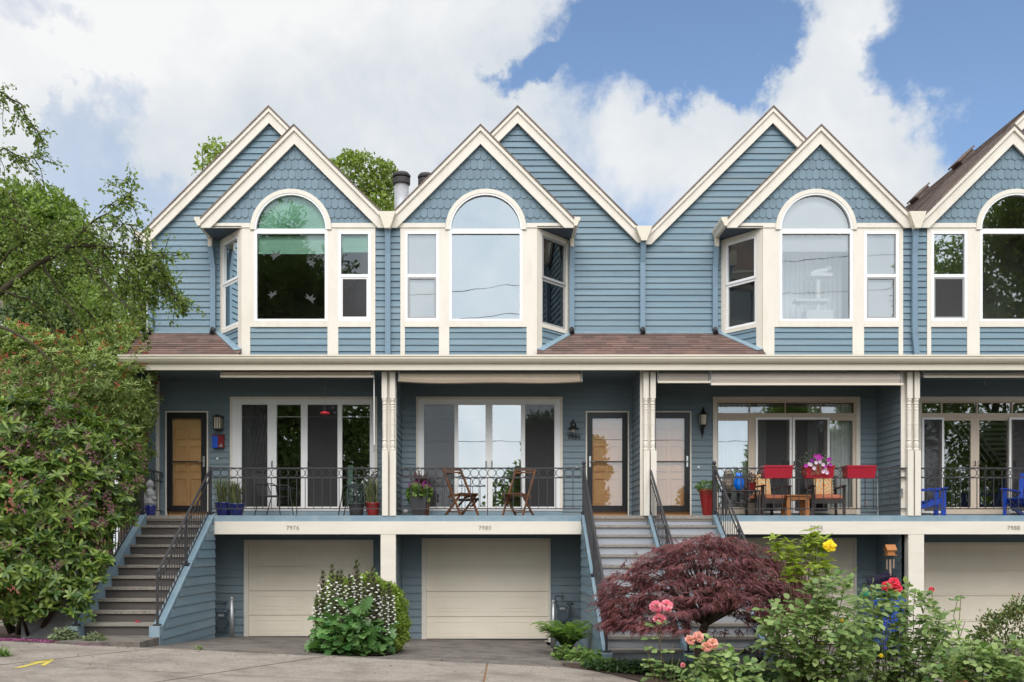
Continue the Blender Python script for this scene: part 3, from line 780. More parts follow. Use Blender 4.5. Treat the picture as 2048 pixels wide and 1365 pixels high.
    # --- gutter, fascia and porch ceiling
    ga, gb = (x0-.2 if i == 0 else x0), x1
    mb = MB(); mb.prism([(-.42,3.82),(-.42,3.79),(-.405,3.775),(-.405,3.745),(-.375,3.70),(-.34,3.67),(-.30,3.67),(-.30,3.82)],'x',ga,gb); mb.build('porch_gutter', 'gutter', h)
    MB().box(ga+.12 if i == 0 else ga,gb,-.29,-.24,3.54,3.80).build('fascia', 'gutter', h)
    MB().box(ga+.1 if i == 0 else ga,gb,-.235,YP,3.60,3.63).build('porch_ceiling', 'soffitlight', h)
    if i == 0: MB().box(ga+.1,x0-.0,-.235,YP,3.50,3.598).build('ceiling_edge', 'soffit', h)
    # --- porch floor slab and beam
    fx0 = X(425) if i == 0 else x0
    st = {0:(-6.87,-5.5), 1:(1.92,3.24), 2:(3.24,4.55), 3:(13.2,13.9)}[i]
    MB().box(x0, x1, -.0, YP+.0, FZ-.10, FZ).build('porch_floor', 'floor', h)
    a, b = (st[1], x1) if m < 0 else (x0, st[0])
    if i == 0: a = X(425)
    if i == 1: b = 1.86
    if i == 2: a = 4.62
    mb = MB(); mb.box(a, b, -.06, -.004, FZ-.115, FZ+.004); mb.box(a+.001, b-.001, -.035, -.004, FZ-.21, FZ-.117)
    mb.build('floor_edge', 'stringer', h)
    MB().box(a-.01 if i == 0 else a, b, -.075, -.0, Z(1069), Z(1043)-.005).build('floor_beam', 'beam', h)
    tx = {0:587, 1:970, 2:1630, 3:2023}[i]
    text_mb(NUM[i], .118, q(tx), -.079, Z(1056.5)).build('house_number', 'number', h)
    # --- porch back wall round its openings, garage wall
    door = {0:(332,417.5), 1:(1171,1257.7), 2:(1297,1382), 3:(2240,2268)}[i]
    sl = {0:(461,755), 1:(832.5,1125), 2:(1425,1719), 3:(1833,2128)}[i]
    ops = sorted([tuple(X(p,YP) for p in door), tuple(X(p,YP) for p in sl)])
    tops = {}
    zd, zsl = Z(823,YP), Z(794.5,YP)
    zops = [(zd if o[0] == X(door[0],YP) else zsl) for o in ops]
    mb = MB(); cur = x0
    for o, zt_ in zip(ops, zops):
        wall_rect(mb, YP, cur, o[0], FZ, 3.6, H1, FZ); wall_rect(mb, YP, o[0], o[1], zt_, 3.6, H1, FZ); cur = o[1]
    wall_rect(mb, YP, cur, x1, FZ, 3.6, H1, FZ)
    mb.build('porch_wall', 'shade_siding', h)
    if i == 0: 
        MB().box(X(312,YP), X(320,YP), YP-.06, YP-.022, FZ-.4, Z(764,YP)).build('corner_board', 'cream', h)
    # sliding door set
    a, b = X(sl[0],YP), X(sl[1],YP); zt_, zb_ = zsl, Z(1018 if i < 2 else 1025,YP)
    mb = MB(); w = .085
    if i < 2: w = .055
    mb.box(a,a+w,YP-.05,YP+.02,zb_-.05,zt_); mb.box(b-w,b,YP-.05,YP+.02,zb_-.05,zt_); mb.box(a+w,b-w,YP-.05,YP+.02,zt_-w,zt_)
    sd = thing_part('sliding_door', mb, 'cream', h)
    if i < 2:
        mb = MB(); fz0, fz1 = zb_-.04, zt_-w
        if i == 0: S = [(484,535.5,0),(553.5,602.5,1),(615.6,675.5,0),(684.5,740,1)]; ed = (472,750)
        else: S = [(848,909,0),(916.5,971,1),(985,1042,1),(1050,1108.7,0)]; ed = (842,1118)
        gz0, gz1 = Z(1014,YP), Z(810,YP)
        cur = a+w
        for (p0, p1, k) in S: mb.box(cur, X(p0,YP), YP-.03-.012*(k==0), YP+.03, fz0, fz1); cur = X(p1,YP)
        mb.box(cur, b-w, YP-.03, YP+.03, fz0, fz1)
        for (p0, p1, k) in S:
            mb.box(X(p0,YP),X(p1,YP),YP-.026,YP+.03,fz0,gz0); mb.box(X(p0,YP),X(p1,YP),YP-.026,YP+.03,gz1,fz1)
            mb.box(X(p0,YP),X(p1,YP),YP+.024,YP+.034,Z(834.5,YP),Z(833,YP))
        mb.build('frame', 'white', sd)
        for (p0, p1, k) in S:
            pane(X(p0,YP)-.005,X(p1,YP)+.005,gz0-.005,gz1+.005,YP+.01,'glass' if i == 0 else 'glasshi',sd)
            if not k: MB().box(X(p0,YP)-.004,X(p1,YP)+.004,YP-.006,YP-.004,gz0-.004,gz1+.004).build('insect_screen','screen',sd)
        for hx in ((545.5,617.5) if i == 0 else (972,984)):
            hx = X(hx,YP); MB().tube([(hx,YP-.045,Z(937,YP)),(hx,YP-.09,Z(935,YP)),(hx,YP-.09,Z(925,YP)),(hx,YP-.045,Z(923,YP))],.011,6).build('handle','black',sd)
    else:
        mb = MB(); o = 0 if i == 2 else 1836-1425-4
        T = [(1436,1498),(1500,1569),(1571,1640),(1642,1707)] if i == 2 else [(1843,1881),(1884,1952),(1955,2022),(2025,2095)]
        tz0, tz1 = Z(827,YP), Z(806.5,YP); cur = a+w
        for (p0, p1) in T: mb.box(cur,X(p0,YP),YP-.02,YP+.03,tz0,zt_-w); cur = X(p1,YP)
        mb.box(cur,b-w,YP-.02,YP+.03,tz0,zt_-w)
        for (p0, p1) in T: mb.box(X(p0,YP),X(p1,YP),YP-.019,YP+.03,tz1,zt_-w)
        mb.box(a+w,b-w,YP-.03,YP+.03,Z(836,YP),tz0)
        S = [(1436,1496.6),(1518,1575),(1592,1648),(1658,1705)] if i == 2 else [(1838,1879),(1887,1941),(1958,2016),(2026,2095)]
        fz0, fz1 = zb_-.04, Z(836,YP); gz0, gz1 = Z(1015,YP), Z(841.5,YP); cur = a+w
        for (p0, p1) in S: mb.box(cur,X(p0,YP),YP-.012,YP+.04,fz0,fz1); cur = X(p1,YP)
        mb.box(cur,b-w,YP-.012,YP+.04,fz0,fz1)
        for (p0, p1) in S: mb.box(X(p0,YP),X(p1,YP),YP-.011,YP+.04,fz0,gz0); mb.box(X(p0,YP),X(p1,YP),YP-.011,YP+.04,gz1,fz1)
        mb.build('frame','tansash',sd)
        for (p0, p1) in T: pane(X(p0,YP)-.004,X(p1,YP)+.004,tz0-.004,tz1+.004,YP+.012,'glass',sd)
        for (p0, p1) in S: pane(X(p0,YP)-.004,X(p1,YP)+.004,gz0-.004,gz1+.004,YP+.02,'glasshi' if p0 == 1436 else 'glass',sd)
        for (p0, p1) in (((1510,1582),(1584,1657.5)) if i == 2 else ((1806,1886),(2016,2098))):
            mb = MB(); A_, B_ = X(max(p0, sl[0]+9),YP), X(p1,YP); frame_rect(mb, A_, B_, zb_-.02, Z(836,YP)-.0, .045, YP-.055, YP-.032)
            sc_ = mb.build('screen_door','white',sd)
            MB().box(A_+.04,B_-.04,YP-.045,YP-.043,zb_+.02,Z(836,YP)-.04).build('mesh','screen',sc_)
        for hx in ((1566,1575,1586) if i == 2 else (1946.5,1955,2026)):
            hx = X(hx,YP); MB().tube([(hx,YP-.05,Z(933,YP)),(hx,YP-.1,Z(931,YP)),(hx,YP-.1,Z(925,YP)),(hx,YP-.05,Z(923,YP))],.011,6).build('handle','black',sd)
        if i == 2:
            for (p0, p1) in ((1436,1498),(1519,1536),(1620,1642),(1655,1708)):
                mb = MB(); A_, B_ = X(p0,YP), X(p1,YP); n = max(8,int((B_-A_)/.02))
                pts = [(A_+(B_-A_)*t/n, YP+.16+.022*math.sin(t*1.7)+.012*math.sin(t*.61)) for t in range(n+1)]
                for p, r in zip(pts, pts[1:]): mb.quad((p[0],p[1],FZ+.05),(r[0],r[1],FZ+.05),(r[0],r[1],Z(806,YP)),(p[0],p[1],Z(806,YP)))
                mb.build('curtain','curtain',sd, smooth=True)
    if i == 0:
        for (p0, p1) in ((486,500),):
            mb = MB(); A_, B_ = X(p0,YP), X(p1,YP); n = 12
            pts = [(A_+(B_-A_)*t/n, YP+.16+.022*math.sin(t*1.7)) for t in range(n+1)]
            for p, r in zip(pts, pts[1:]): mb.quad((p[0],p[1],FZ+.05),(r[0],r[1],FZ+.05),(r[0],r[1],Z(806,YP)),(p[0],p[1],Z(806,YP)))
            mb.build('curtain','curtaingreen',sd)
        MB().box(X(684,YP),X(694,YP),YP+.9,YP+.95,FZ+.2,FZ+1.2).build('cabinet','blindgreen',sd)
    MB().box(a+.001,b-.001,YP-.03,YP+.02,FZ,zb_-.052).build('door_base','stringer',sd)
    # lower room with stair
    mb = MB(); A, B, z1_ = x0+.1, x1-.1, 3.35; ya, yb = YP+.06, 6.0
    mb.quad((A,ya,FZ-.02),(B,ya,FZ-.02),(B,yb,FZ-.02),(A,yb,FZ-.02)); mb.quad((A,ya,z1_),(B,ya,z1_),(B,yb,z1_),(A,yb,z1_))
    mb.quad((A,yb,FZ-.02),(B,yb,FZ-.02),(B,yb,z1_),(A,yb,z1_)); mb.quad((A,ya,FZ-.02),(A,yb,FZ-.02),(A,yb,z1_),(A,ya,z1_)); mb.quad((B,ya,FZ-.02),(B,yb,FZ-.02),(B,yb,z1_),(B,ya,z1_))
    mb.build('lower_room', ['room','roomdark','room','room'][i], h)
    if i in (0, 3):
        mb = MB(); yy = YP+1.6
        if i == 0:
            for k in range(5): mb.tube([P(497+k*8,930-k*1,yy),P(519+k*6,820+k*5,yy)],.022,6)
        else:
            for k in range(4): mb.tube([P(1900+k*14,845,yy+.2*k),P(1960+k*14,925,yy+.2*k)],.018,6)
            for k in range(12): px_ = 1945+k*8; py_ = 850+k*10; a_ = P(px_,py_,yy+.9); mb.box(a_.x,a_.x+.9,yy+.9,yy+1.2,a_.z,a_.z+.05)
        mb.build('indoor_stair','white',h)
    # --- storm door and inner door
    if i < 3:
        a, b = X(door[0],YP), X(door[1],YP); zt_, zb_ = zd, Z(1023.5,YP)
        mb = MB(); mb.box(a,a+.03,YP-.05,YP+.02,FZ,zt_); mb.box(b-.03,b,YP-.05,YP+.02,FZ,zt_); mb.box(a+.03,b-.03,YP-.05,YP+.02,zt_-.03,zt_)
        fd = thing_part('front_door', mb, 'cream', h)
        mb = MB(); A_, B_, z0_, z1_ = a+.032, b-.032, zb_+.0, zt_-.032; w = .115
        mb.box(A_,A_+w,YP-.045,YP-.01,z0_,z1_); mb.box(B_-w,B_,YP-.045,YP-.01,z0_,z1_); mb.box(A_+w,B_-w,YP-.045,YP-.01,z1_-.125,z1_); mb.box(A_+w,B_-w,YP-.045,YP-.01,z0_,z0_+.125)
        zmid = Z(924.3,YP); mb.box(A_+w,B_-w,YP-.04,YP-.02,zmid-.014,zmid+.014)
        mb.box(A_+.02,B_-.02,YP-.049,YP-.046,z1_-.03,z1_-.022); mb.build('storm_door','doorframe',fd)
        pane(A_+w-.003,B_-w+.003,z0_+.12,z1_-.12,YP-.03,'glasslow' if i == 0 else 'glassdoor',fd)
        mb = MB(); mb.box(A_,B_,YP+.055,YP+.09,FZ,z1_)
        cx_ = (A_+B_)/2; pw = .245
        for (r0, r1) in ((.12,.72),(.86,1.42),(1.55,1.8)):
            for sx_ in (-1, 1):
                c0 = cx_+sx_*.16; zz = z0_
                l, r = c0-pw/2, c0+pw/2
                frame_rect(mb,l,r,zz+r0,zz+r1,.022,YP+.028,YP+.0549)
                mb.prism([(l+.05,zz+r0+.05),(r-.05,zz+r0+.05),(r-.05,zz+r1-.05),(l+.05,zz+r1-.05)],'y',YP+.036,YP+.0549)
        mb.build('door_panel','tandoor',fd)
        hx = (B_-.06) if m < 0 else (A_+.06); dd = -1 if m < 0 else 1
        mb = MB(); mb.box(hx-.018,hx+.018,YP-.06,YP-.047,zmid-.11,zmid+.12); mb.tube([(hx,YP-.06,zmid),(hx,YP-.1,zmid),(hx+dd*.11,YP-.1,zmid+.005)],.013,6); mb.build('handle','silver',fd)
        MB().box(a-.02,b+.02,YP-.09,YP-.052,FZ+.0,FZ+.045).build('door_sill','stringer',fd)
        bx, by = {0:(434.5,918),1:(1153.4,936.6),2:(1397,935)}[i]
        MB().lathe((0,0,0),[(.001,0),(.03,0),(.03,.02),(.018,.028)],10).build('x','white') if False else None
        mb = MB(); c0 = P(bx,by,YP-.03); mb.tube([c0+Vector((0,.01,0)),c0+Vector((0,-.015,0))],[.03,.024],10); mb.build('doorbell','white',h)
    # --- garage level
    gd = {0:(488.6,747,1080,1275),1:(843.7,1101,1077,1280),2:(1454,1712,1076,1284),3:(1845,2102,1085,1290)}[i]
    a, b, zt_, zb_ = X(gd[0],YP), X(gd[1],YP), Z(gd[2],YP), Z(gd[3],YP)-.05
    mb = MB(); wall_rect(mb, YP, x0, a, -2.3, FZ-.1, H2, -2.3); wall_rect(mb, YP, b, x1, -2.3, FZ-.1, H2, -2.3); wall_rect(mb, YP, a, b, zt_, FZ-.1, H2, -2.3)
    mb.build('garage_wall','shade_siding',h)
    mb = MB(); w = .1
    if i == 3: w = .05
    mb.box(a,a+w,YP-.045,YP+.02,zb_,zt_); mb.box(b-.05,b,YP-.045,YP+.02,zb_,zt_); mb.box(a+w,b-.05,YP-.045,YP+.02,zt_-.05,zt_)
    gdo = thing_part('garage_door', mb, 'cream', h)
    A_, B_, z1_ = a+w, b-.05, zt_-.05; hh = (z1_-zb_)/4
    for k in range(4):
        mb = MB(); zz = zb_+k*hh; mb.box(A_,B_,YP+.015,YP+.05,zz+.006,zz+hh-.006)
        if i < 3:
            wd = (B_-A_)/2
            for c2 in (0, 1):
                l, r = A_+c2*wd+.17, A_+(c2+1)*wd-.17
                for (d0, yy) in ((0,.008),(.03,.0115),(.05,.006)):
                    pass
                frame_rect(mb,l,r,zz+.12,zz+hh-.1,.02,YP+.008,YP+.0149)
                mb.prism([(l+.06,zz+.18),(r-.06,zz+.18),(r-.06,zz+hh-.16),(l+.06,zz+hh-.16)],'y',YP+.0085,YP+.0149)
        else:
            mb.box(A_,B_,YP+.008,YP+.0149,zz+.05,zz+.058); mb.box((A_+B_)/2-.52,(A_+B_)/2-.515,YP+.01,YP+.0149,zz+.06,zz+hh)
        mb.build('door_section','garage',gdo)
    MB().box(A_+.002,B_-.002,YP+.04,YP+.06,zb_,z1_+.02).build('door_core','garage',gdo)
    MB().box(A_,B_,YP-.0,YP+.0145,zb_+.04,zb_+.075).build('bottom_seal','darkpot',gdo)
    MB().box(x0,x1,9.2,9.4,-2.3,6.6).build('rear_wall','siding',h); MB().box(x0+.02,x1-.02,YP+.3,YP+.32,-2.3,FZ-.06).build('garage_partition','roomdark',h)
    # garage ceiling
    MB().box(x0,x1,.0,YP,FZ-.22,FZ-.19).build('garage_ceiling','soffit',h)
    return h
def thing_part(name, mb, mat, parent): return mb.build(name, mat, parent)
HOUSES = [house(i) for i in range(4)]
# --- party walls, posts (each belongs to the house on its left side)
def turned_post(cx, z0, z1, parent):
    w = .053; wb = .058; y = -.02
    zt1, zt0 = Z(798), Z(902)
    mb = MB(); mb.box(cx-w,cx+w,y-w,y+w,zt1,z1); mb.box(cx-wb+.012,cx+wb+.012,y-wb,y+wb,z0,zt0)
    H = zt1-zt0; k = w/.053
    prof = [(.048,0),(.055,.015),(.055,.035),(.04,.05),(.047,.08),(.05,.12),(.044,.16),(.036,.185),(.05,.2),(.05,.215),(.042,.225),(.046,.5),(.05,.505),(.05,.525),(.045,.53),(.044,.78),(.05,.785),(.05,.80),(.042,.81),(.047,.85),(.036,.875),(.052,.89),(.052,.905),(.04,.92),(.05,.955),(.055,.965),(.055,.985),(.048,1)]
    mb.lathe((cx,y,zt0),[(r, t*H) for r, t in prof],14)
    return mb.build('porch_post','cream',parent)
for i, (px1, px2, tx0, tx1) in enumerate(((769.5,785.5,764,792),(1291,1305,1281,1311),(1817,1831.5,1804,1838))):
    h = HOUSES[i]; x = XP[i+1]
    a, b = X(tx0), X(tx1)
    wl = (X(1284) if i == 1 else X(1806) if i == 2 else X(768)); wr = X(791) if i == 0 else X(1308) if i == 1 else X(1836)
    pw = MB()
    for (z0, z1, hh, base) in ((FZ,3.6,H1,FZ),(-2.3,FZ-.19,H2,-2.3)):
        for (xx, nx) in ((wl,-1),(wr,1)):
            siding(pw, (xx,.05,0),(0,1,0),(0,0,1),(nx,0,0), z0, z1, hh, lambda t: 0, lambda t: YP-.05, .017, base)
    pw.build('party_wall','shade_siding',h)
    mb = MB(); mb.box(a,b,.045,.075,FZ,3.6) if i else mb.box(X(766),b,.045,.075,FZ,3.6); mb.build('wall_end_board','cream',h)
    for p in (px1, px2): turned_post(X(p), FZ, 3.54, h)
    gx0, gx1 = {0:(762,792),1:(1284,1312),2:(1814,1845)}[i]
    MB().box(X(gx0),X(gx1),-.07,.13,-2.2,Z(1069)-.002).build('garage_post','beam',h)
# chimney flues
fl = thing('chimney_flue', 'steel chimney flue with black cap rising in the first roof valley', 'chimney', (-1.9,3.6,6), 'chimney flues')
def flue(par, cx, y, zt, r):
    MB().lathe((cx,y,6.0),[(r,0),(r,zt-.28-6.0)],16).build('pipe','flue',par,None,True)
    MB().lathe((cx,y,zt-.3),[(r*1.02,0),(r*1.22,.01),(r*1.22,.14),(r*1.02,.16)],16).build('collar','fluecap',par)
    MB().lathe((cx,y,zt-.13),[(r*1.0,0),(r*1.25,.0),(r*1.3,.04),(r*1.05,.1),(.02,.125)],16).build('cap','fluecap',par)
y = 3.6; flue(fl, X(803,y), y, Z(345,y), .17)
f2 = thing('chimney_flue', 'second chimney flue whose black cap just shows behind the gable slope', 'chimney', (-1.4,4.4,6), 'chimney flues')
y = 4.4; flue(f2, X(852,y), y, Z(347,y), .16)
# ================================================================ STAIRS
def stairs(label, xa, xb, n, sa, sb, mat, side, group, wall_left=None, wall_right=None):
    t = thing('staircase', label, 'staircase', ((xa+xb)/2, -1.5, FZ-RISE*n), group)
    for k in range(0, n+1):
        z = FZ-RISE*k; y = -RUN*k
        lo = random.uniform(-.004,.004)
        if k: MB().box(xa,xb,y-.02,y+RUN+.02,z-.05,z-.001).build('tread','tread',t)
        else: MB().box(xa,xb,y-.02,y+.1,z-.06,z+.006).build('tread','tread',t)
        zb = z-RISE if k < n else gz((xa+xb)/2, y)-.1
        MB().box(xa,xb,y+.02,y+.045,zb-.0+.001,z-.051).build('riser',mat,t)
    yl = -RUN*n-.30; sl = RISE/RUN
    def stringer(x0, x1):
        zf = FZ+.05+sl*yl
        mb = MB(); mb.prism([(.0,FZ+.045),(yl+.17,FZ+.045+sl*(yl+.17)),(yl+.17,FZ+.045+sl*(yl+.17)-.36),(0,FZ-.3)],'x',x0,x1)
        o = mb.build('stringer','stringer',t)
        mb = MB(); zz = FZ+.045+sl*(yl+.17); x_ = (x0+x1)/2; hw = max((x1-x0)/2,.088)
        mb.box(x_-hw,x_+hw,yl,yl+.165,gz(x_,yl)-.25,zz+.004); mb.build('newel_base','stringer',o)
    for (a, b) in sa: stringer(a, b)
    for (xx, nx) in sb:
        mb = MB(); 
        top = lambda z: (z-(FZ-.0))/sl
        siding(mb,(xx,0,0),(0,1,0),(0,0,1),(nx,0,0),-2.2,FZ+.0,H2,lambda z: max(yl+.02,(z-(FZ-.02))/sl),lambda z: -.004,.017,-2.2)
        mb.poly([(xx,yl+.02,-2.2),(xx,0,-2.2),(xx,0,FZ-.03),(xx,yl+.1,FZ-.03+sl*(yl+.1))]); mb.build('side_wall','siding' ,t)
    return t
stairs('brown wooden stairs beside the rhododendron, climbing to house 7976', -6.87,-5.665,10,[(-7.04,-6.871),(-5.664,-5.497)],[(-5.50,1)],'riserbrown',None,'front stairs')
stairs('grey stairs climbing to the door of 7980, left of the purple maple', 1.96,3.195,12,[(1.862,1.959)],[(1.868,-1)],'risergrey',None,'front stairs')
stairs('grey stairs behind the purple maple, climbing to the door of 7984', 3.30,4.50,12,[(3.196,3.299),(4.501,4.61)],[(4.605,1)],'risergrey',None,'front stairs')
# ================================================================ RAILINGS
def torus(mb, c, R, r, n=18, k=5, axis='y'):
    pts = []
    for i in range(n):
        a = 2*math.pi*i/n
        pts.append((c[0]+R*math.cos(a), c[1], c[2]+R*math.sin(a)) if axis == 'y' else (c[0], c[1]+R*math.cos(a), c[2]+R*math.sin(a)))
    return mb.tube(pts, r, k, closed=True)
RT, RM, RB = Z(937), Z(956), Z(1018)
def railing(label, xa, xb, y, posts, group='porch railings', axis='x', newel=None):
    t = thing('porch_railing', label, 'railing', (xa if axis == 'x' else y, y if axis == 'x' else xa, FZ), group)
    B = (lambda mb, a, b, d, z0, z1: mb.box(a,b,y-d,y+d,z0,z1)) if axis == 'x' else (lambda mb, a, b, d, z0, z1: mb.box(y-d,y+d,a,b,z0,z1))
    B(MB(),xa,xb,.016,RT-.012,RT+.014).build('top_rail','iron',t); B(MB(),xa,xb,.012,RM-.011,RM+.011).build('middle_rail','iron',t); B(MB(),xa,xb,.012,RB-.011,RB+.011).build('bottom_rail','iron',t)
    n = max(2,round((xb-xa)/.168)); st = (xb-xa)/n; rme = bme = None
    for k in range(n):
        c = xa+st*(k+.5)
        if rme is None:
            mb = MB(); torus(mb,(c,y,(RT+RM)/2) if axis == 'x' else (y,c,(RT+RM)/2),(RT-RM)/2-.014,.0065,16,5,'y' if axis == 'x' else 'x'); ro = mb.build('ring','iron',t); c0 = c
        else:
            ro2 = ro.copy(); COL.objects.link(ro2); ro2.location = ((c-c0),0,0) if axis == 'x' else (0,(c-c0),0)
        rme = 1
        if k:
            p = xa+st*k
            if bme is None:
                mb = MB(); B(mb,p-.0065,p+.0065,.0065,RB,RM); bo = mb.build('baluster','iron',t); p0 = p; bme = 1
            else:
                b2 = bo.copy(); COL.objects.link(b2); b2.location = ((p-p0),0,0) if axis == 'x' else (0,(p-p0),0)
    mid = (xa+xb)/2; mb = MB(); B(mb,mid-.01,mid+.01,.01,FZ,RB); B(mb,mid-.05,mid+.05,.03,FZ,FZ+.008); mb.build('support_foot','iron',t)
    for p in posts:
        mb = MB(); B(mb,p-.026,p+.026,.026,FZ-.02,RT+.03); mb.build('end_post','iron',t)
    if newel is not None:
        mb = MB(); mb.box(newel-.034,newel+.034,y-.034,y+.034,FZ-.02,Z(934)); mb.box(newel-.04,newel+.04,y-.04,y+.04,Z(935),Z(933)+.01); mb.lathe((newel,y,Z(933)),[(.018,0),(.016,.02),(.034,.035),(.042,.065),(.034,.095),(.005,.108)],12)
        mb.build('newel_post','iron',t)
    return t
railing('black iron porch railing in front of the blue pots of grass', X(424),X(763),.0,[X(420)])
railing('black iron railing with ring frieze in front of the wooden folding chairs', X(787),X(1163),.0,[],newel=X(1168))
railing('black iron railing with ring frieze carrying three red planters', X(1432),X(1813),.0,[],newel=X(1428.5))
railing('black iron railing with ring frieze in front of the blue chairs', X(1837),13.0,.0,[])
railing('short black railing closing the open end of the porch of 7976', .06,1.28,-6.97,[.05],axis='y')
def stair_rail(label, x, n, ytop=.0, ymid=True, group='stair handrails'):
    t = thing('stair_handrail', label, 'handrail', (x,-1.5,FZ-1), group)
    sl = RISE/RUN; ye = -RUN*n-.14; y0 = ytop
    zt = lambda y: FZ+.93+sl*y*1.0
    s0 = lambda y: FZ+.05+sl*y
    H = .90
    def rail(nm, dz, w, hh, a=y0, b=ye): MB().bar((x,a,s0(a)+dz),(x,b,s0(b)+dz),w,hh).build(nm,'iron',t)
    rail('top_rail',H,.04,.022); rail('middle_rail',H-.16,.022,.018); rail('bottom_rail',.09,.022,.018)
    y = y0-.13; k = 0
    while y > ye+.05:
        MB().box(x-.0065,x+.0065,y-.0065,y+.0065,s0(y)+.09,s0(y)+H-.16).build('baluster','iron',t); y -= .145; k += 1
    for yy in (y0-.01, (y0+ye)/2, ye):
        mb = MB(); mb.box(x-.019,x+.019,yy-.019,yy+.019,s0(yy)-.02,s0(yy)+H); mb.box(x-.06,x+.06,yy-.05,yy+.05,s0(yy)-.005+sl*.0,s0(yy)+.035); mb.build('post','iron',t)
    for yy in ((y0+ye)/2+.09, ye+.09):
        mb = MB(); torus(mb,(x,yy,s0(yy)+H-.08),.065,.008,12,5,'x'); mb.build('scroll','iron',t)
    return t
stair_rail('black iron handrail on the left edge of the brown stairs, half hidden by leaves', -6.955,10)
stair_rail('black iron handrail on the siding-clad right edge of the brown stairs', -5.58,10)
stair_rail('black iron handrail on the left edge of the grey stairs to 7980', 1.915,12)
stair_rail('black iron handrail between the two grey stairs', 3.245,12)
stair_rail('black iron handrail on the right edge of the grey stairs to 7984', 4.555,12)
# ================================================================ THINGS ON AND ROUND THE PORCHES
# awnings
def awning(label, px0, px1, z0, z1, y, mat, sag=0.0, bar=True):
    t = thing('awning', label, 'awning', (X((px0+px1)/2), y, z1), 'rolled awnings')
    a, b = X(px0), X(px1)
    mb = MB(); n = 24; prof = [(-.10,0),(-.13,.3),(-.12,.75),(-.07,1),(.03,1),(.03,.0)]
    vs = []
    for i in range(n+1):
        u = i/n; sg = sag*(math.sin(u*9)*.35 + (1-(2*u-1)**2))
        for (yy, k) in prof: vs.append((a+(b-a)*u, y+yy, z0-sg*(k < .5)+(z1-z0)*k+ (sg*k if k < .5 else 0)))
    m = len(prof)
    mb.add(vs, [(i*m+q, i*m+(q+1) % m, (i+1)*m+(q+1) % m, (i+1)*m+q) for i in range(n) for q in range(m)]+[tuple(range(m)), tuple(range(n*m,(n+1)*m))])
    mb.build('fabric_roll', mat, t)
    if bar: MB().box(a-.02,b+.05,y-.15,y-.10,z0-.045,z0-.002).build('front_bar','gutter',t)
    for xx in (a-.03, b+.01):
        mb = MB(); mb.box(xx,xx+.03,y-.12,y+.06,z0-.01,z1+.02); mb.lathe((xx+.015,y-.02,z0+.01),[(.03,0),(.035,.03),(.02,.06)],8); mb.build('bracket','greysash',t)
    return t
awning('slim cream rolled awning above the porch of 7976', 446,744,Z(753),Z(744),.02,'awncream')
awning('sagging cream fabric awning rolled up over the wooden folding chairs', 800,1160,Z(764),Z(746),.02,'awncream',.035,False)
awning('short taupe awning above the steps of 7984', 1316,1414,Z(764),Z(745),.02,'awntaupe')
awning('long taupe awning above the red planters', 1421,1795,Z(769),Z(745),-.02,'awntaupe')
awning('thin brown rolled awning over the blue chairs', 1846,2200,Z(753),Z(745),.04,'awntaupe')
def rod(label, px, py0, py1, y, mat='white'):
    t = thing('crank_rod', label, 'rod', tuple(P(px,py1,y)))
    a, b = P(px,py0,y), P(px+.5,py1,y)
    MB().tube([a,b],.011,6).build('rod',mat,t); MB().tube([b+Vector((0,0,.13)),b+Vector((0,0,-.01))],.017,6).build('grip','steel',t)
    MB().tube([a+Vector((0,0,.03)),a],[.006,.02],6).build('hook','steel',t)
rod('white awning crank rod hanging beside the porch posts of 7976', 748,752,903,.0)
rod('silver awning crank rod leaning behind the railing near the empty red planter', 1755,938,1030,.07,'steel')
# wall lamps
t = thing('wall_lantern', 'square bronze lantern beside the door of 7976', 'lamp', tuple(P(436.5,845,YP)))
c = P(436.5,845,YP-.14)
mb = MB(); mb.box(c.x-.05,c.x+.05,YP-.045,YP-.02,c.z-.1,c.z+.14); mb.bar((c.x,YP-.04,c.z+.13),(c.x,c.y,c.z+.16),.02); mb.build('back_plate','bronze',t)
mb = MB(); mb.box(c.x-.1,c.x+.1,c.y-.1,c.y+.1,c.z+.1,c.z+.12); mb.prism([(c.x-.09,c.z+.12),(c.x+.09,c.z+.12),(c.x+.03,c.z+.16),(c.x-.03,c.z+.16)],'y',c.y-.08,c.y+.08); mb.build('cap','bronze',t)
mb = MB()
for sx in (-1,1):
    for sy in (-1,1): mb.box(c.x+sx*.078-.009,c.x+sx*.078+.009,c.y+sy*.078-.009,c.y+sy*.078+.009,c.z-.14,c.z+.1)
    mb.box(c.x+sx*.026-.005,c.x+sx*.026+.005,c.y-.084,c.y-.074,c.z-.14,c.z+.1)
mb.box(c.x-.09,c.x+.09,c.y-.09,c.y+.09,c.z-.165,c.z-.14); mb.build('cage','bronze',t)
MB().box(c.x-.07,c.x+.07,c.y-.07,c.y+.07,c.z-.138,c.z+.098).build('glass','lampglass',t)
t = thing('barn_lamp', 'black barn lamp with flared shade above the house number plate 7980', 'lamp', tuple(P(1147,850,YP)))
c = P(1147,855,YP-.22)
MB().tube([(c.x,YP-.02,c.z+.1),(c.x,YP-.05,c.z+.1)],.06,12).build('back_plate','black',t)
MB().tube([(c.x,YP-.05,c.z+.1),(c.x,YP-.12,c.z+.17),(c.x,c.y,c.z+.16),(c.x,c.y,c.z+.08)],.014,6).build('arm','black',t)
MB().lathe((c.x,c.y,c.z),[(.13,-.045),(.12,-.03),(.06,.015),(.05,.09),(.02,.11)],18).build('shade','black',t)
MB().lathe((c.x,c.y,c.z-.11),[(.01,0),(.04,.02),(.045,.05),(.035,.08)],12).build('bulb','lampglass',t)
text_mb('7980', .125, X(1148,YP), YP-.03, Z(875.5,YP),.014, bold=.004).build('house_number','black',HOUSES[1])
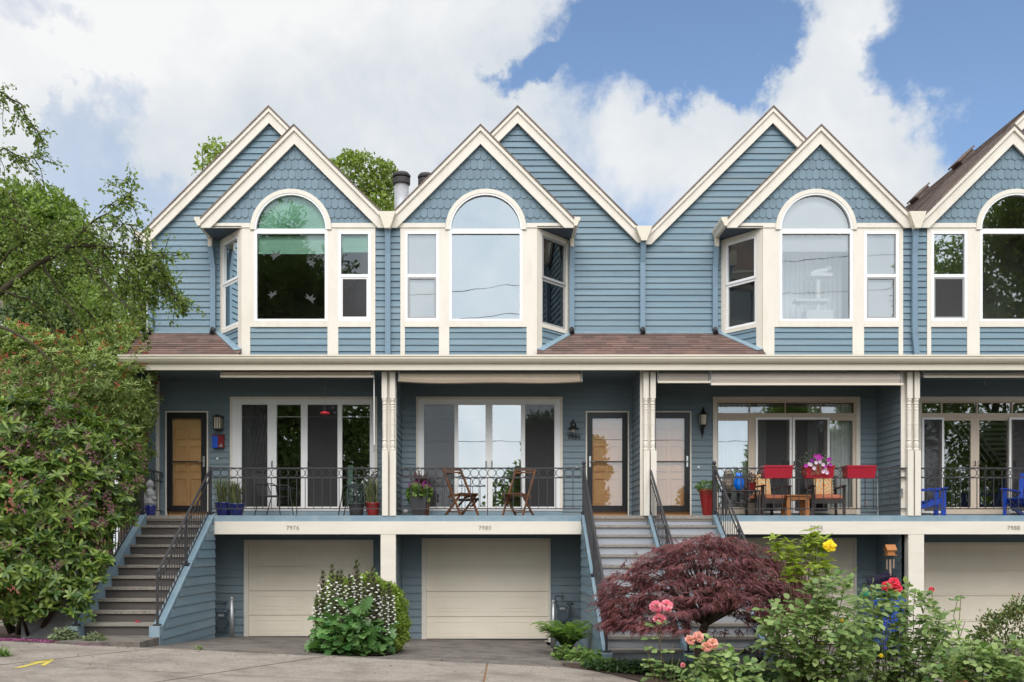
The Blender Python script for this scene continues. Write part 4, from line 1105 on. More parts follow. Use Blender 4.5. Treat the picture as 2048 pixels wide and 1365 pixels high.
t = thing('carriage_lamp', 'black carriage lamp with a long tail beside the door of 7984', 'lamp', tuple(P(1406,850,YP)))
c = P(1406.5,838,YP-.13)
MB().lathe((c.x,c.y,c.z),[(.03,-.14),(.075,-.12),(.09,.08)],8).build('glass','lampglass',t)
mb = MB(); mb.lathe((c.x,c.y,c.z+.08),[(.10,0),(.095,.02),(.05,.06),(.03,.1),(.03,.12),(.012,.14),(.018,.16),(.003,.175)],8); mb.lathe((c.x,c.y,c.z-.19),[(.01,0),(.05,.02),(.06,.05),(.04,.06)],8)
for k in range(4):
    a = math.pi/4+k*math.pi/2; mb.bar((c.x+.078*math.cos(a),c.y+.078*math.sin(a),c.z-.13),(c.x+.095*math.cos(a),c.y+.095*math.sin(a),c.z+.09),.011)
mb.build('cage','black',t)
mb = MB(); mb.tube([(c.x,c.y,c.z-.19),(c.x,c.y+.05,c.z-.25),(c.x,YP-.04,c.z-.22)],.012,6); mb.tube([(c.x,YP-.04,c.z-.15),(c.x,YP-.035,c.z-.42)],[.03,.004],6); mb.tube([(c.x,YP-.03,c.z-.05),(c.x,YP-.03,c.z-.3)],.04,6); mb.build('bracket','black',t)
# mailbox
t = thing('mailbox', 'small wall mailbox, half blue and half dark red, by the door of 7976', 'mailbox', tuple(P(439,885,YP)))
a, m_, b, zt_, zb_ = X(427.6,YP),X(438.5,YP),X(450,YP),Z(873,YP),Z(897,YP)
MB().box(a,m_,YP-.12,YP-.02,zb_,zt_).build('blue_half','mailblue',t); MB().box(m_,b,YP-.12,YP-.02,zb_,zt_).build('red_half','mailred',t)
MB().prism([(a-.01,zt_),(b+.01,zt_),(b+.01,zt_+.015),(a-.01,zt_+.015)],'y',YP-.135,YP-.02).build('lid','mailred',t)
mb = MB(); mb.poly([(m_+.02,YP-.123,zb_+.02),(b-.02,YP-.123,zb_+.02),(b-.05,YP-.123,zb_+.1)]); mb.build('emblem','stone',t)
# hummingbird feeder
t = thing('hummingbird_feeder', 'small red hummingbird feeder hanging in front of the glass doors', 'bird feeder', tuple(P(650,826,.5)))
c = P(650,827,.5); mb = MB(); mb.tube([c+Vector((0,0,.0)),Vector((c.x,c.y,3.6))],.003,4); mb.build('wire','steel',t)
MB().lathe(c,[(.02,-.035),(.085,-.02),(.105,-.005),(.1,.012),(.05,.035),(.012,.05)],16).build('saucer','feederred',t)
# ---- potted things
def pot(parent, c, r0, r1, h, mat, n=18, square=False):
    if square:
        mb = MB(); x, y, z = c
        vs = [(x-r0,y-r0,z),(x+r0,y-r0,z),(x+r0,y+r0,z),(x-r0,y+r0,z),(x-r1,y-r1,z+h),(x+r1,y-r1,z+h),(x+r1,y+r1,z+h),(x-r1,y+r1,z+h)]
        mb.add(vs,[(0,3,2,1),(0,1,5,4),(1,2,6,5),(2,3,7,6),(3,0,4,7)]); q = r1-.02
        mb.add([(x-r1,y-r1,z+h),(x+r1,y-r1,z+h),(x+r1,y+r1,z+h),(x-r1,y+r1,z+h),(x-q,y-q,z+h),(x+q,y-q,z+h),(x+q,y+q,z+h),(x-q,y+q,z+h),(x-q,y-q,z+h-.05),(x+q,y-q,z+h-.05),(x+q,y+q,z+h-.05),(x-q,y+q,z+h-.05)],
               [(0,1,5,4),(1,2,6,5),(2,3,7,6),(3,0,4,7),(4,5,9,8),(5,6,10,9),(6,7,11,10),(7,4,8,11)])
        p = mb.build('pot',mat,parent)
    else:
        p = MB().lathe(c,[(r0*.95,0),(r0,.01),((r0+r1)/2*1.02,h*.55),(r1,h*.9),(r1*1.05,h*.92),(r1*1.05,h),(r1*.93,h),(r1*.9,h-.04)],n).build('pot',mat,parent,None,True)
    MB().lathe((c[0],c[1],c[2]+h-.045),[(.001,0),(r1*.9,0),(r1*.89,.005),(.001,.01)],n).build('soil','soil',p)
    return p
def tuft(parent, c, n, h, spread, mat, w=.012, name='foliage', droop=.3, rs=RS):
    lv = Leaves('strap'); P0 = np.array(c) + rs.normal(size=(n,3))*np.array([.05,.05,0])
    T = np.stack([rs.normal(size=n)*spread, rs.normal(size=n)*spread, np.ones(n)],1)
    lv.add(P0, T, unit(np.stack([-T[:,0]-.2,-T[:,1]-.5,np.full(n,.4)],1)), h*rs.uniform(.6,1.05,n), w)
    return lv.build(name, mat, parent)
def bushy(parent, c, rad, n, L, W, mat, tpl='oval', name='foliage', rs=RS, up=.4):
    lv = Leaves(tpl); d = rdir(n, rs); r = rs.uniform(.45,1,n)**.5
    Pn = np.array(c) + d*np.array(rad)*r[:,None]
    lv.add(Pn, unit(d+rs.normal(size=(n,3))*.6+[0,0,up*.3]), unit(d+[0,-.2,up]+rs.normal(size=(n,3))*.4), L*rs.uniform(.7,1.2,n), W*rs.uniform(.7,1.2,n))
    return lv.build(name, mat, parent)
def potted(label, px, y, r0, r1, h, mat, loc_z=FZ, square=False, name='potted_plant', group='porch pot plants'):
    x = X(px, y); t = thing(name, label, 'potted plant', (x, y, loc_z), group); pot(t, (x,y,loc_z), r0, r1, h, mat, 18, square); return t, (x, y, loc_z+h-.03)
t, c = potted('cobalt blue bowl of upright grass, nearest the stair rail', 448,.3,.14,.19,.28,'bluepot'); tuft(t,c,110,.62,.22,'grass')
t, c = potted('cobalt blue bowl of tall rosemary beside another blue bowl', 472,.22,.13,.18,.25,'bluepot'); tuft(t,c,150,.55,.2,'grass',.016); bushy(t,(c[0]-.08,c[1],c[2]+.25),(.08,.08,.28),220,.05,.01,'grey','small','sprigs')
t, c = potted('charcoal pot with a blue grey dwarf conifer on the porch of 7976', 713,.3,.13,.16,.26,'darkpot'); bushy(t,(c[0],c[1],c[2]+.2),(.2,.2,.22),900,.05,.018,'bluegrey','small')
t, c = potted('dark red pot of reedy grass next to the porch posts', 746,.25,.11,.14,.27,'redpot'); tuft(t,c,150,.6,.16,'grass')
t, c = potted('square charcoal planter of pink geraniums', 838,.2,.12,.16,.38,'darkpot',FZ,True); bushy(t,(c[0],c[1],c[2]+.1),(.22,.18,.16),170,.11,.12,'lush','oval')
lv = Leaves('oval'); 
for (px, py) in ((821,971),(848,970),(852,967),(856,971),(834,966),(845,974)):
    q = P(px,py,.1); d = rdir(16); lv.add(np.array(q)+d*.028, d, rdir(16), .035, .03)
lv.build('flower_heads','petalmagenta',t)
t, c = potted('brown glazed pot of dark spiky cordyline behind the pink geraniums', 845,.62,.13,.19,.62,'rust'); tuft(t,c,70,.5,.75,'cordyline',.03)
t, c = potted('tall tapered red planter of ferny greenery beside the door of 7984', 1415,.35,.1,.17,.55,'redpot'); bushy(t,(c[0],c[1],c[2]+.07),(.22,.2,.13),700,.06,.02,'lush','small')
t = thing('garden_statue', 'small grey stone statue seated on a blue pot at the head of the brown stairs', 'statue', (X(300,.25),.25,FZ))
x = X(300,.25); MB().lathe((x,.25,FZ),[(.1,0),(.11,.02),(.13,.2),(.12,.22)],14).build('blue_pot','bluepot',t)
MB().lathe((x,.25,FZ+.22),[(.12,0),(.14,.04),(.12,.1),(.09,.15),(.11,.22),(.10,.28),(.05,.33),(.055,.36),(.08,.41),(.075,.46),(.03,.51),(.005,.53)],14).build('figure','stone',t)
MB().ball((x-.1,.2,FZ+.36),.055,8).build('arm','stone',t); MB().ball((x+.1,.2,FZ+.36),.055,8).build('arm','stone',t)
q = P(811,1024,.15); tag(MB().ball(q,.055,10,.85).build('stone_ball','stone'), 'small grey round stone ornament on the porch floor by the party wall', 'ornament')
tag(MB().prism([(X(520,.6),.35),(X(700,.6),.35),(X(700,.6),1.0),(X(520,.6),1.0)],'z',FZ+.002,FZ+.02).build('porch_rug','rust'), 'flat brown rug under the metal patio chairs', 'rug')
for (px, lb) in ((1208,'straw doormat at the door of 7980'),(1340,'straw doormat at the door of 7984')):
    x = X(px,.5); tag(MB().box(x-.38,x+.38,.15,.7,FZ+.003,FZ+.022).build('doormat','cedar'), lb, 'doormat', 'doormats')
# ---- metal patio chairs
t = thing('patio_chair', 'dark metal mesh patio chair facing away from the stairs of 7976', 'chair', (0,0,0), 'metal patio chairs', local=True)
r = .012
MB().prism([(-.22,-.23),(.22,-.23),(.24,.23),(-.24,.23)],'z',.41,.425).build('seat','wicker',t)
mb = MB(); mb.add([(-.21,.22,.44),(.21,.22,.44),(.23,.40,.9),(-.23,.40,.9),(-.21,.235,.44),(.21,.235,.44),(.23,.415,.9),(-.23,.415,.9)],[(0,1,2,3),(7,6,5,4),(0,3,7,4),(1,5,6,2),(3,2,6,7)]); mb.build('backrest',MT['screen'],t)
mb = MB(); mb.tube([(-.22,.2,.42),(-.24,.4,.9),(-.1,.44,.95),(.1,.44,.95),(.24,.4,.9),(.22,.2,.42)],r,6); mb.tube([(-.23,.3,.68),(.23,.3,.68)],r*.7,6); mb.build('back_frame','iron',t)
for sx in (-1,1):
    MB().tube([(sx*.24,-.32,0),(sx*.24,-.24,.42),(sx*.25,-.22,.62),(sx*.25,-.14,.66),(sx*.25,.26,.66)],r,6).build('arm_and_front_leg','iron',t)
    MB().tube([(sx*.21,.34,0),(sx*.21,.2,.42)],r,6).build('leg','iron',t)
t.location = (X(548,.55),.55,FZ+.001); t.rotation_euler = (0,0,math.radians(68))
dup(t,(X(712,.65),.65,FZ+.001),math.radians(-68),'dark metal mesh patio chair facing the stairs of 7976, behind the blue grey shrub')
# ---- folding wooden chairs
t = thing('folding_chair', 'wooden folding chair with slanted back, nearer the pink geraniums', 'chair', (0,0,0), 'wooden folding chairs', local=True)
for sx in (-1,1):
    MB().bar((sx*.23,-.3,.0),(sx*.23,.34,1.02),.026,.045).build('back_leg','wood',t)
    MB().bar((sx*.2,.30,.0),(sx*.2,-.28,.46),.026,.045).build('front_leg','wood',t)
    MB().bar((sx*.2,-.30,.44),(sx*.2,.16,.40),.026,.04).build('seat_rail','wood',t)
mb = MB()
for k in range(8): mb.box(-.21,.21,-.31+k*.058,-.31+k*.058+.042,.455-k*.004,.472-k*.004)
mb.build('seat','wood',t)
mb = MB(); mb.bar((-.235,.335,1.0),(.235,.335,1.0),.03,.06); mb.bar((-.23,.30,.93),(.23,.30,.93),.016,.03); mb.build('back_slat','wood',t)
mb = MB(); mb.bar((-.2,-.2,.12),(.2,-.2,.12),.02); mb.bar((-.2,.22,.1),(.2,.22,.1),.02); mb.build('stretcher','wood',t)
t.location = (X(922,.5),.5,FZ+.001); t.rotation_euler = (0,0,math.radians(38))
dup(t,(X(1038,.55),.55,FZ+.001),math.radians(-28),'wooden folding chair with slanted back, nearer the front door of 7980')
# ---- armchairs, side table, plant stand
t = thing('porch_armchair', 'dark slatted armchair with coral cushion beside the plant stand', 'chair', (0,0,0), 'dark porch armchairs', local=True)
for sx in (-1,1):
    MB().box(sx*.31-.025,sx*.31+.025,-.33,-.28,0,.60).build('leg','darkwood',t); MB().bar((sx*.30,.33,0),(sx*.30,.42,.88),.045,.05).build('leg','darkwood',t)
    MB().bar((sx*.31,-.36,.62),(sx*.31,.36,.60),.07,.028).build('arm','darkwood',t)
mb = MB(); mb.box(-.30,.30,-.32,.34,.30,.35); mb.box(-.3,.3,-.335,-.32,.26,.35); mb.build('seat_frame','darkwood',t)
mb = MB()
for k in range(7): mb.box(-.28,.28,.365+k*.011,.385+k*.011,.42+k*.066,.46+k*.066)
mb.build('back_slats','darkwood',t)
def soft(x0,x1,y0,y1,z0,z1,b=.02):
    mb = MB(); return mb.add([(x,y,z) for z, e in ((z0,b),(z0+b,0),(z1-b,0),(z1,b)) for (x,y) in ((x0+e,y0+e),(x1-e,y0+e),(x1-e,y1-e),(x0+e,y1-e))],[(3,2,1,0),(12,13,14,15)]+[(4*l+i,4*l+(i+1)%4,4*l+4+(i+1)%4,4*l+4+i) for l in range(3) for i in range(4)])
soft(-.27,.27,-.34,.30,.352,.44,.025).build('seat_cushion','coral',t)
o = soft(-.22,.16,-.05,.05,.0,.46,.025).build('back_cushion','cushion',t); o.location = (.06,.27,.445); o.rotation_euler = (-.18,0,.06)
t.location = (X(1536,.62),.62,FZ); t.rotation_euler = (0,0,math.radians(16))
dup(t,(X(1650,.62),.62,FZ),math.radians(-6),'dark slatted armchair with coral cushion under the petunia planter')
t = thing('side_table', 'small orange brown wooden table between the two armchairs', 'table', (X(1590,.45),.45,FZ)); x = X(1590,.45)
mb = MB()
for k in range(5): mb.box(x-.25,x+.25,.22+k*.093,.22+k*.093+.085,FZ+.41,FZ+.435)
mb.build('tabletop','cedar',t); mb = MB(); frame_rect(mb,x-.22,x+.22,FZ+.33,FZ+.41,.001,.25,.27); mb.box(x-.22,x+.22,.25,.27,FZ+.33,FZ+.409); mb.box(x-.22,x+.22,.62,.64,FZ+.33,FZ+.409); mb.build('apron','cedar',t)
for sx in (-1,1):
    for sy in (.27,.63): MB().box(x+sx*.19-.04,x+sx*.19+.04,sy-.03,sy+.03,FZ,FZ+.33).build('leg','cedar',t)
t = thing('plant_stand', 'black two tier plant stand holding the owl and the red pot', 'plant stand', (X(1480,.3),.3,FZ)); a, b = X(1445,.3), X(1518,.3)
MB().box(a,b,.12,.48,FZ+.50,FZ+.525).build('top_shelf','darkwood',t); MB().box(a+.04,b-.3,.14,.46,FZ+.26,FZ+.28).build('lower_shelf','darkwood',t)
for xx in (a+.03,b-.03):
    for yy in (.15,.45): MB().box(xx-.016,xx+.016,yy-.016,yy+.016,FZ,FZ+.50).build('leg','darkwood',t)
def owl(label, px, s, mat, belly, name='owl_figurine'):
    x = X(px,.28); z = FZ+.526; t = thing(name, label, 'figurine', (x,.28,z), 'figurines on the plant stand')
    MB().lathe((x,.28,z),[(.05*s,0),(.075*s,.03*s),(.095*s,.12*s),(.092*s,.2*s),(.075*s,.26*s),(.085*s,.31*s),(.08*s,.36*s),(.05*s,.4*s),(.01,.415*s)],16).build('body',mat,t,None,True)
    for sx in (-1,1):
        MB().lathe((x+sx*.05*s,.26,z+.37*s),[(.028*s,0),(.018*s,.035*s),(.002,.065*s)],6).build('ear_tuft',mat,t)
        MB().ball((x+sx*.033*s,.28-.08*s,z+.335*s),.022*s,8).build('eye',belly,t)
        MB().lathe((x+sx*.09*s,.28,z+.06*s),[(.01,0),(.03*s,.06*s),(.03*s,.16*s),(.01,.22*s)],8).build('wing',mat,t)
    MB().lathe((x,.28-.085*s,z+.29*s),[(.002,0),(.012*s,.025*s),(.004,.035*s)],6).build('beak','darkwood',t)
owl('brown mottled owl statue on the plant stand', 1456,1.0,'owl','stone'); owl('bright blue glazed bird figurine between the owl and the red pot', 1478,.86,'blueglass','blueglass','bird_figurine')
x = X(1503,.28); z = FZ+.526; t = thing('potted_plant', 'small dark red pot with saucer and reddish plant on the plant stand', 'potted plant', (x,.28,z), 'porch pot plants')
pot(t,(x,.28,z+.01),.07,.1,.15,'redpot'); MB().lathe((x,.28,z),[(.08,0),(.1,.015),(.09,.02)],14).build('saucer','redpot',t); bushy(t,(x,.28,z+.23),(.075,.07,.11),120,.05,.025,'cordyline','oval'); bushy(t,(x,.26,z+.2),(.06,.06,.08),60,.05,.02,'lush','oval','green_leaves')
for k, px in enumerate((1458,1479)):
    x = X(px,.28); z = FZ+.281; t = thing('rubber_boot', ('black rubber boot under the brown owl','black rubber boot under the blue bird figurine')[k], 'boot', (x,.28,z), 'boots on the lower shelf')
    MB().lathe((x,.30,z),[(.04,0),(.045,.02),(.045,.1),(.055,.19),(.05,.19)],12).build('shaft','black',t); MB().lathe((x+.04,.25,z),[(.07,0),(.075,.015),(.06,.05),(.02,.065)],12,1,.6).build('foot','black',t)
# ---- red planters on the rail
for k, (a, b) in enumerate(((1526,1583),(1609,1666),(1691,1749))):
    lb = ('plain red planter hung on the rail above the plant stand side armchair','red planter overflowing with magenta and lilac petunias','plain red planter hung on the rail nearest the grey party wall')[k]
    x0, x1 = X(a,-.1), X(b,-.1); zt_, zb_ = Z(933,-.1), Z(957,-.1); xm = (x0+x1)/2
    t = thing('rail_planter', lb, 'planter', (xm,0,zb_), 'red rail planters')
    mb = MB(); e = .02
    L = [(x0+e,-.17,zb_),(x1-e,-.17,zb_),(x1-e,.10,zb_),(x0+e,.10,zb_),(x0,-.2,zt_-.02),(x1,-.2,zt_-.02),(x1,.13,zt_-.02),(x0,.13,zt_-.02),(x0-.006,-.21,zt_-.02),(x1+.006,-.21,zt_-.02),(x1+.006,.14,zt_-.02),(x0-.006,.14,zt_-.02),(x0-.006,-.21,zt_+.012),(x1+.006,-.21,zt_+.012),(x1+.006,.14,zt_+.012),(x0-.006,.14,zt_+.012),(x0+.02,-.18,zt_+.012),(x1-.02,-.18,zt_+.012),(x1-.02,.11,zt_+.012),(x0+.02,.11,zt_+.012)]
    mb.add(L,[(3,2,1,0)]+[(4*l+i,4*l+(i+1)%4,4*l+4+(i+1)%4,4*l+4+i) for l in range(4) for i in range(4)]); mb.build('trough','red',t)
    MB().box(x0+.02,x1-.02,-.18,.11,zt_-.05,zt_-.03).build('soil','soil',t)
    if k == 1:
        lv = Leaves('oval'); lm = Leaves('oval'); lp = Leaves('oval'); gr = Leaves('small')
        def blossom(dst, q, s):
            n = 9; an = np.arange(n)*2*np.pi/n+RS.rand(); d = np.stack([np.cos(an),np.full(n,-.35)+RS.normal(size=n)*.2,np.sin(an)],1)
            dst.add(np.tile(np.array(q),(n,1)), d, (0,-1,.2), s, s*.95)
        for (px, py, dst) in ((1631,913,lp),(1638,912,lp),(1636,918,lp),(1642,916,lp),(1659,919,lm),(1656,921,lp),(1660,930,lp),(1650,933,lp),(1624,922,lm),(1632,926,lv),(1640,924,lv),(1646,930,lv),(1650,940,lv),(1654,946,lv),(1621,930,lv),(1628,937,lv),(1646,944,lv),(1612,932,lp),(1618,929,lv)):
            blossom(dst, P(px,py,-.18-.1*RS.rand()), .043)
        lp.build('magenta_petunias','petalmagenta',t); lm.build('purple_petunias','petalpurple',t); lv.build('lilac_petunias','petallilac',t)
        n = 420; c = np.array(P(1636,930,-.1)); d = RS.normal(size=(n,3))*np.array([.2,.07,.13]); gr.add(c+d, rdir(n)+[0,-.2,.2], rdir(n)+[0,-1,.5], .04, .016); gr.build('foliage','grey',t)
        mb = MB()
        for q in range(14): e_ = P(1615+RS.rand()*50,915+RS.rand()*30,-.15); s_ = Vector((xm+(RS.rand()-.5)*.4,-.05,zt_)); mb.tube([s_,(s_+e_)/2+Vector((0,-.02,.05)),e_],.004,4)
        for q in range(10): s_ = Vector((x0+.1+RS.rand()*.3,-.2,zt_+.02)); mb.tube([s_,s_+Vector((RS.normal()*.04,-.05,-.08)),s_+Vector((RS.normal()*.08,-.04,-.2))],.004,4)
        mb.build('stems','grey',t) if False else mb.build('stems',LF['grey'],t)
# ---- blue adirondack chairs
t = thing('adirondack_chair', 'bright blue plastic deck chair half hidden behind the porch posts', 'chair', (0,0,0), 'blue deck chairs', local=True)
mb = MB()
for k in range(6): mb.box(-.25,.25,-.3+k*.1,-.21+k*.1,.36-k*.022,.38-k*.022)
mb.build('seat','blueplastic',t)
for k in range(5):
    x = -.22+k*.11; hgt = .92+.06*math.cos((k-2)*.7); MB().bar((x,.26,.22),(x*1.25,.58,hgt),.095,.02).build('back_slat','blueplastic',t)
for sx in (-1,1):
    MB().bar((sx*.29,-.36,.57),(sx*.29,.42,.53),.12,.025).build('arm','blueplastic',t); MB().box(sx*.28-.02,sx*.28+.02,-.33,-.24,0,.56).build('leg','blueplastic',t); MB().bar((sx*.26,-.3,.34),(sx*.26,.62,.02),.03,.1).build('leg','blueplastic',t)
t.location = (X(1850,.55),.55,FZ); t.rotation_euler = (0,0,math.radians(80))
dup(t,(X(2050,.45),.45,FZ),math.radians(-50),'bright blue plastic deck chair at the edge of the porch of 7988')
# ---- cat tree behind the arched window of 7984
y = .5; t = thing('cat_tree', 'white carpeted cat tree standing behind the arched window of 7984', 'cat tree', (X(1622,y),y,4.38))
MB().box(X(1608,y),X(1662,y),y-.15,y+.15,4.39,Z(624,y)).build('base_box','white',t); MB().tube([(X(1636,y),y,Z(624,y)),(X(1636,y),y,Z(553,y))],.05,10).build('post','white',t)
MB().box(X(1588,y),X(1654,y),y-.14,y+.14,Z(606,y),Z(601,y)).build('shelf','white',t); MB().tube([(X(1596,y),y,4.39),(X(1596,y),y,Z(606,y))],.04,8).build('post','white',t)
MB().box(X(1617,y),X(1660,y),y-.15,y+.15,Z(556,y),Z(550,y)).build('perch','white',t)
mb = MB(); zc = Z(550,y); mb.tube([(X(1618,y),y-.05,zc+.02),(X(1624,y),y-.02,zc+.03),(X(1630,y),y,zc+.055),(X(1640,y),y,zc+.07),(X(1648,y),y-.02,zc+.075),(X(1653,y),y-.04,zc+.10),(X(1657,y),y-.06,zc+.12),(X(1661,y),y-.07,zc+.115)],[.012,.02,.05,.066,.06,.04,.046,.018],10)
for dx in (-.025,.025): mb.lathe((X(1656,y)+dx,y-.055,zc+.15),[(.016,0),(.002,.04)],5)
tag(mb.build('cat','white'), 'white cat lying on the top perch of the cat tree', 'cat')
# ---- garage level: meters, posts, bin, birdhouse chime, wire rack
def meter(label, px, py, y, s=1.0):
    c = P(px,py,y); t = thing('gas_meter', label, 'gas meter', (c.x,y,gz(c.x,y)), 'gas meters')
    MB().tube([c+Vector((0,.07,0)),c+Vector((0,-.07,0))],.13*s,14).build('body','meter',t)
    mb = MB(); mb.box(c.x-.09*s,c.x+.09*s,c.y-.08,c.y+.05,c.z+.12*s,c.z+.24*s); mb.build('index_box','meter',t); MB().box(c.x-.06*s,c.x+.06*s,c.y-.087,c.y-.081,c.z+.15*s,c.z+.2*s).build('dial','stone',t)
    mb = MB(); mb.tube([(c.x-.11*s,c.y,c.z+.18),(c.x-.16*s,c.y,c.z+.35),(c.x-.16*s,c.y,c.z+.42),(c.x+.02,c.y,c.z+.42),(c.x+.02,YP-.03,c.z+.42)],.02,8); mb.tube([(c.x+.1*s,c.y,c.z+.18),(c.x+.19*s,c.y,c.z+.2),(c.x+.19*s,c.y,gz(c.x,y)-.02)],.022,8); mb.lathe((c.x+.19*s,c.y,c.z+.22),[(.05,0),(.085,.02),(.085,.05),(.04,.08)],10); mb.tube([(c.x-.13,c.y,c.z-.08),(c.x-.14,c.y,gz(c.x,y)-.02)],.02,8); mb.build('pipes','meter',t)
meter('dark gas meter and pipes against the wall beside the brown stairs', 444,1247,1.05,1.0); meter('dark gas meter behind the fern beside the garage of 7980', 1124,1232,1.05,.9)
def bollard(label, px, py0, y):
    x = X(px,y); z = gz(x,y); t = thing('bollard', label, 'bollard', (x,y,z), 'steel bollards')
    MB().tube([(x,y,z-.1),(x,y,Z(py0,y))],.042,12).build('pipe','steel',t,None,True); MB().lathe((x,y,Z(py0,y)),[(.044,-.04),(.044,0),(.03,.02),(.003,.028)],12).build('cap','steel',t)
bollard('galvanised steel bollard beside the brown stairs gas meter', 463.5,1196,.55); bollard('galvanised steel bollard behind the fern', 1106.5,1203,.6)
y = -.9; x = X(1765,y); zg = gz(x,y)
t = thing('recycling_bin', 'blue wheeled bin with green lid behind the rose bush', 'bin', (x,y,zg))
w0, w1, zt_ = .24, .3, Z(1192,y)
mb = MB(); mb.add([(x-w0,y-w0,zg+.06),(x+w0,y-w0,zg+.06),(x+w0,y+w0,zg+.06),(x-w0,y+w0,zg+.06),(x-w1,y-w1,zt_),(x+w1,y-w1,zt_),(x+w1,y+w1,zt_),(x-w1,y+w1,zt_)],[(3,2,1,0),(0,1,5,4),(1,2,6,5),(2,3,7,6),(3,0,4,7)]); mb.box(x-w1-.02,x+w1+.02,y-w1-.02,y-w1+.01,zt_-.1,zt_-.02); mb.build('body','binblue',t)
mb = MB(); mb.prism([(x-w1-.03,zt_),(x+w1+.03,zt_),(x+w1,zt_+.04),(x+.15,zt_+.07),(x-.15,zt_+.07),(x-w1,zt_+.04)],'y',y-w1-.03,y+w1+.03); mb.build('lid','bingreen',t)
for sx in (-1,1): MB().tube([(x+sx*.2,y+.26,zg+.09),(x+sx*.27,y+.26,zg+.09)],.09,14).build('wheel','black',t)
y = -.06; c = P(1780.5,1101,y)
t = thing('birdhouse_chime', 'little wooden birdhouse wind chime hanging from the porch beam', 'wind chime', (c.x,y,c.z))
MB().tube([c+Vector((0,0,.1)),Vector((c.x-.02,y+.03,Z(1069)))],.004,4).build('string','black',t)
s_ = .075
mb = MB(); mb.box(c.x-s_,c.x+s_*.9,c.y-.07,c.y+.07,c.z-.09,c.z+.03); mb.prism([(c.y-.07,c.z+.03),(c.y+.07,c.z+.03),(c.y,c.z+.1)],'x',c.x-s_,c.x+s_*.9); mb.build('house','cedar',t)
mb = MB()
for sg in (-1,1): mb.add([(c.x-.1,c.y,c.z+.115),(c.x+.1,c.y,c.z+.115),(c.x+.1,c.y+sg*.1,c.z+.01),(c.x-.1,c.y+sg*.1,c.z+.01),(c.x-.1,c.y,c.z+.1),(c.x+.1,c.y,c.z+.1),(c.x+.1,c.y+sg*.1,c.z-.005),(c.x-.1,c.y+sg*.1,c.z-.005)],[(0,1,2,3),(7,6,5,4),(0,3,7,4),(1,5,6,2),(3,2,6,7),(0,4,5,1)])
mb.build('roof','cedar',t); MB().box(c.x-.1,c.x+.1,c.y-.1,c.y+.1,c.z-.105,c.z-.09).build('base','cedar',t)
for k, (dx, L_) in enumerate(((-.055,.2),(-.02,.28),(.02,.33),(.055,.18))):
    MB().tube([(c.x+dx,c.y+.03*(-1)**k,c.z-.18),(c.x+dx,c.y+.03*(-1)**k,c.z-.18-L_)],.016,8).build('chime_tube','brass',t)
mb = MB()
for dx in (-.055,-.02,.02,.055): mb.tube([(c.x+dx,c.y,c.z-.1),(c.x+dx,c.y,c.z-.19)],.003,4)
mb.tube([(c.x,c.y,c.z-.1),(c.x,c.y,c.z-.62)],.003,4); mb.build('cords','black',t); MB().box(c.x-.012,c.x+.012,c.y-.004,c.y+.004,c.z-.68,c.z-.55).build('wind_sail','steel',t)
q = P(1803.5,980,.02); t = thing('wind_chime', 'small silver wind chime hanging by the grey party wall', 'wind chime', tuple(q))
MB().lathe(q,[(.03,0),(.032,.01),(.005,.03)],10).build('disc','steel',t)
for k in range(4): a = k*math.pi/2; MB().tube([q+Vector((.02*math.cos(a),.02*math.sin(a),-.02)),q+Vector((.02*math.cos(a),.02*math.sin(a),-.17+.02*k))],.007,6).build('chime_tube','steel',t)
# wire rack with purple cushion
y = .5; c = P(1762,1168,y); t = thing('wire_rack', 'wire hammock rack holding a folded purple cushion beside the garage', 'rack', (c.x,y,gz(c.x,y)))
mb = MB()
for dz, w in ((.0,.30),(.16,.34)):
    mb.tube([(c.x-w,y-.2,c.z+dz),(c.x+w,y-.2,c.z+dz),(c.x+w,y+.2,c.z+dz),(c.x-w,y+.2,c.z+dz)],.008,5,True)
for sx in (-.3,-.1,.1,.3): mb.tube([(c.x+sx,y-.2,c.z),(c.x+sx*1.1,y-.2,c.z+.16)],.005,4)
for sx in (-.28,.28):
    for sy in (-.18,.18): mb.tube([(c.x+sx,y+sy,c.z),(c.x+sx,y+sy,gz(c.x,y)-.02)],.01,5)
mb.build('frame','iron',t); MB().tube([(c.x-.28,y,c.z+.03),(c.x-.1,y-.02,c.z+.08),(c.x+.1,y-.02,c.z+.15),(c.x+.22,y,c.z+.17)],[.06,.09,.09,.05],10).build('cushion','purple',t)
tag(MB().box(-8.1,-7.06,-2.75,-2.6,-2.1,Z(1192,-2.7)).build('retaining_wall','stone'), 'low grey concrete wall between the rhododendron and the brown stairs', 'wall')
lv = Leaves('small'); n = 420; xx = RS.uniform(-9,1.6,n); yy = np.where(RS.rand(n) < .55, RS.uniform(-4.6,-3.9,n), RS.uniform(-7,-4.4,n)); keep = (np.abs(xx+2.1) > .75)|(yy < -4.3)
zz = np.array([gz(a,b)+.008 for a,b in zip(xx,yy)]); lv.add(np.stack([xx,yy,zz],1)[keep], (rdir(n)*[1,1,.1])[keep], (rdir(n)*.4+[0,0,1])[keep], RS.uniform(.015,.05,n)[keep], RS.uniform(.01,.03,n)[keep])
tag(lv.build('leaf_litter',leafM('leaf_litter',(.05,.03,.02),(.22,.15,.09),.1,.8)), 'scattered dry leaf bits on the sidewalk and driveways', 'leaf litter', None, 'stuff')
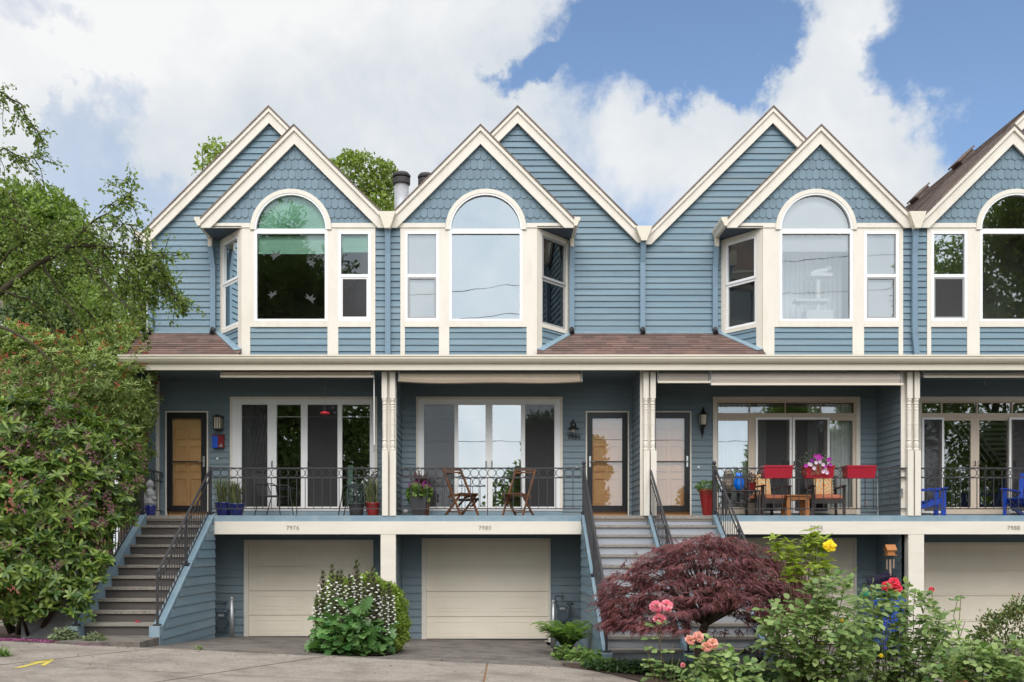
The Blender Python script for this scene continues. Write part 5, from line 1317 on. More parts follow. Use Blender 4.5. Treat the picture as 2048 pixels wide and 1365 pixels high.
# terracotta pot among the roses and the fallen flower on the stairs
y = -4.9; x = X(1912,y); t = thing('terracotta_pot', 'terracotta pot half hidden among the rose leaves', 'pot', (x,y,gs(x))); pot(t,(x,y,gs(x)),.15,.21,.42,'terracotta')
lv = Leaves('oval'); q = np.array([X(276,-2.9),-2.92,FZ-RISE*10+.012]); n = 12; lv.add(np.tile(q,(n,1))+RS.normal(size=(n,3))*[.02,.02,.006], rdir(n)*[1,1,.3]+[0,0,.2], (0,0,1), .045, .035)
tag(lv.build('fallen_flower','petalred'), 'single red blossom lying on a brown stair tread', 'flower')
# electrical outlet box on the party-side wall, hose hook on post
mb = MB(); q = P(1733,1007,YP-.03); mb.box(q.x-.035,q.x+.035,YP-.035,YP-.018,q.z-.055,q.z+.055); mb.build('outlet_box','stone',HOUSES[2])
# the neighbouring house glimpsed beyond the trees
t = thing('neighbour_house', 'grey house with red lower wall glimpsed behind the trees', 'house', (-20,13,-2))
y = 13; x1 = X(42,y); 
mb = MB(); mb.box(x1-9,x1,y,y+8,-1.9,Z(672,y)); mb.build('lower_wall','brick',t); mb = MB(); siding(mb,(x1-9,y,0),(1,0,0),(0,0,1),(0,-1,0),Z(672,y),Z(628,y),.15,lambda q:0,lambda q:9); mb.box(x1-9,x1,y+.02,y+8,Z(672,y),Z(628,y)); mb.build('upper_wall','greyhouse',t)
mb = MB(); zr = Z(618,y); mb.add([(x1-9.4,y-.5,zr-.1),(x1+.4,y-.5,zr-.1),(x1+.4,y+4,zr+2.4),(x1-9.4,y+4,zr+2.4),(x1+.4,y+8.5,zr-.1),(x1-9.4,y+8.5,zr-.1),(x1-9.4,y-.5,zr+.05),(x1+.4,y-.5,zr+.05)],[(6,7,2,3),(3,2,4,5),(0,1,7,6),(1,4,2,7)]); mb.build('roof','darkshingle',t)
w = MB(); frame_rect(w,X(3,y),X(28,y),Z(668,y),Z(632,y),.08,y-.05,y+.02); wo = w.build('window','white',t); MB().box(X(3,y),X(28,y),y-.02,y-.01,Z(668,y),Z(632,y)).build('pane','glass',wo)
# ================================================================ PLANTS
def lump(px, py, rx, rz, y, ry=None):
    s = (D+y)/F
    c = P(px,py,y); return (np.array(c), np.array([rx*s, (ry if ry is not None else rx*s), rz*s]))
def shell(lumps, n, rs, r0=.82, r1=1.03, front=.25):
    """points spread over the outer surface of a union of lumps, with outward directions"""
    ar = np.array([l[1][0]*l[1][2]+l[1][0]*l[1][1] for l in lumps]); pr = ar/ar.sum(); Ps = []; Ns = []
    while sum(len(p) for p in Ps) < n:
        k = rs.choice(len(lumps), size=n, p=pr); d = rdir(n, rs)
        keep = (d[:,1] < front) | (rs.rand(n) < .3); k, d = k[keep], d[keep]
        C = np.array([lumps[i][0] for i in k]); R = np.array([lumps[i][1] for i in k])
        w = 1+.10*np.sin(d[:,0]*7+k*3)+.09*np.sin(d[:,2]*9+k*5)+.07*np.sin(d[:,1]*8+k)
        p = C + d*R*(rs.uniform(r0,r1,len(k))*w)[:,None]
        ok = np.ones(len(p), bool)
        for i, (c, r) in enumerate(lumps):
            q = (((p-c)/r)**2).sum(1) < .62; ok &= ~(q & (k != i))
        Ps.append(p[ok]); Ns.append(unit(d[ok]/R[ok]))
    Pn = np.concatenate(Ps); Nn = np.concatenate(Ns); ix = rs.permutation(len(Pn))[:n]
    return Pn[ix], Nn[ix]
def whorls(lv, Pn, Nn, rs, m, L, W, up=.5, open_=1.0):
    ax = unit(Nn + [0,0,up] + rs.normal(size=Nn.shape)*.35)
    a = unit(np.cross(ax, rs.normal(size=ax.shape))); b = np.cross(ax, a)
    for j in range(m):
        th = 2*np.pi*j/m + rs.normal(size=len(Pn))*.25
        r = a*np.cos(th)[:,None] + b*np.sin(th)[:,None]
        T = unit(r*open_ + ax*(.35+rs.normal(size=len(Pn))*.3)[:,None])
        lv.add(Pn, T, ax, L*rs.uniform(.65,1.15,len(Pn)), W*rs.uniform(.8,1.15,len(Pn)))
def stems(par, pts_list, mat='bark', name='stem'):
    mb = MB()
    for pts, r in pts_list: mb.tube(pts, r, 6)
    return mb.build(name, mat, par, None, True)
def polyline(a, b, n, wob, rs, sag=0.0):
    a, b = Vector(a), Vector(b); out = []
    for i in range(n+1):
        u = i/n; p = a.lerp(b, u)
        if 0 < i < n: p += Vector(rs.normal(size=3))*wob
        p.z += sag*math.sin(math.pi*u); out.append(p)
    return out
# ---- rhododendron
rs = np.random.RandomState(3)
t = thing('rhododendron', 'huge rhododendron with whorled leaves and faded purple flowers beside the brown stairs', 'shrub', (-9,-2.4,gs(-9)))
RL = [lump(40,895,105,100,-2.2),lump(130,925,100,100,-2.3),lump(215,945,66,84,-1.9),lump(60,1010,120,120,-2.6),lump(148,1040,84,98,-2.5),lump(222,1000,40,62,-2.0),lump(-40,970,140,140,-2.4),lump(40,1130,115,95,-2.8),lump(112,1150,66,70,-2.9),lump(162,1115,44,62,-2.8),lump(256,955,28,32,-1.8),lump(-30,850,80,60,-2.0),lump(120,845,60,45,-2.1),lump(232,875,42,28,-1.8)]
lv = Leaves('oval'); Pn, Nn = shell(RL, 1500, rs, .8, 1.05); whorls(lv, Pn, Nn, rs, 8, .185, .058, .55)
# lower skirt of bigger leaves and inner fill
Pn, Nn = shell(RL, 900, rs, .55, .8); whorls(lv, Pn, Nn, rs, 6, .16, .055, .3)
for px, py, yy in ((165,1195,-3.3),(150,1215,-3.4),(180,1150,-3.2),(90,1215,-3.3),(196,1120,-3.0),(60,1230,-3.2),(160,1180,-3.3),(105,1190,-3.4)):
    q = np.array(P(px,py,yy)); Pq = q + rs.normal(size=(9,3))*.09; whorls(lv, Pq, np.tile([.3,-.6,.3],(9,1)), rs, 7, .17, .055, .4)
lv.build('foliage','rhodo',t)
fl_ = Leaves('small'); Pn, Nn = shell(RL[:8]+RL[10:], 330, rs, .98, 1.06)
Pn = Pn[(Pn[:,2] > -.3)|(rs.rand(len(Pn)) < .2)]
for p, n_ in zip(Pn, Nn):
    d = rdir(26, rs); fl_.add(p + d*.085*rs.uniform(.2,1,26)[:,None], d, rdir(26, rs), .05, .022)
fl_.build('faded_flowers','rhodofl',t)
g = gs(-8.5)
stems(t, [([Vector((-8.4,-2.2,g-.1)),Vector((-8.2,-2.4,-.9)),P(120,1000,-2.3)],[.07,.06,.03]),([Vector((-8.6,-2.0,g-.1)),Vector((-8.9,-2.2,-.6)),P(20,900,-2.2)],[.08,.06,.03]),([Vector((-7.9,-2.6,g-.1)),Vector((-7.5,-2.9,-1.1)),P(205,1090,-2.7)],[.05,.04,.02]),([Vector((-8.0,-2.7,g-.1)),Vector((-7.9,-3.1,-1.2)),P(150,1190,-3.2)],[.035,.03,.015]),([Vector((-8.9,-2.6,g-.1)),Vector((-9.3,-2.7,-.9)),P(-40,1020,-2.4)],[.06,.05,.03])],'bark','trunk')
# ---- photinia
rs = np.random.RandomState(5)
t = thing('photinia_shrub', 'tall photinia shrub with red tips above the rhododendron, touching the porch roof', 'shrub', (-8.5,.6,gs(-8.5)))
PL = [lump(60,760,90,70,.6,1.0),lump(150,770,80,75,.5,1.0),lump(225,760,70,75,.3,.9),lump(262,780,42,60,.1,.7),lump(10,730,60,60,.8,1),lump(190,840,80,60,.4,.9),lump(250,850,45,70,.3,.7),lump(120,715,60,40,.9,.8),lump(215,705,50,38,.8,.8),lump(280,900,22,60,.6,.5),lump(278,745,36,40,.1,.6),lump(288,815,26,50,.2,.5),lump(240,690,50,40,.6,.7),lump(40,690,70,35,.8,.9)]
lv = Leaves('oval'); Pn, Nn = shell(PL, 2700, rs, .7, 1.05); whorls(lv, Pn, Nn, rs, 7, .125, .036, 1.0, .7); lv.build('foliage','photinia',t)
lr = Leaves('oval'); Pn, Nn = shell(PL, 330, rs, 1.02, 1.13); k = Nn[:,2] > -.15; whorls(lr, Pn[k], Nn[k], rs, 5, .10, .03, 1.6, .5); lr.build('red_tips','photred',t)
stems(t, [([Vector((-8.3,.6,-1.6)),Vector((-8.3,.6,.8)),P(200,760,.4)],[.06,.05,.02]),([Vector((-8.6,.7,-1.6)),Vector((-9,.7,.8)),P(80,760,.6)],[.06,.05,.02])],'bark','trunk')
# ---- foreground overhanging tree
rs = np.random.RandomState(9)
t = thing('hawthorn_tree', 'leafy tree with mossy drooping branches reaching in front of the end gable', 'tree', (-12.2,-3.0,gs(-12)))
Y0 = -3.0
LIM = [([(-230,800),(-60,650),(20,575),(80,530),(140,495),(190,488),(240,502),(290,533),(330,572),(362,600)],.11),
 ([(140,495),(172,468),(200,430),(230,425),(258,448),(285,485),(300,510)],.04),
 ([(-60,650),(30,660),(70,692),(105,722),(118,755)],.06),
 ([(80,530),(105,570),(145,625),(178,680),(190,705)],.05),
 ([(150,495),(190,540),(230,590),(268,622),(290,645)],.04),
 ([(-200,500),(-60,190),(0,182),(40,205),(60,240),(82,276)],.05),
 ([(-120,330),(-40,300),(10,302),(40,318),(72,318)],.035),
 ([(-140,480),(-40,420),(20,440),(70,470),(125,505)],.05),
 ([(-130,400),(-40,380),(10,378),(50,420),(70,470)],.04),
 ([(20,575),(60,600),(95,640),(120,690),(150,720)],.045),
 ([(190,488),(215,520),(245,560),(280,580),(305,590)],.03),
 ([(240,502),(275,512),(310,545),(330,548),(300,560)],.02),
 ([(200,430),(235,400),(265,395),(250,372)],.018),
 ([(-100,620),(-30,560),(30,510),(70,470),(110,440)],.05),
 ([(105,570),(150,590),(200,650),(235,690)],.03),
 ([(240,502),(262,545),(280,600),(285,650)],.025),([(190,488),(200,540),(215,600),(212,660)],.025),([(290,533),(320,545),(345,585),(366,606)],.02),([(285,485),(310,505),(330,520),(326,545)],.015)]
mb = MB(); lv = Leaves('oval'); ld = []
for li, (pts, r) in enumerate(LIM):
    yb = Y0 + rs.uniform(-.5,.5)
    pp = [P(px,py, Y0 if (li == 0) else (Y0+(yb-Y0)*min(1,i/2))) + Vector(rs.normal(size=3))*.03 for i, (px,py) in enumerate(pts)]
    # resample
    fine = []
    for a, b in zip(pp, pp[1:]):
        for u in (0,.33,.66): fine.append(a.lerp(b,u)+Vector(rs.normal(size=3))*.02)
    fine.append(pp[-1]); n = len(fine)
    mb.tube(fine, [max(.007, r*.62*(1-.9*i/n)) for i in range(n)], 6)
    for i in range(2, n):
        if fine[i].x < X(-90,Y0): continue
        tdir = (fine[min(i+1,n-1)]-fine[i-1]).normalized()
        if fine[i].z < Z(640,Y0) and rs.rand() < .88: continue
        for q in range(2 if li in (5,6,7,8) else 2+(i % 2)):
            L_ = rs.uniform(.25,.75)*(1.0 if r > .03 else .7)*(.75 if i > n-4 else 1)
            d = (tdir*rs.uniform(.2,1.0) + Vector(rs.normal(size=3))*.55 + Vector((0,0,rs.uniform(-.75,.25)))).normalized()
            a = fine[i]; m_ = 6; tw = [a]
            for s_ in range(m_): d = (d + Vector((0,0,-.10)) + Vector(rs.normal(size=3))*.16).normalized(); tw.append(tw[-1]+d*(L_/m_))
            mb.tube(tw, [.009*(1-.7*s_/m_) for s_ in range(m_+1)], 4)
            for s_ in range(1, m_+1):
                k = rs.randint(2,5); base = np.array(tw[s_])
                T = unit(np.array(d)*.5+rdir(k, rs)+[0,0,-.1]); lv.add(base+rs.normal(size=(k,3))*.035, T, unit(rdir(k, rs)*.8+[0,-.3,.8]), rs.uniform(.05,.085,k), rs.uniform(.035,.055,k))
fo = [Vector((-12.3,-3.0,gs(-12)-.2)),Vector((-12.0,-3.0,.3)),P(-230,800,Y0),P(-200,500,Y0),P(-140,300,Y0)]
mb.tube(fo,[.28,.2,.16,.13,.08],10)
mb.tube([P(-230,800,Y0),P(-160,560,Y0),P(-130,400,Y0)],[.1,.08,.05],8); mb.tube([P(-160,560,Y0),P(-140,480,Y0),P(-120,330,Y0)],[.08,.06,.04],8)
mb.build('trunk','mossbark',t,None,True)
lv.build('foliage','hawthorn',t)
# ---- background trees
def bgtree(label, lumps, n, leaf, mat, trunk, group='trees behind the houses', rs=None, tpl='small', fill=.35):
    c = np.mean([l[0] for l in lumps], 0); gx_, gy_ = trunk
    t = thing('tree', label, 'tree', (gx_,gy_,-2.0), group)
    lv = Leaves(tpl); Pn, Nn = shell(lumps, n, rs, .72, 1.06, .6)
    lv.add(Pn, unit(Nn+rdir(n, rs)*1.1+[0,0,-.2]), unit(Nn*.6+rdir(n, rs)*.7+[0,0,.5]), leaf*rs.uniform(.6,1.3,n), leaf*.6*rs.uniform(.7,1.2,n))
    n2 = int(n*fill); P2, N2 = shell(lumps, n2, rs, .25, .72, 1.0)
    lv.add(P2, rdir(n2, rs), rdir(n2, rs)+[0,0,.5], leaf*1.3, leaf*.9); lv.build('crown',mat,t)
    top = Vector(c); b0 = Vector((gx_,gy_,-2.2)); pts = [(polyline(b0, top, 5, .12, rs), [.24,.2,.17,.14,.1,.05])]
    for l in lumps:
        a = b0.lerp(top, rs.uniform(.45,.85)); pts.append((polyline(a, Vector(l[0])+Vector(l[1])*.0+Vector((0,0,l[1][2]*.4)), 4, .12, rs), [.09,.07,.05,.035,.015]))
    stems(t, pts, 'bark', 'trunk'); return t
def L3(px,py,rx,rz,y): return lump(px,py,rx,rz,y)
y = 14
bgtree('bright green tree with lacy crown rising between the first two gables', [L3(690,375,45,55,y),L3(735,355,42,42,y),L3(755,395,40,45,y+.5),L3(700,330,28,26,y),L3(772,350,24,22,y),L3(670,420,45,45,y),L3(740,440,60,60,y)], 5200, .15, 'bglime', (X(720,y),y), rs=np.random.RandomState(21), fill=.15)
bgtree('tree whose twigs show above the left slope of the end gable', [L3(432,300,26,20,y-1),L3(405,318,14,22,y-1),L3(460,330,40,34,y-1),L3(420,345,26,20,y-1),L3(470,380,60,60,y-1)], 1500, .15, 'bglime', (X(470,y),y-1), rs=np.random.RandomState(22), fill=.1)
bgtree('broad mid green tree behind the hawthorn branches', [L3(90,450,70,62,9),L3(40,430,60,60,9),L3(150,520,70,70,9),L3(-20,500,90,70,9),L3(90,560,80,70,9),L3(120,430,40,30,9.5)], 9000, .16, 'bgtree', (X(60,9),9), rs=np.random.RandomState(23))
bgtree('dark tree filling the gap beside the corner downspout', [L3(255,600,45,80,7),L3(215,640,60,60,7),L3(290,560,22,60,6.5),L3(180,620,60,60,8),L3(270,660,40,40,6),L3(255,750,60,80,6),L3(225,820,60,80,6)], 6000, .12, 'bgtree', (X(240,7),7), rs=np.random.RandomState(24))
bgtree('dense dark conifer low behind the photinia', [L3(100,640,80,60,8),L3(150,680,70,50,7.5),L3(60,690,60,40,7)], 4500, .14, 'conifer', (X(80,8),8), rs=np.random.RandomState(25))
bgtree('light green shrub tree seen past the porch corner', [L3(285,765,40,50,4),L3(268,800,40,60,4),L3(300,830,30,50,4),L3(310,900,28,60,4),L3(290,960,30,50,4),L3(275,1000,40,60,3.6)], 7000, .12, 'bglime', (X(300,4),4), rs=np.random.RandomState(26))
# trees across the street, seen only in the window panes
def far_tree(label, x, y, zt_, r, seed):
    rs = np.random.RandomState(seed); z0 = -1.9; H = zt_-z0
    L_ = [(np.array([x+rs.normal()*r*.35, y+rs.normal()*r*.3, z0+H*f]), np.array([r*k, r*k, H*.2])) for f, k in ((.35,.85),(.5,1.0),(.62,.9),(.75,.75),(.88,.5))]
    return bgtree(label, L_, 16000, .26, 'bgtree', (x, y), 'trees across the street', rs=rs, fill=1.0)
for k, (x, zt_, r) in enumerate(((-13.5,13,3.2),(-8.6,15,3.4),(3.1,6.0,2.1),(14.3,7.6,1.9),(18.5,8,2.2),(25.6,20,3.7),(32,19,4.0))):
    far_tree(('tall tree reflected in the sliding doors of 7976','tall dark tree reflected in the arched window of 7976','small tree reflected in the sliding doors of 7980','spreading tree reflected in the transom of 7984','round tree reflected beside the doors of 7984','very tall tree reflected in the arched window of 7988','tall tree reflected at the edge in the window of 7988')[k], x, -27, zt_, r, 40+k)
rs = np.random.RandomState(77); lv = Leaves('small'); n = 26000; xx = rs.uniform(-26,42,n); top = 2.4+1.1*np.sin(xx*.55)+.8*np.sin(xx*1.3+1)+.4*np.sin(xx*3.1)
lv.add(np.stack([xx,-31+rs.normal(size=n)*.7,-1.9+(top+1.9)*rs.uniform(0,1,n)**.7],1), rdir(n, rs), rdir(n, rs)+[0,.4,.5], .32, .2)
tag(lv.build('hedgerow','bgtree'), 'mixed hedgerow across the street, mirrored low in the glass doors', 'hedgerow', None, 'stuff')
for lb, za, zb, sag in (('thin overhead cable across the street, highest of the three',11.3,13.2,.5),('thin overhead cable across the street, middle of the three',10.1,11.6,.45),('thin overhead cable across the street, lowest of the three',5.1,4.5,.35)):
    pts = [Vector((-40+80*k/32, -24, za+(zb-za)*((-40+80*k/32)+4)/20*(1 if abs(-40+80*k/32) < 60 else 0)*.6-sag*math.sin(math.pi*k/32*2.0))) for k in range(33)]
    tag(MB().tube(pts,.013,5).build('overhead_cable','black'), lb, 'cable', 'overhead cables')
# ---- boxwood and acanthus in the island between the first two driveways
rs = np.random.RandomState(31)
t = thing('boxwood_hedge', 'clipped rounded boxwood bush behind the acanthus flower spikes', 'bush', (X(735,-2.6),-2.6,-1.75))
yb = -2.6; BL = [lump(722,1222,70,66,yb,.5),lump(672,1222,38,62,yb,.45),lump(775,1232,40,58,yb,.5),lump(735,1265,76,42,yb,.55),lump(700,1190,46,34,yb,.45),lump(755,1195,46,32,yb,.45),lump(785,1265,32,40,yb,.5)]
lv = Leaves('oval'); n = 15000; Pn, Nn = shell(BL, n, rs, .84, 1.0, .7)
lv.add(Pn, unit(Nn+rdir(n, rs)*.8), unit(Nn+rdir(n, rs)*.6+[0,0,.5]), .05*rs.uniform(.7,1.2,n), .03)
n = 7000; Pn, Nn = shell(BL, n, rs, .55, .85, .7); lv.add(Pn, unit(Nn+rdir(n, rs)), unit(Nn+rdir(n, rs)), .06, .045); lv.build('foliage','boxwood',t)
stems(t, [([Vector((X(735,yb)+dx,yb,-1.85)),Vector((X(735,yb)+dx*1.5,yb,-1.2)),Vector((X(735,yb)+dx*3,yb,-.8))],[.04,.03,.015]) for dx in (-.12,0,.13)])
rs = np.random.RandomState(33)
ya = -3.4; xa = X(704,ya); t = thing('acanthus', 'acanthus clump with big lobed leaves and white and purple flower spikes', 'plant', (xa,ya,-1.72))
lv = Leaves('lobed'); ST = []
gz0 = gz(xa,ya)
for k in range(330):
    d = rs.normal(size=3); d[1] -= .5; d[2] = abs(d[2]); d = unit(d); rr = rs.uniform(.5,1.02)
    p = np.array([xa,ya,gz0+.05])+d*np.array([.62,.52,.80])*rr
    if rs.rand() < .25: p[2] = gz0+rs.uniform(.03,.2)
    T = unit(np.array([d[0]*1.1,d[1]*.8-.25,rs.uniform(-.35,.45)])+rs.normal(size=3)*.3); Nl = unit(np.array([d[0]*.3,-.45,.85])+rs.normal(size=3)*.35)
    L_ = rs.uniform(.15,.30); lv.add(p, T, Nl, L_, L_*rs.uniform(.75,.95))
    if k % 3 == 0: ST.append(([Vector((xa+d[0]*.15,ya+d[1]*.1,gz0)),Vector((xa,ya,gz0)).lerp(Vector(p),.6)+Vector((0,0,.04)),Vector(p)],[.009,.008,.006]))
lv.build('leaves','acanthus',t); stems(t, ST, 'stem', 'leaf_stalks')
for (px, pt, pb, w) in ((646,1150,1240,1),(664,1136,1245,1),(676,1150,1230,.9),(683,1149,1240,.9),(699,1157,1225,.9),(713,1128,1230,1.15),(714,1150,1225,.8),(737,1157,1235,.9),(745,1142,1250,1.1),(753,1175,1260,.9),(759,1180,1240,.8),(768,1188,1262,.85),(778,1176,1240,.9),(634,1198,1275,.8),(728,1175,1250,.8)):
    yy = ya+rs.uniform(-.12,.1); pt -= 8; w *= 1.12; a = P(px,pt,yy); b = P(px+rs.normal()*3,pb+8,yy); n = 46
    u = np.linspace(0,1,n); ctr = np.array(a)+(np.array(b)-np.array(a))*u[:,None]; an = np.arange(n)*2.4
    rad = np.where(u < .3, .012+.05*u/.3*.5, .04)*w; d = np.stack([np.cos(an),np.sin(an),np.zeros(n)],1)
    br = Leaves('oval'); br.add(ctr+d*rad[:,None]*.25, unit(d+[0,0,.75]), d+[0,0,-.2], .085*w*(.5+.5*np.minimum(u/.3,1)), .045*w)
    br.add(ctr+d*rad[:,None]*.15, unit(-d+[0,0,.9]), -d, .06*w*(.5+.5*np.minimum(u/.3,1)), .04*w)
    sp = br.build('flower_spike','acbract',t)
    m_ = u > .26; fw = Leaves('oval'); dd = d[m_]; fw.add(ctr[m_]+dd*.045*w, unit(dd+[0,-.7,-.35]), (0,-.4,1), .052*w, .045*w); fw.build('florets','petalwhite',sp)
    mb = MB(); g_ = Vector((xa+(b.x-xa)*.6, yy, -1.72)); mb.tube([a,b,g_],[.006,.012,.014],6); mb.build('stalk','stem',sp)
# ---- fern and lush low plants by the grey stairs
rs = np.random.RandomState(35)
yf = -2.0; xf = X(1135,yf); t = thing('fern', 'green sword fern at the foot of the grey siding wall', 'fern', (xf,yf,gz(xf,yf)))
lv = Leaves('small')
for k in range(80):
    a = rs.uniform(0,2*math.pi); L_ = rs.uniform(.5,.95); d = np.array([math.cos(a),math.sin(a)*.8,0]); n = 26; u = np.linspace(.05,1,n)
    ctr = np.array([xf,yf,gz(xf,yf)]) + d*(u*L_*.75)[:,None] + np.array([0,0,1])*((u*1.5-.95*u*u)*L_*1.05)[:,None]
    tan = unit(np.gradient(ctr, axis=0)); side = unit(np.cross(tan,[0,0,1.]))
    for s_ in (-1,1): lv.add(ctr, unit(side*s_+tan*.35+[0,0,-.1]), (0,0,1), .085*np.sin(np.pi*np.clip(u*.9+.1,0,1))**.7+.01, .024)
lv.build('fronds','fern',t)
mb = MB(); mb.lathe((xf-.15,yf-.05,gz(xf,yf)-.05),[(.09,0),(.12,.16),(.125,.2),(.1,.2)],14); tag(mb.build('planter_pot','darkpot'),'dark low pot at the base of the fern','pot')
def groundmass(name, label, cat, pts, n, L, W, mat, h, rs, tpl='oval', kind=None, group=None):
    c = pts[0]; lv = Leaves(tpl); N_ = len(pts)
    for (x, y, r) in pts:
        k = int(n/N_); a = rs.uniform(0,2*np.pi,k); q = r*np.sqrt(rs.uniform(0,1,k)); xx = x+q*np.cos(a); yy = y+q*np.sin(a)*.8
        zz = np.array([gz(u,v) for u,v in zip(xx,yy)]); hh = h*(1-(q/r)**2*.7)*rs.uniform(.1,1,k)
        lv.add(np.stack([xx,yy,zz+hh],1), unit(rdir(k, rs)*[1,1,.5]+[0,-.2,.25]), unit(rdir(k, rs)*.5+[0,-.35,1]), L*rs.uniform(.6,1.2,k), W*rs.uniform(.6,1.2,k))
    t = thing(name, label, cat, (c[0],c[1],gz(c[0],c[1])), group) if not kind else None
    o = lv.build('foliage' if t else name, mat, t)
    if kind: tag(o, label, cat, None, kind)
    else: stems(t, [([Vector((x,y,gz(x,y)-.03)),Vector((x+.03,y,gz(x,y)+h*.6))],[.012,.006]) for (x,y,r) in pts], 'stem', 'stem')
    return t or o
groundmass('leafy_perennial','light green leafy plant at the corner of the driveway, below the fern','plant',[(X(1165,-3.2),-3.2,.28),(X(1130,-2.9),-3.0,.2),(X(1190,-3.6),-3.6,.22)],420,.11,.06,'lush',.26,rs)
groundmass('leafy_perennial','low green plant in front of the newel of the grey stairs','plant',[(X(1215,-4.3),-4.25,.25),(X(1195,-4.1),-4.1,.22)],360,.09,.06,'lush',.17,rs)
groundmass('geranium_plant','small grey green plant at the foot of the left stringer, the wider one','plant',[(X(132,-3.75),-3.75,.26)],520,.07,.05,'grey',.25,rs)
groundmass('geranium_plant','small grey green plant on the edge of the stair landing','plant',[(X(192,-3.95),-3.95,.2)],420,.06,.04,'grey',.2,rs)
groundmass('fallen_petals','scatter of fallen purple petals and bark beside the sidewalk','petals',[(X(px,-3.9),-3.95+rs.uniform(-.2,.3),.34) for px in range(-40,240,22)],5200,.035,.025,'fallen',.015,rs,'small','stuff')
groundmass('grass_tuft','bright green grass tuft at the left edge of the sidewalk','grass',[(X(-6,-6.1),-6.1,.17)],260,.16,.012,'lush',.05,rs,'strap')
groundmass('weed','tiny weed growing at the foot of the siding wall beside the driveway','weed',[(X(407,-3.9),-4.1,.05)],26,.07,.02,'lush',.05,rs)
groundmass('ground_cover','dark green creeping ground cover under the maple and roses','ground cover',[(X(px,-4.6),-4.6+rs.uniform(-.3,.5),.38) for px in range(1215,1620,18)]+[(2.9+k*.32,-5.5+rs.uniform(-.4,.3),.36) for k in range(16)],9500,.075,.05,'ivy',.16,rs,'oval','stuff')
# ---- purple laceleaf maple
rs = np.random.RandomState(37)
ym = -4.75; xm = X(1405,ym); gm = gs(xm); t = thing('japanese_maple', 'low spreading purple laceleaf maple in front of the grey stairs', 'tree', (xm,ym,gm))
tr = [Vector((xm+.0,ym,gm-.1)),Vector((xm-.04,ym,-1.62)),P(1400,1280,ym),P(1412,1245,ym),P(1404,1232,ym)]
tb = [(tr[:4],[.1,.085,.075,.06])]
fork = P(1413,1250,ym); dome = []
MS = (D+ym)/F
def mz(px, fy):   # dome height over the crown
    u = (px-1400)/205; return 1066+ (abs(u)**2.2)*150 + 20*fy*fy
lv = Leaves('blade'); nb = 0
ends = []
for k in range(46):
    px = 1400+rs.uniform(-1,1)*175; fy = rs.uniform(-1,1); yy = ym+fy*1.05*math.sqrt(max(.05,1-((px-1400)/210)**2)); py = mz(px,fy)+rs.uniform(8,60)
    e_ = P(px,py,ym); e_ = Vector((e_.x,yy,e_.z)); ends.append(e_)
    mid = fork.lerp(e_,.5)+Vector((0,0,.18)); tb.append(([fork,fork.lerp(mid,.6)+Vector(rs.normal(size=3))*.04,mid,e_],[.03,.022,.014,.005]))
tb.append(([P(1412,1245,ym),P(1385,1215,ym+.1),P(1340,1185,ym+.15),P(1290,1165,ym)],[.05,.042,.03,.015])); tb.append(([P(1413,1247,ym),P(1440,1222,ym-.1),P(1480,1195,ym-.1),P(1530,1170,ym)],[.05,.04,.03,.015]))
tb.append(([P(1410,1245,ym),P(1412,1205,ym+.2),P(1400,1150,ym+.3)],[.045,.03,.015]))
stems(t, tb, 'bark', 'trunk')
def leafspray(c, out, n, rs, L=.115, W=.0095):
    """palmate thread leaves hanging from a point"""
    for q in range(n):
        ax = unit(np.array([out[0]*.8,out[1]*.8,-.35])+rs.normal(size=3)*.45)
        p = np.array(c)+rs.normal(size=3)*[.03,.03,.015]; m_ = 6
        a = unit(np.cross(ax,[.1,.2,1])); th = np.linspace(-1.0,1.0,m_)+rs.normal(size=m_)*.12
        T = ax*np.cos(th)[:,None]+a*np.sin(th)[:,None]+[0,0,-.18]
        lv.add(np.tile(p,(m_,1)), T, unit(np.array([0,-.5,1])+rs.normal(size=3)*.3), L*(1-.32*np.abs(th))*rs.uniform(.8,1.25), W)
def px_of(c): return VX+c[0]*F/(D+c[1])
# layered pads of foliage, each pad a cluster of drooping leaves
for k in range(560):
    u = rs.uniform(-1,1); fy = rs.uniform(-1,.8); dep = math.sqrt(max(.02,1-u*u))
    top = 1074+abs(u)**2.0*112+24*fy*fy; low = 1252-62*max(0,.3-abs(u-.1))*3 - max(0,u-.5)*70
    tier = math.floor(rs.uniform(0,1)**1.15*6)/5.4+rs.uniform(-.03,.05); py = top+(low-top)*min(1,max(0,tier))
    rr = .35+.65*min(1,tier*1.3); yy = ym+(fy*1.15*dep)*rr if fy > 0 else ym-1.15*dep*rr*rs.uniform(.7,1.05)
    c = np.array([X(1416+208*u,ym), yy, Z(py,ym)]); c[0] = xm+(c[0]-xm)*(1-.06*(ym-yy)); out = unit(np.array([u*1.2, -.5, 0])+rs.normal(size=3)*.2)
    if abs(px_of(c)-1411) < 40 and Z(1212,ym) > c[2] and yy < ym+.2: continue
    m_ = rs.randint(8,14)
    for q in range(m_):
        off = out*rs.uniform(-.12,.12)+np.cross(out,[0,0,1])*rs.normal()*.11; leafspray(c+off+[0,0,-abs(rs.normal())*.02-.25*max(0,off@out)], out, 1, rs, .15, .0115)
for k in range(170):  # wispy tips round the rim
    an = rs.uniform(0,2*np.pi); u = math.cos(an); px = 1416+210*u; py = 1180+ (80*abs(math.sin(an)) if math.sin(an) < 0 else -105*math.sin(an)*(1-.2*abs(u)))
    c = np.array([X(px,ym), ym-.35+rs.normal()*.25, Z(py,ym)]); leafspray(c, unit(np.array([u*1.4,-.3,.1])), 2, rs, .15)
lv.build('crown','maple',t)
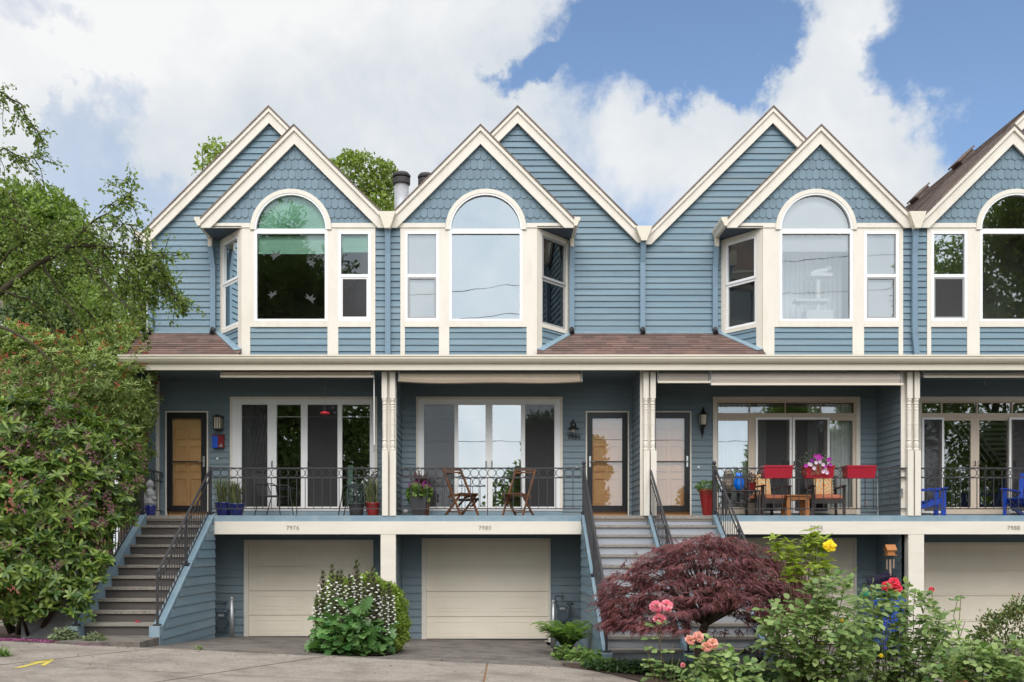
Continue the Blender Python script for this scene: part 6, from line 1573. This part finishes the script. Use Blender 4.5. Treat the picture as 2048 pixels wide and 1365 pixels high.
# ---- roses
def rose_flower(par, c, r, mat, rs, face=(0,-.75,.65), name='flower'):
    lv = Leaves('oval'); f = unit(np.array(face)+rs.normal(size=3)*.15); a = unit(np.cross(f,[0.2,0,1])); b = np.cross(f,a); c = np.array(c)
    n = 46; g = np.arange(n)+.5; ph = g*2.39996; cz = 1-g/n*1.35; sr = np.sqrt(np.clip(1-cz*cz,0,1))
    d = f*cz[:,None]+(a*np.cos(ph)[:,None]+b*np.sin(ph)[:,None])*sr[:,None]
    T = unit(d*.75+(a*np.cos(ph)[:,None]+b*np.sin(ph)[:,None])*.75*np.clip(1.1-cz,0,1)[:,None]+rs.normal(size=(n,3))*.22)
    lv.add(c+d*r*.38*rs.uniform(.8,1.1,n)[:,None], T, unit(f+d*.2+rs.normal(size=(n,3))*.25), r*.58*rs.uniform(.8,1.15,n), r*.62)
    return lv.build(name, mat, par)
def rose_leaves(lv, base, d, rs, s=1.0):
    """one compound leaf of five leaflets"""
    d = unit(np.array(d)); side = unit(np.cross(d,[0,0,1.])+1e-4); L_ = .13*s
    for (u, sd, k) in ((1,0,1.15),(.62,1,1.0),(.62,-1,1.0),(.28,1,.8),(.28,-1,.8)):
        p = np.array(base)+d*u*L_+np.array([0,0,-.02*u*u]); T = unit(d*.55+side*sd) if sd else d
        lv.add(p, T+[0,0,-.12], unit(np.array([0,-.3,1])+rs.normal(size=3)*.28), .075*s*k*rs.uniform(.85,1.15), .058*s*k)
def cane(mb, lv, a, b, rs, r=.008, nl=6, s=1.0, sag=0.0):
    pts = polyline(a, b, 6, .025, rs, sag); mb.tube(pts, [r*(1-.5*i/6) for i in range(7)], 5)
    for k in range(nl):
        u = .25+.75*(k+rs.rand())/nl; i = min(5,int(u*6)); p = pts[i].lerp(pts[i+1], u*6-i)
        an = rs.uniform(0,2*np.pi); rose_leaves(lv, p, (math.cos(an),math.sin(an)*.8-.2,rs.uniform(-.1,.5)), rs, s*1.2)
    return pts
rs = np.random.RandomState(51); yr = -8.4
def rosebush(label, x, y, tips, mat, flowers, leafmat='rose', nl=6, s=1.0, spread=.15, mass=(), nm=0):
    t = thing('rose_bush', label, 'rose bush', (x,y,gs(x)), 'rose bushes'); mb = MB(); lv = Leaves('oval')
    for (px, py) in tips:
        e_ = P(px,py,y+rs.uniform(-spread,spread)); b0 = Vector((x+(e_.x-x)*.25+rs.normal()*.05, y+rs.normal()*.08, gs(x)-.03)); cane(mb, lv, b0, e_, rs, .009, nl, s)
    if nm:
        ML = [lump(*m_) for m_ in mass]; Pm, Nm = shell(ML, nm, rs, .45, 1.05, .5)
        for p, n_ in zip(Pm, Nm):
            d = unit(n_*[1,1,.5]+rs.normal(size=3)*.6+[0,-.1,.05]); rose_leaves(lv, p-d*.06, d, rs, s*1.25)
    lv.build('foliage',leafmat,t); mb.build('canes','rosestem',t,None,True)
    for (px, py, r, m_, *fc) in flowers: rose_flower(t, P(px,py,y-.05), r, m_, rs, fc[0] if fc else (0,-.75,.65))
    return t
rosebush('tall slender rose with three bright pink blooms in front of the maple', X(1330,yr), yr, [(1323,1222),(1316,1252),(1290,1285),(1345,1290),(1300,1310),(1360,1318),(1335,1335)], 'rose', [(1311,1214,.085,'petalpink'),(1333,1212,.085,'petalpink'),(1319,1239,.085,'petalpink'),(1366,1331,.035,'petalpink',(0,-.3,.9))], nl=4)
rosebush('low rose bush with clustered salmon pink blooms, right of the tall pink rose', X(1425,yr), yr, [(1385,1280),(1418,1295),(1450,1285),(1400,1320),(1440,1330),(1470,1345),(1480,1320),(1420,1350),(1465,1360),(1500,1362)], 'rose', mass=[(1430,1325,42,34,yr,.3),(1470,1350,40,26,yr,.3)], nm=60, flowers=[(1380,1281,.07,'petalsalmon'),(1396,1274,.075,'petalsalmon'),(1412,1295,.07,'petalsalmon'),(1425,1288,.075,'petalsalmon')], nl=6)
yr2 = -7.4
tips = [(1560+k*24+rs.normal()*10, 1215+rs.uniform(0,80)) for k in range(8)]+[(1560,1225),(1535,1235),(1590,1205),(1640,1150),(1665,1150),(1630,1175),(1690,1165),(1610,1250),(1550,1290),(1660,1230),(1600,1300),(1700,1240),(1560,1260),(1640,1290),(1680,1300),(1590,1330)]
rosebush('large rose bush with one yellow bloom standing over the purple maple', X(1625,yr2), yr2, tips, 'rose', [(1659,1093,.09,'petalyellow'),(1683,1241,.03,'petalyellow'),(1645,1287,.025,'petalyellow'),(1762,1312,.03,'petalyellow')], nl=7, s=1.0, spread=.5, mass=[(1665,1190,50,45,yr2,.5),(1610,1255,58,50,yr2,.6),(1690,1235,55,70,yr2,.6),(1650,1300,95,75,yr2,.6),(1570,1300,50,55,yr2,.5),(1555,1235,30,40,yr2,.3)], nm=330)
t = thing('azalea_shrub', 'lime green shrub with upright whorled leaves beside the yellow rose', 'shrub', (X(1610,-6.6),-6.6,gs(5)))
lv = Leaves('oval'); mb = MB(); ym2 = -6.6
for (px, py) in ((1548,1078),(1556,1095),(1578,1085),(1582,1100),(1600,1108),(1622,1062),(1632,1072),(1617,1080),(1640,1090),(1610,1095),(1592,1125),(1576,1120),(1625,1110),(1640,1115),(1650,1080),(1605,1140),(1580,1140),(1655,1125),(1630,1135)):
    e_ = P(px,py,ym2+rs.uniform(-.25,.25)); b0 = Vector((X(1612,ym2)+rs.normal()*.1,ym2,gs(5)-.03)); pts = polyline(b0, e_, 5, .03, rs); mb.tube(pts,[.012,.011,.009,.008,.006,.004],5)
    for u in (0,.05,.1): whorls(lv, np.array([e_-Vector((0,0,u*1.6))]), np.array([[0,-.1,1.]]), rs, 8, .15, .06, .8, 1.1)
lv.build('foliage','roselime',t); mb.build('stems','rosestem',t,None,True)
yr3 = -6.4
tips = [(1710+k*24+rs.normal()*8, 1170+rs.uniform(0,90)) for k in range(8)]+[(1775,1178),(1790,1180),(1740,1172),(1830,1185),(1850,1215),(1720,1200),(1880,1230),(1760,1230),(1810,1240),(1850,1270),(1740,1280),(1790,1290),(1870,1290),(1720,1320),(1840,1310)]
rosebush('large rose bush with deep red blooms in front of the blue bin', X(1790,yr3), yr3, tips, 'rose', [(1773,1174,.085,'petalred'),(1787,1167,.09,'petalred'),(1796,1178,.07,'petalred'),(1863,1180,.05,'petalred',(0,-.2,1))], nl=5, s=1.0, spread=.6, mass=[(1810,1215,55,38,yr3,.5),(1840,1255,52,55,yr3,.6),(1745,1200,34,22,yr3,.4),(1725,1260,40,50,yr3,.4),(1790,1315,110,50,yr3,.6),(1860,1310,60,50,yr3,.5)], nm=400)
rosebush('leggy bare rose cane with a few leaves in front of the cream garage door', X(1915,-6.2), -6.2, [(1922,1190),(1915,1200),(1863,1186),(1930,1245)], 'rose', [], nl=4)
rosebush('low grey green rose at the bottom corner below the terracotta pot', X(1975,-7.6), -7.6, [(1930+k*16,1290+rs.uniform(0,60)) for k in range(9)]+[(1990,1300),(2040,1290),(1950,1330),(2010,1340),(1900,1345),(1880,1335),(2050,1330)], 'rose', [], nl=6, spread=.5, mass=[(1960,1325,60,40,-7.6,.5),(2030,1315,50,45,-7.6,.5),(1900,1345,50,34,-7.6,.4),(1990,1360,100,40,-7.6,.5)], nm=240)
# azalea at the right edge
rs = np.random.RandomState(61); yz = -3.4
t = thing('azalea_shrub', 'rounded azalea bush against the cream garage door at the right edge', 'shrub', (X(2020,yz),yz,gs(8)))
AL = [lump(2010,1280,55,55,yz),lump(2050,1260,60,55,yz),lump(1975,1300,32,34,yz),lump(2030,1310,80,40,yz),lump(1942,1310,18,22,yz)]
lv = Leaves('oval'); n = 5200; Pn, Nn = shell(AL, n, rs, .6, 1.06, .7); lv.add(Pn, unit(Nn+rdir(n, rs)*.7+[0,0,.3]), unit(Nn+rdir(n, rs)*.6+[0,0,.5]), .065, .032); lv.build('foliage','azalea',t)
lr = Leaves('small'); Pn, Nn = shell(AL, 60, rs, .98, 1.06); lr.add(Pn, Nn, rdir(len(Pn), rs), .05, .03); lr.build('reddish_tips','photred',t)
stems(t, [([Vector((X(px,yz),yz,gs(8)-.05)),P(px+6,1300,yz)],[.03,.015]) for px in (1985,2015,2040)])
# dark young rhododendron by the stair foot, strappy leaves among the roses, seed-head wands
t = thing('rhododendron', 'small dark leaved shrub at the foot of the right hand grey stringer', 'shrub', (X(1535,-4.9),-4.9,gs(4.3)))
lv = Leaves('oval')
for (px, py) in ((1520,1296),(1545,1290),(1560,1305),(1530,1315),(1505,1308),(1555,1275),(1570,1325)): whorls(lv, np.array([P(px,py,-4.9)]*2)+rs.normal(size=(2,3))*.05, np.array([[0,-.3,1.]]*2), rs, 7, .15, .05, .5)
lv.build('foliage',leafM('dark_shrub_leaf',(.012,.022,.01),(.03,.05,.02),.15,.35),t); stems(t, [([Vector((X(1535,-4.9)+dx,-4.9,gs(4.3)-.05)),P(1535+dx*130,1300,-4.9)],[.02,.01]) for dx in (-.15,0,.2)])
t = thing('crocosmia_clump', 'clump of bright green sword shaped leaves at the bottom edge below the red roses', 'plant', (X(1790,-8),-8,gs(6)))
lv = Leaves('strap'); n = 90; bx_ = X(1800,-8); P0 = np.stack([bx_+rs.uniform(-.55,.4,n),-8+rs.normal(size=n)*.15,np.full(n,gs(6))],1); T = np.stack([rs.normal(size=n)*.45,rs.normal(size=n)*.3-.1,np.ones(n)],1); lv.add(P0, T, unit(np.stack([rs.normal(size=n)*.5,-np.ones(n),np.full(n,.5)],1)), rs.uniform(.3,.5,n), .04); lv.build('leaves','lush',t)
t = thing('salvia', 'blue flowered salvia spikes among the red rose stems', 'plant', (X(1768,-6.9),-6.9,gs(6)))
lv = Leaves('small'); mb = MB()
for (px, pt, pb) in ((1768,1240,1280),(1776,1235,1275),(1772,1272,1300),(1730,1255,1285)):
    a, b = P(px,pt,-6.9), P(px-3,pb,-6.9); mb.tube([a,b,Vector((b.x,-6.9,gs(6)))],.005,4); n = 40; u = rs.rand(n); lv.add(np.array(a)+(np.array(b)-np.array(a))*u[:,None]+rs.normal(size=(n,3))*.012, rdir(n, rs), rdir(n, rs), .028, .018)
lv.build('flowers',leafM('salvia_blue',(.04,.04,.4),(.1,.1,.6),.2),t); mb.build('stems','stem',t)
# ================================================================ SKY, SUN, CAMERA
w = bpy.data.worlds.new('World'); SC.world = w; w.use_nodes = True
nt = w.node_tree
for n in list(nt.nodes): nt.nodes.remove(n)
L = nt.links.new
out = nn(nt,'ShaderNodeOutputWorld'); bg = nn(nt,'ShaderNodeBackground'); L(bg.outputs[0], out.inputs[0])
SUN_EL, SUN_AZ = math.radians(46), math.radians(182)     # azimuth measured from +y, clockwise
sky = nn(nt,'ShaderNodeTexSky'); sky.sky_type = 'NISHITA'; sky.sun_disc = False; sky.sun_elevation = SUN_EL; sky.sun_rotation = SUN_AZ; sky.air_density = 1.0; sky.dust_density = .4; sky.ozone_density = 2.5
SKY_S = .15
tc = nn(nt,'ShaderNodeTexCoord'); dirv = tc.outputs['Generated']
def noise(scale, detail, rough, dist=0.0, off=(0,0,0), st=(1,1,1)):
    mp = nn(nt,'ShaderNodeMapping'); mp.inputs['Location'].default_value = off; mp.inputs['Scale'].default_value = st; L(dirv, mp.inputs[0])
    n = nn(nt,'ShaderNodeTexNoise'); n.inputs['Scale'].default_value = scale; n.inputs['Detail'].default_value = detail; n.inputs['Roughness'].default_value = rough; n.inputs['Distortion'].default_value = dist
    L(mp.outputs[0], n.inputs['Vector']); return n.outputs[0]
def warp(scale, amp, src):
    n = nn(nt,'ShaderNodeTexNoise'); n.inputs['Scale'].default_value = scale; n.inputs['Detail'].default_value = 8; n.inputs['Roughness'].default_value = .62
    L(src, n.inputs['Vector']); v = nn(nt,'ShaderNodeVectorMath', operation='SUBTRACT'); L(n.outputs['Color'], v.inputs[0]); v.inputs[1].default_value = (.5,.5,.5)
    k = nn(nt,'ShaderNodeVectorMath', operation='SCALE'); L(v.outputs[0], k.inputs[0]); k.inputs['Scale'].default_value = amp
    a = nn(nt,'ShaderNodeVectorMath', operation='ADD'); L(src, a.inputs[0]); L(k.outputs[0], a.inputs[1]); return a.outputs[0]
dirw = warp(9, .17, dirv)
def blob(px, py, rx, ry, amt):
    """soft region of the sky round one direction"""
    d = Vector((px-VX, F, VY-py)).normalized()
    mp = nn(nt,'ShaderNodeVectorMath', operation='SUBTRACT'); L(dirw, mp.inputs[0]); mp.inputs[1].default_value = d
    sc = nn(nt,'ShaderNodeVectorMath', operation='MULTIPLY'); L(mp.outputs[0], sc.inputs[0]); k = F*1.12; sc.inputs[1].default_value = (k/rx, k/max(rx,ry), k/ry)
    ln = nn(nt,'ShaderNodeVectorMath', operation='LENGTH'); L(sc.outputs[0], ln.inputs[0])
    mr = nn(nt,'ShaderNodeMapRange', interpolation_type='SMOOTHSTEP'); mr.inputs[1].default_value = 1.25; mr.inputs[2].default_value = .35; mr.inputs[3].default_value = 0; mr.inputs[4].default_value = amt
    L(ln.outputs['Value'], mr.inputs[0]); return mr.outputs[0]
base = noise(7.0, 14, .57, .3, (3.1,.4,1.7))
m = math_(nt,'MULTIPLY_ADD', base, 1.5, .0)
for b in ((1330,40,330,170,-.75),(1440,190,120,70,-.35),(1045,145,90,50,-.5),(1990,120,190,200,-.75),(170,250,130,100,-.36),(210,400,210,80,-.32),(50,50,120,60,-.25),(1655,120,100,150,.45),(1780,250,170,100,.4),(1010,60,110,90,.25),(60,240,70,50,.4)):
    m = math_(nt,'ADD', m, blob(*b))
mr = nn(nt,'ShaderNodeMapRange', interpolation_type='SMOOTHSTEP'); mr.inputs[1].default_value = .27; mr.inputs[2].default_value = .72; L(m, mr.inputs[0]); mask = math_(nt,'MINIMUM', math_(nt,'ADD', mr.outputs[0], blob(200,300,480,420,.6)), 1.0)
# cloud brightness: thick grey-white bodies with brighter edges
sh = noise(3.2, 6, .55, .3, (1.7,4.2,.3)); sh2 = noise(11, 6, .6, .4, (7,1,2))
shade = math_(nt,'ADD', math_(nt,'MULTIPLY', sh, .8), math_(nt,'MULTIPLY', sh2, .28))
cr = nn(nt,'ShaderNodeValToRGB'); e = cr.color_ramp.elements; e[0].position = .40; e[0].color = (.66,.73,.80,1); e[1].position = .64; e[1].color = (.97,.975,.98,1); L(shade, cr.inputs[0])
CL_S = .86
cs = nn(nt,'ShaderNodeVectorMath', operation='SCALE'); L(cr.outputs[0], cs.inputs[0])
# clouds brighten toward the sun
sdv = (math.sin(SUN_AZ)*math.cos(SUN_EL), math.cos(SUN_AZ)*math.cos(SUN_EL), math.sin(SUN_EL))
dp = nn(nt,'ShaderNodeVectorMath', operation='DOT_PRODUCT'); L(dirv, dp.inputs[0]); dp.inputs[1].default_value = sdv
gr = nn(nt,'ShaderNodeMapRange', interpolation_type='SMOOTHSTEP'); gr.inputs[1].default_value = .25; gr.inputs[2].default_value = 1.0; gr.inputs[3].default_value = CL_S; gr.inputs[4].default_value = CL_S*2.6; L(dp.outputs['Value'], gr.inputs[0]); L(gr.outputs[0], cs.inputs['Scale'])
ss = nn(nt,'ShaderNodeVectorMath', operation='MULTIPLY'); L(sky.outputs[0], ss.inputs[0]); ss.inputs[1].default_value = (SKY_S,SKY_S,SKY_S)
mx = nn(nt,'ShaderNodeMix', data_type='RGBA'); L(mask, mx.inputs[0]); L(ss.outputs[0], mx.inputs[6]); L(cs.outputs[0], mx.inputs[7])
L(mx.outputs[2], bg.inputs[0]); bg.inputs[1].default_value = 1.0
su = bpy.data.lights.new('sun','SUN'); su.energy = 1.7; su.angle = math.radians(40); su.color = (1,.965,.915)
so = bpy.data.objects.new('sun', su); COL.objects.link(so)
sd = Vector((math.sin(SUN_AZ)*math.cos(SUN_EL), math.cos(SUN_AZ)*math.cos(SUN_EL), math.sin(SUN_EL)))
so.rotation_euler = sd.to_track_quat('Z','Y').to_euler(); so.location = (0,-20,40)
cd = bpy.data.cameras.new('camera'); cam = bpy.data.objects.new('camera', cd); COL.objects.link(cam)
cd.sensor_fit = 'HORIZONTAL'; cd.sensor_width = 36; cd.lens = 36*F/2048; cd.shift_x = (1024-VX)/2048; cd.shift_y = (VY-682.5)/2048
cam.location = (0,-D,0); cam.rotation_euler = (math.radians(90),0,0); cd.clip_end = 3000; cd.clip_start = .1
SC.camera = cam
SC.view_settings.view_transform = 'Standard'; SC.view_settings.look = 'None'; SC.view_settings.exposure = .16; SC.view_settings.gamma = 1
SC.cycles.use_denoising = True
SC.cycles.max_bounces = 8; SC.cycles.transparent_max_bounces = 12; SC.cycles.caustics_reflective = False; SC.cycles.caustics_refractive = False
